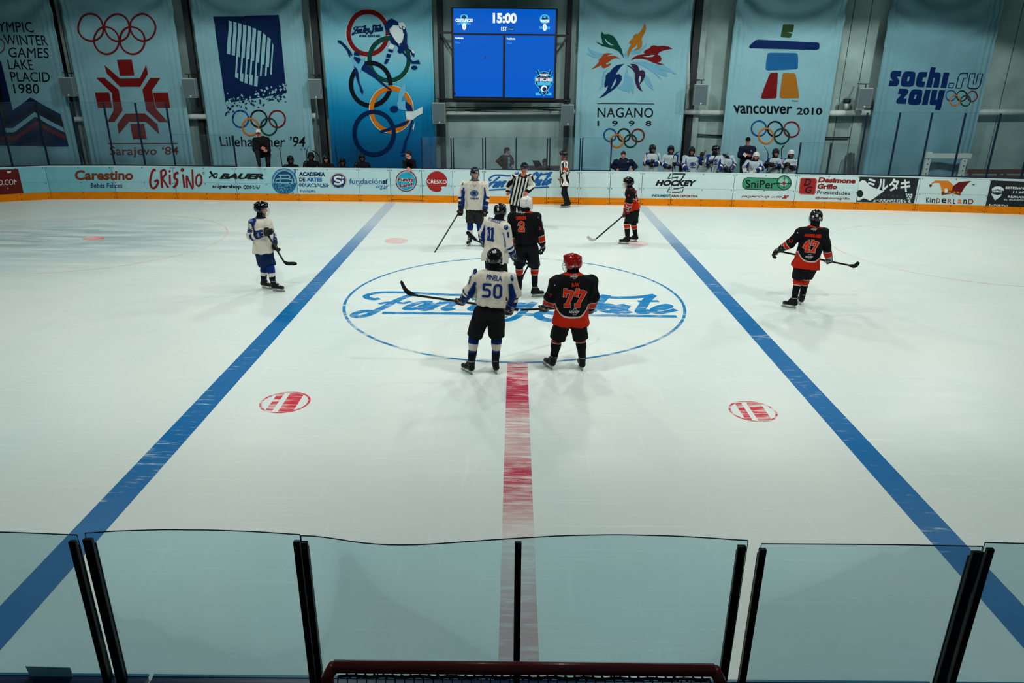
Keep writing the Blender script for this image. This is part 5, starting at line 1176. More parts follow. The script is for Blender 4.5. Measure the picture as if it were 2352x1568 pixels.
def build_person(name, label, J, **k):
    Y0 = J['Y']; g = lambda key: onY(J[key][0], J[key][1], Y0+(J[key][2] if len(J[key]) > 2 else 0))
    kind = k.get('kit', 'W'); hz = k.get('h', .0095)
    S = {}
    for key in ('hd', 'nk', 'sa', 'sb', 'ea', 'eb', 'ha', 'hb'): S[key] = g(key)
    if 'pv' in J: S['pv'] = g('pv')
    else: S['pv'] = S['nk']-V3(0, 0, .52)+V3(0, J.get('lean', 0), 0)
    up = nz(S['nk']-S['pv']); yaw = math.radians(k['yaw']); f0 = V3(math.sin(yaw), math.cos(yaw), 0); fwd = nz(f0-up*(f0 @ up)); right = np.cross(fwd, up)
    F = dict(pv=S['pv'], up=up, fwd=fwd, right=right, L=np.linalg.norm(S['nk']-S['pv']), bw=k.get('bw', 1.0), bd=k.get('bd', 1.0))
    gz = k.get('ground', 0.0)
    # legs
    sg = 1 if (S['sb']-S['sa']) @ right > 0 else -1
    feet = []
    for side, q in (('a', -sg), ('b', sg)):
        hip = S['pv']+right*q*.105-up*.06
        if 'f'+side in J:
            hx, hy, fy = J['f'+side][:3]; H = ice(hx, hy, gz) if len(J['f'+side]) == 3 else onY(hx, hy, J['f'+side][3])
            if len(J['f'+side]) > 4: H[2] = J['f'+side][4]
            fy = fy+0.0; fy = math.radians(fy); ff = V3(math.sin(fy), math.cos(fy), 0)
        else:
            fy = yaw; ff = f0
            if S['pv'][2]-gz < .70: kn = hip+f0*.40+V3(0, 0, -.02); H = V3(kn[0], kn[1], gz)+f0*.02
            else: H = V3(hip[0], hip[1], gz)-f0*.06
        an = H+ff*.055+V3(0, 0, .165 if k.get('skates', True) else .10)
        if 'a'+side in J:
            a2 = onY(J['a'+side][0], J['a'+side][1], an[1]); sh = a2-an; sh[2] = max(-.03, min(.05, sh[2])); an = an+sh
        if 'k'+side in J: kn = g('k'+side)
        elif S['pv'][2]-gz < .70 and 'f'+side not in J: kn = hip+f0*.40+V3(0, 0, -.02)
        else: kn = (hip+an)/2+f0*.05
        feet.append((hip, kn, an, H, ff))
    base = (feet[0][3]+feet[1][3])/2; base[2] = gz
    root = empty(name, base, label, 'person', k.get('group'))
    arms = []
    for side in 'ab':
        sh, el, ha = S['s'+side], S['e'+side], S['h'+side]; d = nz(ha-el)
        if 'w'+side in k: d = nz(V3(*k['w'+side]))
        ax = V3(*k['grip'+side]) if 'grip'+side in k else np.cross(d, f0)+V3(0, 0, .01)
        s = ax-d*(ax @ d)
        if np.linalg.norm(s) < .2: s = np.cross(d, V3(0, 0, 1)); 
        s = nz(s); n = np.cross(d, s); inn = S['pv']+up*.2+fwd*.25-ha
        if n @ inn < 0: n = -n
        arms.append((sh, el, ha-d*.085, d, s, n))
    R = head_frame(k.get('hyaw', k['yaw']), k.get('hpitch', 5), k.get('htilt', 0)); hc = S['hd']-R[2]*.020
    gloved = k.get('gloves', True); beard = k.get('beard'); skin = k.get('skin', SKIN); neckc = BLACK if k.get('neckguard', True) else skin
    # --- body: one continuous surface
    def body(P):
        D = torso_sdf(F, BODYP, -.18, 1.04, P, 2.1)
        D = su(D, cap(P, S['nk']-up*.05, hc-R[2]*.06-R[1]*.02, .068, .062), .03)
        for sh, el, wr, d, s, n in arms:
            D = su(D, cap(P, S['nk']-up*.09, sh, .065, .062), .03); D = su(D, cap(P, sh, el, .054, .042), .025); D = su(D, cap(P, el, wr, .042, .028), .012)
            D = su(D, hand_sdf(P, wr, d, s, n, 1.0 if gloved else 1.08, k.get('curl', .85)), .012)
        for hip, kn, an, H, ff in feet:
            D = su(D, cap(P, hip, kn, .085, .058), .03); D = su(D, cap(P, kn, an, .056, .038), .015); D = su(D, cap(P, an-V3(0, 0, .03)-ff*.012, H+ff*.16+V3(0, 0, .085 if k.get('skates', True) else .035), .032, .022), .02)
        return su(D, head_sdf(P, hc, R), .015)
    pts = np.array([S[q] for q in S]+[x for ft in feet for x in ft[1:4]]); lo, hi = pts.min(0)-.2, pts.max(0)+.2
    fine = [(hc-.15, hc+.15, .0065 if k.get('face', True) else .010)]
    if not gloved: fine += [(a[2]+a[3]*.07-.11, a[2]+a[3]*.07+.11, .006) for a in arms]
    vq = mesh_sdf(body, lo, hi, .014, fine); v = vq[0]; q = (v-hc) @ R.T
    hm = np.clip((q[:, 2]+.115+.3*np.clip(q[:, 1], -.1, .1))/.02, 0, 1)*(np.linalg.norm(q, axis=1) < .19)
    C = head_col(q, skin, beard); hm = hm*np.where((q[:, 1] < .012) & (q[:, 2] < -.02) & k.get('helmet', True) & k.get('neckguard', True), 0, 1); nkm = (((v-S['nk']) @ up) > -.12) & (hm < .5); C = C*hm[:, None]+(1-hm[:, None])*np.where(nkm[:, None] & (np.minimum(np.linalg.norm(v-S['nk'], axis=1), np.linalg.norm(q, axis=1)) < .19)[:, None], neckc, skin)
    put('body', root, vq, m_skin, C)
    # --- jersey or jacket
    prof = JACP if k.get('jacket') else JERP; hem = k.get('hem', -.30); rs = .8 if k.get('jacket') else 1.0; rs *= k.get('sleeve', 1.0)
    def arm_only(P):
        D = None
        for sh, el, wr, d, s, n in arms:
            A = su(cap(P, S['nk']-up*.055+(sh-S['nk'])*.22, sh+up*.0, .062*rs, .080*rs), cap(P, sh, el, .090*rs, .080*rs), .05); A = su(A, cap(P, el, wr-d*.01, .086*rs, .070*rs), .03)
            A = smax(A, (P-wr) @ d-.015, .01); D = A if D is None else np.minimum(D, A)
        return D
    def jersey(P):
        D = su(torso_sdf(F, prof, hem, 1.035, P), arm_only(P), .07)
        if k.get('hood'):
            c = S['nk']-fwd*.05+up*.02; qq = P-c; D = su(D, np.hypot(np.hypot(qq @ right, qq @ fwd)-.085, (qq @ up)*.9)-.05, .03)
        return D+folds(P, k.get('seed', 1), k.get('fold', .010))
    pts = np.array([S['nk'], S['pv']+up*F['L']*hem, S['pv']]+[x for a in arms for x in a[:3]])
    vq = mesh_sdf(jersey, pts.min(0)-.32, pts.max(0)+.32, hz); v = vq[0]
    D0 = torso_sdf(F, prof, hem, 1.03, v); onarm = np.clip((D0-arm_only(v))/.02+.2, 0, 1)
    ta = []
    for sh, el, wr, d, s, n in arms:
        dA = np.minimum(cap(v, sh, el, .09, .08), cap(v, el, wr, .08, .06)); ta.append((dA, tpar(v, sh, el), tpar(v, el, wr), sh, el, wr))
    sel = (ta[1][0] < ta[0][0]); tu = np.where(sel, ta[1][1], ta[0][1]); tf = np.where(sel, ta[1][2], ta[0][2])
    du = np.minimum(*[cap(v, t[3], t[4], .09, .08) for t in ta]); df = np.minimum(*[cap(v, t[4], t[5], .08, .06) for t in ta])
    fore = (tf > 0.0) & ((df < du+.004) | (tf > .15)); fore = fore*onarm
    qv = v-S['pv']; hh = qv @ up/F['L']; xx = qv @ right; yy = qv @ fwd; wloc = np.interp(hh, prof[0], prof[1])*F['bw']
    # arm angle: >0 on the side turned to the body, the back and below
    cx = np.where(sel[:, None], ta[1][3]+(ta[1][4]-ta[1][3])*np.clip(tu, 0, 1)[:, None], ta[0][3]+(ta[0][4]-ta[0][3])*np.clip(tu, 0, 1)[:, None])
    rad = (v-cx)/(np.linalg.norm(v-cx, axis=1)[:, None]+1e-6); inw = nz_rows(S['pv']+up*F['L']*.55-cx); ang = (rad*inw).sum(1)
    upper = onarm*(1-fore)
    cf = np.where(sel[:, None], ta[1][4]+(ta[1][5]-ta[1][4])*np.clip(tf, 0, 1)[:, None], ta[0][4]+(ta[0][5]-ta[0][4])*np.clip(tf, 0, 1)[:, None]); ang2 = (nz_rows(v-cf)*nz_rows(S['pv']+up*F['L']*.4-cf)).sum(1)
    if kind == 'W':
        C = paint(k.get('base', OFFW), (upper*band(tu, .16+.5*np.clip(-ang, 0, 1), 1.4, .05)*np.clip((ang+.22)/.12, 0, 1), BLUE_), (fore, BLUE_), (fore*band(tf, .20, .42, .03)*np.clip((.0-ang2)/.12, 0, 1), OFFW), (fore*band(tf, .42, .56, .03)*np.clip((.0-ang2)/.12, 0, 1), NAVY), (band(hh, 1.0, 2, .01)*(1-onarm), NAVY))
    elif kind == 'B':
        hb = hem+(.145+.15*np.clip(np.abs(xx)/wloc, 0, 1)**3)/F['L']
        C = paint(BLACK, (fore*band(tf, .22, .80, .03), OFFW), (fore*band(tf, .27, .75, .03), RED_), ((1-onarm)*band(hh, -9, hb+.030, .012)*(hem < -.04), OFFW), ((1-onarm)*band(hh, -9, hb, .012)*(hem < -.04), RED_), (band(hh, 1.0, 2, .01)*(1-onarm), k.get('collar', RED_)))
    elif kind == 'R':
        st = (np.sin(xx*2*math.pi/.094+.4) > 0).astype(float); 
        an = np.arctan2((rad*fwd).sum(1), (rad*np.cross(inw, fwd)).sum(1)); st2 = (np.sin(an*4) > 0).astype(float); st = st*(1-onarm)+st2*onarm
        C = paint(L3(222, 218, 208), (st, BLACK), (fore*band(tf, .86, 2, .02), BLACK), (band(hh, 1.005, 2, .01)*(1-onarm), BLACK))
        if 'armband' in k: sid = sel if k['armband'] == 'b' else ~sel; C = C*(1-(upper*sid*band(tu, .55, .85, .03))[:, None])+RED_[None]*(upper*sid*band(tu, .55, .85, .03))[:, None]
    else:
        C = np.tile(k['cloth'], (len(v), 1)); 
        if 'chest' in k: m_ = (1-onarm)*band(np.abs(xx), -1, .055, .01)*(yy > 0)*band(hh, -.5, .93, .02); C = C*(1-m_[:, None])+k['chest'][None]*m_[:, None]
    jer = put(k.get('top', 'jersey'), root, vq, m_cloth, C)
    # --- trousers, socks
    if k.get('pants', True):
        pr = k.get('pr', 1.0)
        def pants(P):
            D = torso_sdf(F, (([-.5, -.2, 0, .3]), [.185, .19, .18, .155], [.15, .155, .145, .12]), -.20, .20, P, 2.3)
            for hip, kn, an, H, ff in feet:
                if k.get('long'): T = su(cap(P, hip, kn, .105*pr, .078*pr), cap(P, kn, an, .078*pr, .066*pr), .02); T = smax(T, (P-an) @ nz(an-kn)-.03, .01)
                else: T = cap(P, hip-(kn-hip)*.0, hip+(kn-hip)*.97, .132*pr, .122*pr); T = smax(T, (P-(hip+(kn-hip)*.93)) @ nz(kn-hip), .012)
                D = su(D, T, .02)
            return D+folds(P, k.get('seed', 1)+50, .006)
        pts = np.array([S['pv']]+[x for ft in feet for x in ft[:3]]); vq = mesh_sdf(pants, pts.min(0)-.24, pts.max(0)+.24, .012)
        pc = k.get('pcol', L3(20, 22, 25)); put('trousers' if k.get('long') else 'padded_shorts', root, vq, m_cloth, np.tile(pc, (len(vq[0]), 1)))
    if k.get('socks', True) and not k.get('long'):
        for hip, kn, an, H, ff in feet:
            d = nz(an-kn); a0 = kn-d*.06
            def sock(P): return smax(smax(su(cap(P, kn+ff*.01, kn+d*.10, .078, .076), cap(P, kn+d*.05, an, .076, .056), .02), (a0-P) @ d, .01), (P-an) @ d-.01, .01)+folds(P, 9, .004)
            pts = np.array([kn, an]); vq = mesh_sdf(sock, pts.min(0)-.14, pts.max(0)+.14, .0095); t = tpar(vq[0], kn, an); sb = k.get('bands')
            if kind == 'W': b0, b1, b2, b3 = sb or (.30, .54, .64, .98); C = paint(BLUE_, (band(t, b0, b1, .02), OFFW), (band(t, b2, b3, .02), NAVY*.5))
            else: b0, b1 = sb or (.12, .36); C = paint(BLACK, (band(t, b0-.03, b1+.03, .012), OFFW), (band(t, b0, b1, .012), RED_))
            put('sock', root, vq, m_cloth, C)
    # --- skates or shoes
    if k.get('skates', True):
        for hip, kn, an, H, ff in feet:
            u = nz(an-(H+ff*.055)); u = nz(u-ff*(u @ ff)); sd = np.cross(ff, u); hl = H+ff*.03+u*.105; to = H+ff*.225+u*.092; sc = nz(kn-an)
            def boot(P):
                D = su(cap(P, hl, to, .044, .040, (u, 1.12)), cap(P, an-sc*.03, an+sc*.055, .052, .056), .035); D = su(D, cap(P, hl, an, .048, .050), .02); D = su(D, cap(P, an+ff*.012, H+ff*.15+u*.105, .048, .040), .02)
                D = np.minimum(D, cap(P, an+sc*.03-ff*.045, an+sc*.115-ff*.055, .026, .018, (ff, 2.2))); D = np.minimum(D, cap(P, an+sc*.02+ff*.04, an+sc*.11+ff*.06, .032, .026, (ff, 2.4)))
                return smax(D, (H+u*.064-P) @ u, .006)
            pts = np.array([H, an+sc*.1, to]); vq = mesh_sdf(boot, pts.min(0)-.09, pts.max(0)+.09, .0085); v = vq[0]; hh_ = (v-H) @ u; xf = (v-H) @ ff
            sr = (np.sin(xf*120) > .2)*band(xf, .085, .185, .01)*np.clip(((v-H) @ u-.11)/.01, 0, 1)*(np.abs((v-H) @ sd) < .022)
            C = paint(BLACK, (band(hh_, .0, .078, .006), L3(40, 42, 42)), (sr.astype(float), L3(200, 200, 195)), (band(hh_, .215, .224, .004)*.8, L3(190, 190, 185)), (band(xf, .225, .4, .01)*.6, L3(60, 44, 40)))
            b = put('skate', root, vq, m_boot, C)
            a = MB(); prof_ = [(.005, .066), (.27, .066), (.262, .05), (.235, .026), (.205, .026), (.185, .05), (.10, .05), (.08, .026), (.03, .026), (.01, .045)]
            vs = [H+ff*x+u*z+sd*w for w in (-.011, .011) for x, z in prof_]; N_ = len(prof_); a.add(vs, [tuple(range(N_)), tuple(range(2*N_-1, N_-1, -1))]+[(i, N_+i, N_+(i+1) % N_, (i+1) % N_) for i in range(N_)], m_hold); a.build('blade_holder', b)
            a = MB(); pr_ = [(-.005, .014), (.0, .004), (.02, 0), (.25, 0), (.275, .006), (.285, .018), (.28, .03), (.0, .03)]; vs = [H+ff*x+u*z+sd*w for w in (-.003, .003) for x, z in pr_]; N_ = len(pr_)
            a.add(vs, [tuple(range(N_)), tuple(range(2*N_-1, N_-1, -1))]+[(i, N_+i, N_+(i+1) % N_, (i+1) % N_) for i in range(N_)], m_blade); a.build('runner', b)
    elif k.get('shoes', True):
        for hip, kn, an, H, ff in feet:
            u = V3(0, 0, 1)
            def shoe(P): return smax(su(cap(P, H+ff*.02+u*.045, H+ff*.2+u*.035, .042, .040), cap(P, an, H+ff*.03+u*.05, .042, .044), .03), (H-P) @ u, .004)
            pts = np.array([H, an, H+ff*.22]); vq = mesh_sdf(shoe, pts.min(0)-.08, pts.max(0)+.08, .010); t = vq[0][:, 2]-H[2]
            put('shoe', root, vq, m_boot, paint(BLACK, (band(t, -1, .022, .006), L3(205, 205, 200))))
    # --- gloves
    if gloved:
        for i, (sh, el, wr, d, s, n) in enumerate(arms):
            kg = k.get('gk', 1.12)
            def glove(P):
                D = hand_sdf(P, wr+d*.005, d, s, n, 1.42*kg, k.get('curl', .85)); D = su(D, cap(P, wr-d*.02, wr+d*.07, .050*kg, .054*kg, (n, 1.25)), .02)
                D = su(D, cap(P, wr+d*.03-n*.012, wr+d*.095-n*.016, .045*kg, .044*kg, (n, 1.4)), .02)
                c = cap(P, wr-d*.085, wr+d*.0, .073*kg, .058*kg); return su(D, smax(c, (wr-d*.075-P) @ d, .008), .012)
            c0 = wr+d*.05; vq = mesh_sdf(glove, c0-.22, c0+.22, .0075); v = vq[0]; x = (v-wr) @ d; y = (v-wr) @ s; z = (v-wr) @ n
            gc, ga = k.get('gcol', (BLACK, L3(196, 196, 192))); top = (z < .02)
            C = paint(gc, (band(x, -.078, -.066, .005), ga), (band(x, -.012, -.002, .005)*top, ga), (band(x, .062, .070, .004)*top, ga), ((np.abs(np.abs(y)-.032) < .005)*band(x, .0, .06, .005)*top, ga), (band(x, -.058, -.026, .004)*top*(np.sin(y*260) > .1)*(np.abs(y) < .045)*.9, ga))
            put('glove', root, vq, m_glove, C)
    if k.get('neckguard', True):
        def ng(P): return smax(cap(P, S['nk']-up*.02+fwd*.005, hc-R[2]*.06-R[1]*.018, .088, .083), .0-(P-S['nk']) @ up-.03, .01)+folds(P, 4, .004)
        vq = mesh_sdf(ng, S['nk']-.2, hc+.14, .0095); put('neck_guard', root, vq, m_cloth, np.tile(k.get('ngcol', BLACK), (len(vq[0]), 1)))
    # --- head gear
    if k.get('helmet', True):
        hcol = k.get('hcol', BLACK); I = np.eye(3); HS = k.get('hs', 1.09)
        def helmet(P):
            q = (P-hc) @ R.T/HS; D = ell(q, V3(0, -.008, .036), I, (.106, .130, .116))
            for s in (-1, 1):
                D = su(D, cap(q, V3(s*.035, -.10, .085), V3(s*.035, .085, .105), .030, .026), .02); D = su(D, ell(q, V3(s*.094, -.012, -.012), I, (.018, .048, .046)), .015)
            D = su(D, ell(q, V3(0, -.105, .0), I, (.06, .03, .05)), .03)
            D = smax(D, .46*q[:, 1]-q[:, 2]-.016-.055*np.clip((np.abs(q[:, 0])-.07)/.03, 0, 1)*np.clip((.045-q[:, 1])/.03, 0, 1), .008)
            return D*HS
        vq = mesh_sdf(helmet, hc-.20, hc+.20, .0065); q = (vq[0]-hc) @ R.T/HS; a_ = np.abs(q[:, 0])
        vent = band(a_, .012, .022, .004)*((np.sin(q[:, 1]*75) > .35) & (q[:, 2] > .07)); rivet = np.clip((.0085-np.hypot(q[:, 1]+.03, q[:, 2]+.005))/.003, 0, 1)*(a_ > .09); rim = np.clip((.0+.42*q[:, 1]-q[:, 2]+.012)/.006, 0, 1)*0
        seam = band(a_, .066, .071, .003)*(q[:, 2] > .0)
        dk = L3(8, 9, 11) if hcol is not BLACK else L3(46, 48, 52)
        C = paint(hcol, (vent*.9, L3(10, 10, 12)), (seam*.6, dk), (rivet, L3(180, 180, 176)))
        hel = put('helmet', root, vq, m_hel, C)
        a = MB(); ch = []
        for s in (-1, 1): a.tube([hc+R.T @ V3(s*.096, .0, -.02), hc+R.T @ V3(s*.088, .03, -.075), hc+R.T @ V3(s*.03, .075, -.112)], .006, m_nblack, 5)
        a.build('chin_strap', root)
        if k.get('cage'):
            mw = m_cageW if k['cage'] == 'w' else m_cageD; a = MB()
            cp = lambda az, el: hc+HS*R.T @ (V3(0, .012, -.03)+V3(.108*math.sin(az)*math.cos(el), .132*math.cos(az)*math.cos(el), .115*math.sin(el)))
            for az in np.linspace(-1.2, 1.2, 7): a.tube([cp(az, e) for e in np.linspace(.48, -.95, 9)], .0017, mw, 4)
            for e in np.linspace(.48, -.95, 6): a.tube([cp(z, e) for z in np.linspace(-1.4, 1.4, 13)], .0017, mw, 4)
            a.tube([cp(z, .5) for z in np.linspace(-1.45, 1.45, 13)], .003, mw, 5); a.build('cage', root)
    if k.get('hair'):
        I = np.eye(3); hl_ = k['hair']
        def hair(P):
            q = (P-hc) @ R.T; D = ell(q, V3(0, -.02, .04), I, (.088, .104, .098)); D = smax(D, .028+.9*q[:, 1]-q[:, 2]-.055, .015)
            if hl_ == 'long': D = su(D, cap(q, V3(0, -.075, .02), V3(0, -.10, -.14), .065, .035), .04)
            return D+folds(P*2.2, 3, .006)
        put('hair', root, mesh_sdf(hair, hc-.22, hc+.18, .009), m_hair)
    if k.get('cap_col') is not None:
        I = np.eye(3); fc = k.get('cap_dir', 1)
        def hat(P):
            q = (P-hc) @ R.T; D = smax(ell(q, V3(0, -.008, .045), I, (.088, .105, .088)), .035-q[:, 2], .006)
            return su(D, np.maximum(ell(q, V3(0, .10*fc, .045), I, (.075, .085, .03)), np.abs(q[:, 2]-.045+.25*(fc*q[:, 1]-.09).clip(0))-.006), .006)
        vq = mesh_sdf(hat, hc-.22, hc+.22, .0075); q = (vq[0]-hc) @ R.T
        put('cap', root, vq, m_cloth, paint(k['cap_col'], ((q[:, 1]*fc > .088).astype(float)*(q[:, 2] < .07), k.get('brim_col', k['cap_col']))))
    if k.get('scarf') is not None:
        def sf(P): qq = P-(S['nk']+up*.03+fwd*.01); return np.hypot(np.hypot(qq @ right, qq @ fwd)-.075, (qq @ up))-.045+folds(P, 5, .01)
        vq = mesh_sdf(sf, S['nk']-.22, S['nk']+.25, .012); put('scarf', root, vq, m_cloth, np.tile(k['scarf'], (len(vq[0]), 1)))
    # --- surface for numbers and crests
    Yc = float((S['pv'][1]+S['nk'][1])/2)
    def pos(u, v, o):
        d = FWD[None]+((u-1176)/FPX)[:, None]*RGT[None]+((v-784)/FPX)[:, None]*DWN[None]; d = d/np.linalg.norm(d, axis=1)[:, None]
        t = (Yc-.75)/d[:, 1]; t0 = Yc/d[:, 1]
        for _ in range(46): t = t+np.clip(jersey(EYE+d*t[:, None]), -.1, .2)*.62
        t = np.where(t < t0+.5, t, t0); return EYE+d*(t-o)[:, None]
    def posh(u, v, o):
        d = FWD[None]+((u-1176)/FPX)[:, None]*RGT[None]+((v-784)/FPX)[:, None]*DWN[None]; d = d/np.linalg.norm(d, axis=1)[:, None]
        t = np.linalg.norm(hc-EYE)-.3+0*d[:, 0]; t0 = np.linalg.norm(hc-EYE)
        for _ in range(40): t = t+np.clip(helmet(EYE+d*t[:, None]), -.1, .2)*.6
        return EYE+d*(np.where(t < t0+.2, t, t0)-o)[:, None]
    js = Surf(lambda px, py: (px, py), pos, 4.0)
    for nm, fn in k.get('prints', ()):
        p = Print(js, .005, .0022); fn(p); p.build(nm, jer)
    for nm, fn in k.get('hprints', ()):
        p = Print(Surf(lambda px, py: (px, py), posh, 3.0), .003, .0015); fn(p); p.build(nm, hel)
    return root
def nz_rows(v): return v/(np.linalg.norm(v, axis=1)[:, None]+1e-9)

def digits(p, body, quad, fill, edge=None, ew=.85, L=0):
    """block digits drawn as strokes of a slab font inside the quad"""
    G = {'7': [[(.08,.16),(.92,.16),(.45,.86)], [(.08,.04),(.08,.38)], [(.22,.93),(.68,.93)]], '4': [[(.72,.96),(.72,.06),(.10,.68),(.98,.68)], [(.5,.94),(.94,.94)]],
         '2': [[(.12,.34),(.2,.12),(.5,.06),(.8,.12),(.88,.32),(.74,.5),(.25,.74),(.14,.92),(.92,.92)], [(.92,.70),(.92,.98)]], '1': [[(.22,.22),(.52,.08),(.52,.92)], [(.16,.93),(.9,.93)]],
         '5': [[(.92,.08),(.14,.08),(.14,.46),(.66,.44),(.88,.56),(.88,.80),(.7,.92),(.1,.92)]], '0': [[(.3,.07),(.7,.07),(.88,.22),(.88,.78),(.7,.93),(.3,.93),(.12,.78),(.12,.22),(.3,.07)]], '6': [[(.86,.10),(.4,.08),(.14,.3),(.12,.7),(.3,.92),(.7,.92),(.88,.75),(.86,.52),(.6,.42),(.16,.5)]]}
    q = [np.array(c, float) for c in quad]; n = len(body); H = np.linalg.norm(q[3]-q[0])
    for k_, (mat_, w, LL) in enumerate((((edge, H*.19+ew*2, L), (fill, H*.19, L+1.5)) if edge else ((fill, H*.17, L),))):
        for i, ch in enumerate(body):
            for st in G[ch]:
                pts = []
                for x, y in st:
                    a = (i+.11+x*.78)/n; pts.append((q[0]*(1-a)+q[1]*a)*(1-y)+(q[3]*(1-a)+q[2]*a)*y)
                P = []
                for j in range(len(pts)-1): P += [pts[j]+(pts[j+1]-pts[j])*t for t in np.linspace(0, 1, 5)[:-1]]
                P.append(pts[-1]); e0 = nz(P[0]-P[1])*w*.42; e1 = nz(P[-1]-P[-2])*w*.42; P = [P[0]+e0*(.9 if ch not in '0' else 0)]+P[1:-1]+[P[-1]+e1*(.9 if ch not in '0' else 0)]
                p.stroke(P, w, mat_, LL+.3*i, smooth=False)
def stick(label, butt, heel, blade, Y0, wdir=(0, 0, 1), m=None, mb=None, group='hockey sticks', tape=True):
    """butt, heel and blade points as (px, py, dy) from depth Y0; wdir = the direction of the blade's height"""
    g = lambda q: onY(q[0], q[1], Y0+q[2]); b, h = g(butt), g(heel); bl = [g(q) for q in blade]; w = nz(V3(*wdir))
    root = empty('hockey_stick', b, label, 'hockey stick', group)
    a = MB(); a.bar(b, h, .024, .032, m or m_shaft, w); a.build('shaft', root, bevel=.004)
    if tape: a = MB(); d = nz(h-b); a.bar(b-d*.01, b+d*.14, .028, .036, m_tape, w); a.build('grip_tape', root)
    pts = catmull([h-nz(h-b)*.04]+bl, 4); d_ = [nz(pts[min(i+1, len(pts)-1)]-pts[max(i-1, 0)]) for i in range(len(pts))]; vs = []; N = len(pts)
    for i, p_ in enumerate(pts):
        u = nz(w-d_[i]*(w @ d_[i])); s = np.cross(d_[i], u); t = i/(N-1); hh = .020+.018*min(1, t*4); hh *= 1 if i < N-2 else .85 if i == N-2 else .6
        for a_, c_ in ((-1, -1), (1, -1), (1, 1), (-1, 1)): vs.append(p_+u*hh*c_+s*.006*a_)
    fs = [(4*i+k_, 4*i+(k_+1) % 4, 4*i+4+(k_+1) % 4, 4*i+4+k_) for i in range(N-1) for k_ in range(4)]+[(3, 2, 1, 0), tuple(4*(N-1)+k_ for k_ in range(4))]
    a = MB(); a.add(vs, fs, mb or m_tape); a.build('blade', root, bevel=.003)
    return root
# ------------------------------------------------------------------ skaters
def sponsor(p, cx, cy, s, m):
    p.text('HOCKEY', [(cx-9*s,cy-2.2*s),(cx+10*s,cy-2.0*s),(cx+8.6*s,cy+2.6*s),(cx-10*s,cy+2.4*s)], m, 2, bold=.05)
    p.stroke([(cx-3*s,cy-3*s),(cx-1*s,cy-5.6*s),(cx+5*s,cy-5.6*s),(cx+3*s,cy-3.2*s)], .8*s, m, 2, smooth=False).stroke([(cx-2*s,cy+3.6*s),(cx-3*s,cy+5.4*s),(cx+3*s,cy+5.4*s),(cx+4.4*s,cy+3.6*s)], .8*s, m, 2, smooth=False)
def patch(p, cx, cy, rx, ry, rot=0.0):
    p.disc((cx,cy), rx, ry, m_nblue, 0, rot, 20).disc((cx,cy-.2*ry), rx*.72, ry*.62, m_nsil, 1, rot, 16).disc((cx+.1*rx,cy+.15*ry), rx*.4, ry*.28, m_nblue, 2, rot, 12)
def wcrest(p, cx, cy, rx, ry):
    p.disc((cx,cy), rx, ry, m_nblue, 0).disc((cx,cy), rx*.86, ry*.82, m_nsil, 1).poly([(cx-rx*.7,cy+ry*.1),(cx-rx*.2,cy-ry*.5),(cx+rx*.5,cy-ry*.4),(cx+rx*.2,cy),(cx+rx*.5,cy+ry*.5),(cx-rx*.3,cy+ry*.4)], m_nblue, 2)
    p.text('WEHH', [(cx-rx,cy+ry*1.35),(cx+rx,cy+ry*1.35),(cx+rx,cy+ry*2.0),(cx-rx,cy+ry*2.0)], m_nblue, 1, bold=.04)
iceY = lambda *pts: float(np.mean([ice(*p)[1] for p in pts]))

# 50
Y = iceY((1085,861),(1141,860))+.05
build_person('hockey_player', 'person in white jersey number 50, back turned, holding a stick level', dict(Y=Y, hd=(1136,592,.05), nk=(1135,620,.02), sa=(1096,637,0), sb=(1173,640,0), ea=(1078,668,.02), eb=(1183,674,.02), ha=(1061,693,.16), hb=(1170,714,.16), pv=(1124,712,-.03),
   ka=(1089,775,.03), kb=(1141,775,.03), aa=(1083,826), ab=(1138,826), fa=(1085,861,-42), fb=(1141,860,-10)), kit='W', yaw=2, hyaw=5, hpitch=8, seed=3, hem=.12, bw=.98, face=False, h=.0085, pr=1.0, gripa=(1,.2,-.1), gripb=(1,.2,-.1), bands=(.24,.52,.62,1.05),
   prints=[('name_lettering', lambda p: p.text('PINELA', [(1118,629),(1153.5,634),(1152.5,646),(1117,641)], m_nblue, bold=.02)), ('number', lambda p: digits(p, '50', [(1106,649.5),(1157,654),(1155,686),(1104,682)], m_nblue)),
           ('shoulder_patch', lambda p: patch(p, 1091, 623, 4.6, 6.8, .35)), ('shoulder_patch', lambda p: patch(p, 1176, 638.5, 3.6, 7.5, -.15)), ('sleeve_number', lambda p: p.text('50', [(1078,634),(1083,632),(1079,652),(1075,654)], m_nblue, bold=.03))],
   hprints=[('helmet_number', lambda p: p.text('50', [(1131,575.5),(1140,575.5),(1140,581.5),(1131,581.5)], m_nwhite, bold=.05)), ('reflector', lambda p: p.disc((1123,598), 2, 2.4, m_nwhite).disc((1148,599), 2, 2.4, m_nwhite).disc((1133.5,599.5), 1, 1.1, m_nwhite))])
stick('long black stick held level by the white number 50, blade raised to the left', (1189,711.5,.24), (948,677,.24), [(937,671,.22),(928,660,.2),(921,645,.18)], Y, (0,.55,.8), mb=m_tape)
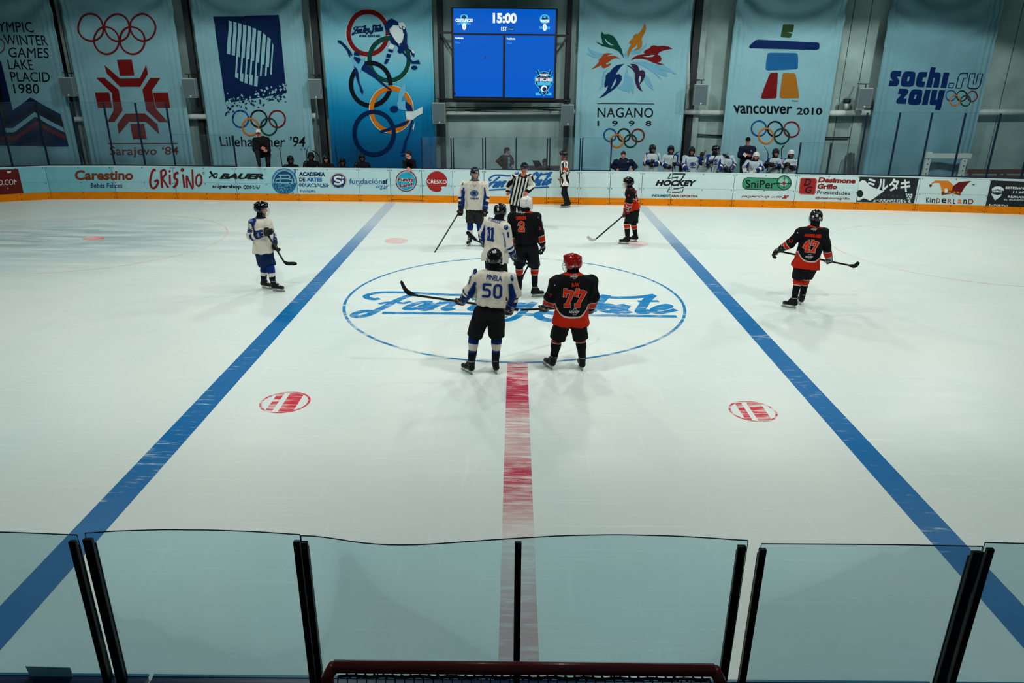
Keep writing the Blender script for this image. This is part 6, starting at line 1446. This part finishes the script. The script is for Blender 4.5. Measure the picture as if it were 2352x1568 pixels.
# 77
Y = iceY((1268,850),(1338,853))+.05
build_person('hockey_player', 'person in black jersey number 77 with a red helmet, back to the camera', dict(Y=Y, hd=(1314,603,.03), nk=(1316,629,.0), sa=(1276,648,0), sb=(1358,647,0), ea=(1264,682,.05), eb=(1362,681,.05), ha=(1252,708,.18), hb=(1355,712,.22), pv=(1311,728,-.02),
   ka=(1279,781,.02), kb=(1334,780,.02), aa=(1272,820), ab=(1337,821), fa=(1268,850,-28), fb=(1338,853,-8)), kit='B', yaw=0, hyaw=-62, hpitch=4, seed=5, hem=-.16, bw=1.09, bd=1.1, sleeve=1.1, h=.0085, hcol=L3(150, 20, 16), cage='w', face=True, gripa=(1,.1,0), gripb=(1,.1,0), bands=(-.02,.10),
   prints=[('number', lambda p: digits(p, '77', [(1294,664),(1351,663),(1339,704),(1291,705)], m_nred, m_nwhite)), ('name_lettering', lambda p: p.text('R-W', [(1313.5,650),(1331,648.5),(1331,658),(1313.5,659)], m_nred, bold=.05)), ('sponsor_mark', lambda p: sponsor(p, 1319, 634.5, .95, m_nwhite)), ('sponsor_mark', lambda p: sponsor(p, 1319.5, 716, 1.2, m_nwhite)),
           ('shoulder_patch', lambda p: p.stroke([(1271,650),(1276,643)], 1.2, m_nsil, 0, smooth=False).stroke([(1272,656),(1278,650)], 1.2, m_nsil, 0, smooth=False).disc((1274,655), 1.6, 1.6, m_nwhite, 1)), ('sleeve_number', lambda p: p.stroke([(1261,673),(1269,677),(1261,683)], 3.2, m_nwhite, 0, smooth=False).stroke([(1262,674),(1268,677),(1262,681.5)], 1.6, m_nred, 1, smooth=False))],
   hprints=[('reflector', lambda p: p.disc((1316.5,611.5), 2.6, 2.6, m_nwhite)), ('reflector', lambda p: p.disc((1325,611), 1.4, 2, m_nwhite))])
stick('black stick held level by the black-shirted number 77, its butt pointing at number 50', (1197,711.5,.18), (1326,706,.95), [(1330,703,1.05),(1333,701,1.2)], Y, (0,.3,.9), tape=False)
# 2
Y = iceY((1190,678),(1222,682))
build_person('hockey_player', 'person in black jersey number 2 with a white helmet, back to the camera', dict(Y=Y, hd=(1209,467,.02), nk=(1207,487,0), sa=(1178,498,0), sb=(1232,498,0), ea=(1172,536,.05), eb=(1240,534,.02), ha=(1181,572,.2), hb=(1247,568,.05), pv=(1209,562,0),
   ka=(1193,612,.02), kb=(1228,615,.02), aa=(1193,656), ab=(1228,656), fa=(1190,678,-8), fb=(1221,682,78)), kit='B', yaw=6, hyaw=35, hpitch=6, seed=8, hem=.06, bw=1.0, hcol=L3(236, 234, 226), cage='w', sleeve=1.08, face=True, pr=1.0, bands=(.10,.34), gripb=(.2,1,-.2),
   prints=[('number', lambda p: digits(p, '2', [(1189,509),(1206,509),(1205,531),(1188,532)], m_nred, m_nwhite)), ('name_lettering', lambda p: p.text('CASANOVA', [(1185,496.5),(1209,496),(1209,504.5),(1185,504.5)], m_nred, bold=.05)), ('sponsor_mark', lambda p: sponsor(p, 1199.5, 486.5, .95, m_nwhite)),
           ('sleeve_number', lambda p: p.stroke([(1239,521),(1241,524),(1239.5,529)], 1.6, m_nred, 0, smooth=False)), ('shoulder_patch', lambda p: p.stroke([(1233,491),(1237,495)], 1, m_nwhite, 0, smooth=False).disc((1236,499.5), .8, 1, m_nwhite, 0))],
   hprints=[('vent_mark', lambda p: p.stroke([(1209,463),(1212,458)], 1.4, m_nblack, 0, smooth=False).stroke([(1206,470),(1214,472)], 2, m_nblack, 0, smooth=False)), ('vent_mark', lambda p: p.disc((1196,477.5), .9, .9, m_nblack).disc((1200,478), .9, .9, m_nblack).disc((1204,478), .9, .9, m_nblack))])
stick('dark stick seen between the legs of the black number 2', (1226,585,.55), (1199,638,.45), [(1194,645,.42),(1187,648,.4)], Y, (0,.3,1), tape=False)
# 11
Y = 13.55
build_person('hockey_player', 'person in white jersey number 11, turned away to the right beside number 2', dict(Y=Y, hd=(1149,484,.05), nk=(1145,504,.02), sa=(1121,511,.12), sb=(1162,523,-.14), ea=(1110,537,.14), eb=(1168,562,-.12), ha=(1113,562,.30), hb=(1181,592,.06), pv=(1138,578,0),
   ka=(1131,633,.05), kb=(1153,637,-.02), fa=(1128,697,30), fb=(1150,701,38)), kit='W', yaw=36, hyaw=28, hpitch=8, seed=11, hem=-.30, bw=1.0, cage='d', face=True, gripa=(1,-.2,-.4), gripb=(1,-.2,-.4),
   prints=[('number', lambda p: digits(p, '11', [(1119,518),(1136,521),(1134,555),(1118,551)], m_nblue)), ('name_lettering', lambda p: p.text('STERDLICK', [(1123,498),(1152,507),(1149.5,515),(1120.5,505)], m_nblue, bold=.02)), ('shoulder_patch', lambda p: patch(p, 1162.5, 522, 5.4, 6.2, .1)), ('sleeve_number', lambda p: p.text('1', [(1164,533),(1169,533),(1170,545.5),(1166,545.5)], m_nblue, bold=.04))],
   hprints=[('helmet_number', lambda p: p.text('1', [(1142,477),(1146,477),(1146,484),(1142,484)], m_nwhite, bold=.03))])
stick('thin stick held across the front of the white number 11', (1224,611,-.02), (1092,551,.36), [(1083,543,.38),(1077,537,.4),(1072,531.5,.42)], Y, (.2,.2,1))
# 5
Y = iceY((1081,561),(1104,561))
build_person('hockey_player', 'person in white jersey facing the camera, helmet with wire cage, by the boards', dict(Y=Y, hd=(1091,397,-.06), nk=(1090,414,-.02), sa=(1066,425,0), sb=(1113,425,0), ea=(1060,453,-.02), eb=(1117,452,-.02), ha=(1058.5,485,-.14), hb=(1113,487,-.16), pv=(1090,478,0),
   ka=(1080,514,-.04), kb=(1101,516,-.04), aa=(1079,549), ab=(1105,550), fa=(1081,561,196), fb=(1104,562,162)), kit='W', yaw=178, hyaw=168, hpitch=8, seed=14, hem=-.02, bw=1.0, cage='w', bands=(.40,.62,.66,.84), pcol=L3(40, 42, 42), gripa=(.6,.3,1), skin=L3(208, 128, 104),
   prints=[('chest_crest', lambda p: wcrest(p, 1089.5, 444, 9.5, 7.2)), ('laces', lambda p: p.stroke([(1087.5,423),(1089,429)], .8, m_nblack, 0, smooth=False).stroke([(1093,424),(1091,429.5)], .8, m_nblack, 0, smooth=False)), ('sleeve_number', lambda p: p.text('5', [(1058.3,436),(1061,436),(1061,445),(1058.3,445)], m_nblue, bold=.04)), ('shoulder_patch', lambda p: patch(p, 1062.3, 422, 1.6, 3.6, .3))],
   hprints=[('helmet_mark', lambda p: p.text('BAUER', [(1092.5,393.5),(1099,394),(1099,396),(1092.5,395.5)], m_nwhite, bold=.04))])
stick('stick with a dark red upper shaft resting on the ice left of the circle', (1060,478,-.10), (993,588,-1.0), [(988,592,-1.05),(983,592,-1.1),(979,589.5,-1.1)], Y, (0,0,1), m=m_shaft, mb=mat('blade_grey', (90, 92, 92), .6, .3))
# 10
Y = iceY((1443,562),(1465,555))
build_person('hockey_player', 'smaller person in black jersey seen from the side, facing left near the right blue line', dict(Y=Y, hd=(1443,418.5,0), nk=(1447,433,0), sa=(1444,442,-.16), sb=(1450,441,.17), ea=(1446,462,-.22), eb=(1441,464,.20), ha=(1443,485,-.16), hb=(1436,491,.0), pv=(1457,477,0),
   ka=(1440,512,-.10), kb=(1456,514,.10), aa=(1441,545), ab=(1460,541), fa=(1444,561,-78), fb=(1464,555,-78)), kit='B', yaw=-82, hyaw=-88, hpitch=6, seed=17, hem=-.05, bw=.92, bd=.9, cage='w', sleeve=.88, pr=.92, bands=(.08,.34), gripa=(-.7,-.1,-.5), gripb=(-.7,-.1,-.5), gcol=(L3(120, 22, 18), L3(206, 206, 200)), skin=L3(206, 132, 110),
   prints=[('number', lambda p: p.stroke([(1461,445),(1462.5,452),(1464,459)], 5, m_nwhite, 0, smooth=False).stroke([(1461.5,446),(1462.7,452),(1464,458)], 3, m_nred, 1, smooth=False)), ('name_lettering', lambda p: p.stroke([(1457,437.5),(1463,440)], 4.4, m_nred, 0, smooth=False)), ('sleeve_number', lambda p: p.stroke([(1442,450),(1445,446),(1445.5,452)], 1.6, m_nred, 0, smooth=False))])
stick('black stick with a white blade held low by the small black-shirted player', (1447,482,-.12), (1366,551,-.62), [(1360,551,-.72),(1354,547.5,-.76),(1349,542.5,-.78)], Y, (0,0,1), mb=m_whitebl)
# 47
Y = iceY((1827,709),(1838,701))
build_person('hockey_player', 'person in black jersey number 47 at the right, back turned, arms spread', dict(Y=Y, hd=(1874,498,.05), nk=(1871,521,.02), sa=(1839,533,0), sb=(1892,534,0), ea=(1815,559,.05), eb=(1899,569,.03), ha=(1786,576,.14), hb=(1905,598,.2), pv=(1852,604,-.02),
   ka=(1833,640,.03), kb=(1851,637,.05), aa=(1825,682), ab=(1843,679), fa=(1828,709,-58), fb=(1838,701,8)), kit='B', yaw=4, hyaw=6, hpitch=5, seed=20, hem=-.14, bw=.98, sleeve=1.0, h=.009, face=False, gripa=(1,.3,.2), gripb=(1,.2,-.2), bands=(.06,.33), cage='d',
   prints=[('number', lambda p: digits(p, '47', [(1843,549),(1884,553),(1876,580),(1842,577)], m_nred, m_nwhite)), ('name_lettering', lambda p: p.text('ANDRESSE-OBED', [(1847.5,536.5),(1887,538.5),(1886.5,547),(1847,543)], m_nred, bold=.05)), ('sponsor_mark', lambda p: sponsor(p, 1870, 526, .75, m_nwhite)), ('sponsor_mark', lambda p: sponsor(p, 1859, 589.5, .95, m_nwhite)),
           ('sleeve_number', lambda p: p.stroke([(1813,549),(1815,555),(1811,557)], 2.8, m_nwhite, 0, smooth=False).stroke([(1817,549),(1823,552),(1816,558)], 3.2, m_nwhite, 0, smooth=False).stroke([(1813,549.5),(1815,555),(1811.5,556.5)], 1.5, m_nred, 1, smooth=False).stroke([(1817.5,549.7),(1822,552),(1816.5,557)], 1.7, m_nred, 1, smooth=False)), ('sleeve_number', lambda p: p.stroke([(1901,562),(1898,570),(1903,571)], 2.2, m_nred, 0, smooth=False)), ('shoulder_patch', lambda p: p.disc((1832,534.5), 1.5, 1.5, m_nwhite).stroke([(1829,532),(1836,527)], 1, m_nsil, 0, smooth=False))],
   hprints=[('sticker', lambda p: p.poly([(1873.5,492),(1879.5,492),(1879.5,498),(1873.5,498)], m_nwhite)), ('sticker', lambda p: p.disc((1868,497), 2.3, 2.5, m_nwhite)), ('sticker', lambda p: p.disc((1883.5,501), 2.3, 2.7, m_nwhite))])
stick('black stick held level across the body of number 47, blade to the right', (1780,575,.24), (1955,610,.3), [(1961,611,.3),(1967,608,.3),(1972.5,601.5,.3)], Y, (0,.4,.9), mb=m_tape)
# 86
Y = iceY((601,660),(626,669))
build_person('hockey_player', 'person in white jersey and dark blue shorts, alone at the left, facing right', dict(Y=Y, hd=(601,478,0), nk=(598,500,0), sa=(580,513,-.16), sb=(614,512,.16), ea=(577,541,-.20), eb=(625,542,.18), ha=(610,535,-.26), hb=(631,567,.0), pv=(605,568,0),
   ka=(607,610,.08), kb=(621,613,-.06), aa=(606,643), ab=(627,647), fa=(602,661,112), fb=(627,668,102)), kit='W', yaw=98, hyaw=92, hpitch=4, seed=23, hem=-.14, bw=.98, cage='w', pcol=L3(14, 40, 78), bands=(.42,.66,.68,.9), gripa=(.5,0,-.8), gripb=(.5,0,-.8), skin=L3(206, 118, 84),
   prints=[('shoulder_patch', lambda p: patch(p, 576.5, 508.5, 6.2, 5.8)), ('sleeve_number', lambda p: p.text('86', [(568,522.5),(580,523.5),(580,534),(568,535)], m_nblue, bold=.04)), ('chest_crest', lambda p: wcrest(p, 617, 528, 4, 5)), ('laces', lambda p: p.stroke([(610,506),(613,512)], 1, m_nblack, 0, smooth=False))])
stick('black stick held by the white-shirted player at the left, blade clear of the ice', (611,532,-.24), (654,604,.1), [(660,605,.1),(670,605.2,.1),(682,605.5,.1)], Y, (0,.2,1), mb=m_tape)
# officials
Y = 21.3
build_person('referee', 'person in black and white stripes leaning forward between the players at the boards', dict(Y=Y, hd=(1205,385,-.34), nk=(1201,404,-.22), sa=(1180,406,-.16), sb=(1218,405,-.16), ea=(1168,427,-.10), eb=(1224,427,-.12), ha=(1166,446,-.20), hb=(1207,445,-.36), pv=(1188,459,.05),
   ka=(1178,493,.0), kb=(1196,493,.0), fa=(1177,518,185), fb=(1198,518,175)), kit='R', yaw=178, hyaw=176, hpitch=22, htilt=-6, seed=26, hem=-.10, bw=.95, bd=1.05, sleeve=.88, gloves=False, neckguard=False, long=True, cage=None, skin=L3(206, 110, 84), pr=1.05, curl=.95,
   prints=[('chest_badge', lambda p: p.poly([(1206,411),(1212,411.5),(1212,417),(1206,416.5)], m_nblack)), ('armband_mark', lambda p: p.stroke([(1184,407.5),(1191,408)], .9, m_nwhite, 0, smooth=False))])
Y = 24.45
build_person('referee', 'person in black and white stripes with a red armband, alone against the boards', dict(Y=Y, hd=(1294,355.5,0), nk=(1296,368,0), sa=(1297,376,-.17), sb=(1299,376,.17), ea=(1298,394,-.22), eb=(1304,394,.2), ha=(1287,411,-.14), hb=(1292,411,.18), pv=(1297,419,0),
   ka=(1294,443,-.06), kb=(1299,444,.08), aa=(1301,464), ab=(1306,463), fa=(1305,477,-104), fb=(1310,474.5,-104)), kit='R', yaw=-96, hyaw=-104, hpitch=6, seed=29, hem=-.12, bw=.86, bd=.86, sleeve=.78, gloves=False, neckguard=False, long=True, pr=.92, armband='a', skin=L3(150, 80, 64))

# ------------------------------------------------------------------ people behind the boards
YB = 26.05
def bench(label, hd, nk, sa, sb, ea, eb, ha, hb, Y=YB, name='bench_player', **k):
    k.setdefault('h', .012); k.setdefault('ground', .12); k.setdefault('yaw', 180)
    return build_person(name, label, dict(Y=Y, hd=hd, nk=nk, sa=sa, sb=sb, ea=ea, eb=eb, ha=ha, hb=hb, lean=k.pop('lean', 0)), **k)
pale = L3(168, 184, 190); skd = L3(150, 92, 76); grp_w = 'white-shirted players behind the boards'; grp_b = 'black-shirted players seated behind the left boards'
bench('person in white jersey and dark cage helmet, leftmost of the white-shirted bench', (1499,341,0), (1497,352,0), (1484,357,0), (1511,357,0), (1480,374,-.05), (1515,374,-.05), (1497,371,-.3), (1498,379,-.3), kit='W', base=pale, bw=.92, sleeve=.9, cage='d', hyaw=160, seed=41, skin=skd, group=grp_w, gk=.9)
bench('person in white jersey behind the black stick blade, second on the white-shirted bench', (1541,343,0), (1540,355,0), (1527,360,0), (1554,360,0), (1521,377,-.05), (1559,376,-.05), (1536,383,-.3), (1551,376,-.32), kit='W', base=pale, bw=.9, sleeve=.88, cage='d', hyaw=178, seed=42, skin=skd, group=grp_w, gk=.9)
bench('person in white jersey reaching one glove over the boards, beside the grey column', (1589,346,-.1), (1588,359,-.1), (1573,363,-.1), (1604,363,-.1), (1570,379,-.3), (1611,374,-.1), (1580,395,-.72), (1612,354,-.1), kit='W', base=pale, bw=.98, sleeve=.95, cage=None, hyaw=184, seed=43, skin=skd, group=grp_w, gk=.9, prints=[('chest_crest', lambda p: wcrest(p, 1591, 377, 7, 4.6))])
bench('person in white jersey with head turned right and a glove hung over the boards', (1645,343,-.1), (1641,357,-.1), (1626,361,-.1), (1656,362,-.1), (1622,378,-.2), (1657,380,-.4), (1632,373,-.4), (1648,395,-.72), kit='W', base=pale, bw=.95, sleeve=.92, cage='d', hyaw=120, seed=44, skin=skd, group=grp_w, gk=.9, prints=[('chest_crest', lambda p: wcrest(p, 1643, 369, 5, 4.6))])
bench('person in white jersey bent down with the head hidden, next to the dark-clad coach', (1663,364,.1), (1670,362,0), (1664,370,0), (1681,362,0), (1662,380,-.1), (1688,377,-.1), (1672,392,-.2), (1677,392,-.2), kit='W', base=pale, bw=.9, sleeve=.95, cage='d', hyaw=210, hpitch=50, seed=45, skin=skd, group=grp_w, lean=.1, face=False)
bench('person in white jersey and white helmet resting pale gloves on the boards', (1737,358,-.2), (1732,370,-.2), (1717,373,-.2), (1746,374,-.2), (1709,385,-.45), (1750,386,-.45), (1711,395,-.72), (1727,397,-.72), kit='W', base=pale, bw=.95, sleeve=.92, hcol=L3(226, 230, 226), cage=None, hyaw=200, seed=46, skin=L3(190, 124, 106), group=grp_w, gcol=(L3(196, 200, 190), L3(60, 62, 62)))
bench('person in white jersey marked C holding an upright stick, dark helmet', (1782,350,0), (1780,362,0), (1765,368,0), (1796,368,0), (1757,382,-.15), (1800,384,-.1), (1760,375,-.35), (1775,378,-.35), kit='W', base=pale, bw=.95, sleeve=.9, cage='d', hyaw=176, seed=47, skin=L3(196, 136, 122), group=grp_w, prints=[('captain_letter', lambda p: p.text('C', [(1782.5,368.5),(1786.5,368.5),(1786.5,373.5),(1782.5,373.5)], m_nblue, bold=.03))])
bench('person in white jersey and white helmet, right end of the bench by the blue post', (1817,353,0), (1814,364,0), (1804,369,0), (1828,370,0), (1800,382,-.05), (1828,385,-.05), (1808,376,-.3), (1820,384,-.3), kit='W', base=pale, bw=.85, sleeve=.82, hcol=L3(220, 226, 222), cage='d', hyaw=190, seed=48, skin=skd, group=grp_w)
for lab, b_, h_, bl, dy in (('black stick blade raised in front of the second white-shirted bench player', (1544,396), (1546,362), [(1549,356),(1556,350),(1562,348)], -.34), ('black stick standing upright left of the player marked C', (1762,392), (1764.5,352), [(1762,346),(1758,340),(1756,336)], -.38), ('black stick standing upright behind the player marked C', (1797,380), (1794.5,350), [(1795.5,342),(1799,336),(1802,333)], .1),
    ('dark stick upright between the two players left of the bent one', (1633,394), (1640,362), [(1643,358),(1645,355),(1646,353)], -.42), ('white-taped stick upright right of the grey column', (1598,394), (1618,352), [(1619,349),(1620,346),(1619,343.5)], -.2)):
    stick(lab, (*b_, dy), (*h_, dy), [(*q, dy) for q in bl], YB, (0, 1, .2), tape=False)
nav = L3(16, 30, 52)
bench('person in navy hooded jacket with hands on hips, left of the white-shirted bench', (1432,355,-.05), (1432,367,0), (1415,371,0), (1449,371,0), (1407,382,.05), (1460,382,.05), (1419,391,-.1), (1450,391,-.1), kit='C', cloth=nav, jacket=True, top='jacket', hood=True, helmet=False, hair='short', gloves=False, neckguard=False, hyaw=186, hpitch=14, seed=51, bw=1.15, bd=1.1, sleeve=1.15, skin=L3(196, 128, 110), long=True, skates=False, name='coach', prints=[('chest_badge', lambda p: p.disc((1442.5,371.5), 1.8, 1.8, m_nsil))], fold=.014)
bench('person in dark jacket and black cap standing behind the white-shirted bench', (1718,322,.0), (1717,335,0), (1702,341,0), (1732,341,0), (1698,358,-.05), (1734,358,-.05), (1713,356,-.28), (1722,357,-.28), Y=26.75, kit='C', cloth=L3(17, 27, 44), jacket=True, top='jacket', helmet=False, cap_col=BLACK, gloves=False, neckguard=False, beard=L3(150, 140, 132), hyaw=196, seed=52, bw=1.0, skin=L3(170, 90, 70), long=True, skates=False, ground=.42, name='coach', fold=.012, prints=[('chest_badge', lambda p: p.disc((1726,346), 2.2, 2.2, m_nsil))])
a = MB(); q = onY(1711, 355.5, 26.4); a.obox(q, (nz(V3(.8, 0, -.6))*.07, V3(0, .012, 0), nz(V3(.6, 0, .8))*.05), mat('paper_card', (196, 206, 196), .7, .2)); tag(a.build('paper_card'), 'pale card held by the coach in the black cap', 'card')
a = MB(); a.box((7.0, 26.52, .12), (9.2, 27.1, .42), m_wood); tag(a.build('standing_step'), 'low step behind the white-shirted bench', 'step')
build_person('bystander', 'person in black coat and pale cap with one foot up on the boards', dict(Y=25.9, hd=(593,304,-.05), nk=(599,314,0), sa=(585,322,-.05), sb=(613,321,.05), ea=(585,343,-.12), eb=(617,345,-.02), ha=(604,341,-.28), hb=(611,346,-.25), pv=(607,351,.1), ka=(590,348,-.38), kb=(616,372,.02), fa=(597,383.5,165,25.24,1.142), fb=(616,400,180,26.0,.58)),
   kit='C', cloth=L3(15, 17, 20), jacket=True, top='coat', helmet=False, cap_col=L3(206, 204, 190), brim_col=L3(70, 24, 28), gloves=False, neckguard=False, hyaw=160, hpitch=20, seed=53, yaw=172, bw=1.05, hem=-.16, sleeve=1.1, long=True, skates=False, ground=.58, h=.012, skin=L3(196, 124, 104), pcol=L3(24, 28, 30), fold=.012, custom_foot=True)
bench('person in black shirt leaning on the boards with clasped hands, looking left', (938,354,-.1), (940,366,-.12), (929,371,-.15), (950,370,-.1), (930,386,-.55), (954,387,-.5), (937,388,-.92), (941,390,-.93), Y=26.0, kit='C', cloth=L3(14, 16, 19), jacket=True, top='shirt', helmet=False, hair='short', gloves=False, neckguard=False, hyaw=-112, seed=54, bw=.92, sleeve=.9, long=True, skates=False, skin=L3(206, 140, 126), name='bystander', yaw=188, lean=.35)
bench('person in brown coat with dark hair and a grey scarf, walking behind the low glass', (1166,346,0), (1163,357,0), (1154,362,.0), (1172,362,0), (1144,370,.0), (1176,374,-.05), (1158,381,-.05), (1177,382,-.2), Y=26.6, kit='C', cloth=L3(62, 44, 42), chest=L3(96, 140, 164), jacket=True, top='coat', helmet=False, hair='long', gloves=False, neckguard=False, hyaw=108, seed=55, yaw=130, bw=1.05, sleeve=1.15, long=True, skates=False, skin=L3(150, 120, 112), scarf=L3(110, 112, 114), name='bystander', fold=.016)
bench('person in dark clothes sitting behind the open laptop', (1251,372,0), (1251,382,0), (1243,386,0), (1259,386,0), (1240,396,-.05), (1262,396,-.05), (1240,400,-.25), (1250,400,-.25), Y=26.6, kit='C', cloth=L3(14, 18, 24), jacket=True, top='jacket', helmet=False, hair='short', gloves=False, neckguard=False, hyaw=215, hpitch=18, seed=56, yaw=200, long=True, skates=False, skin=L3(90, 62, 56), name='bystander', face=False)
root = empty('laptop', onY(1236, 386, 25.75), 'dark open laptop behind the low glass', 'laptop'); m_lap = mat('laptop_dark', (16, 24, 32), .4, .4)
a = MB(); p0, p1, p2, p3 = [onY(*q, 25.75) for q in ((1222,368),(1238,368.5),(1245,379),(1228,381))]; a.add([p0, p1, p2, p3]+[p+V3(0, .02, 0) for p in (p0, p1, p2, p3)], [(0, 1, 2, 3), (7, 6, 5, 4), (0, 4, 5, 1), (1, 5, 6, 2), (2, 6, 7, 3), (3, 7, 4, 0)], m_lap); a.build('screen_lid', root)
a = MB(); a.add([p3, p2, p2+V3(0, .28, -.02), p3+V3(0, .28, -.02)]+[p-V3(0, 0, .02) for p in (p3, p2, p2+V3(0, .28, -.02), p3+V3(0, .28, -.02))], [(0, 1, 2, 3), (7, 6, 5, 4), (0, 4, 5, 1), (1, 5, 6, 2), (2, 6, 7, 3), (3, 7, 4, 0)], m_lap); a.build('keyboard_base', root)
root = empty('timekeeper_table', (1.0, 26.1, .12), 'dark table behind the low glass under the laptop', 'table'); a = MB(); zt = float(p3[2])-.03; a.box((.2, 25.5, zt-.04), (1.75, 26.12, zt), m_wood); a.build('tabletop', root)
for x in (.25, 1.7): a = MB(); a.box((x-.03, 25.55, .12), (x+.03, 26.08, zt-.04), m_col); a.build('leg', root)
for i, (lab, x, y, hy) in enumerate((('person in black jersey and helmet, leftmost head above the left boards', 667, 366, 160), ('person in black jersey and cage, second head from the left, tallest of the seated row', 714, 358, 176), ('person in black jersey, third head from the left, pale face under the helmet', 749, 364, 172), ('person in black jersey low against the blue banner, fourth seated head', 786, 371, 170), ('person in black jersey, last seated head of the left row, against the blue banner', 831, 361, 160))):
    bench(lab, (x,y,0), (x+1,y+12,0), (x-11,y+18,0), (x+13,y+18,0), (x-14,y+34,-.05), (x+16,y+34,-.05), (x-4,y+38,-.3), (x+5,y+38,-.3), Y=26.0, kit='B', hyaw=hy, seed=60+i, bw=.95, cage='d' if i != 2 else None, skin=L3(120, 66, 58) if i != 2 else L3(180, 112, 100), group=grp_b, hem=-.1, collar=BLACK)
for lab, b_, h_, bl in (('thin stick upright left of the seated black row', (650,392), (643,346), [(642.5,342),(642.5,339),(643,336)]), ('black stick with its blade up, left of the tallest seated black player', (706,388), (704.5,353), [(705,345),(707,340),(709,336.5)]), ('stick with a pale taped blade, right of the tallest seated black player', (740,388), (732,357), [(728,352),(722,348),(717,345)]), ('thin stick leaning against the blue banner, left of the fourth head', (778,388), (772,350), [(771,344),(771,341),(771.5,338)]), ('black stick upright in front of the last head of the left row', (822,392), (819.5,346), [(820,341),(822,337),(824.5,333)])):
    stick(lab, (*b_, -.3), (*h_, -.3), [(*q, -.3) for q in bl], 26.0, (0, 1, .2), tape=False)
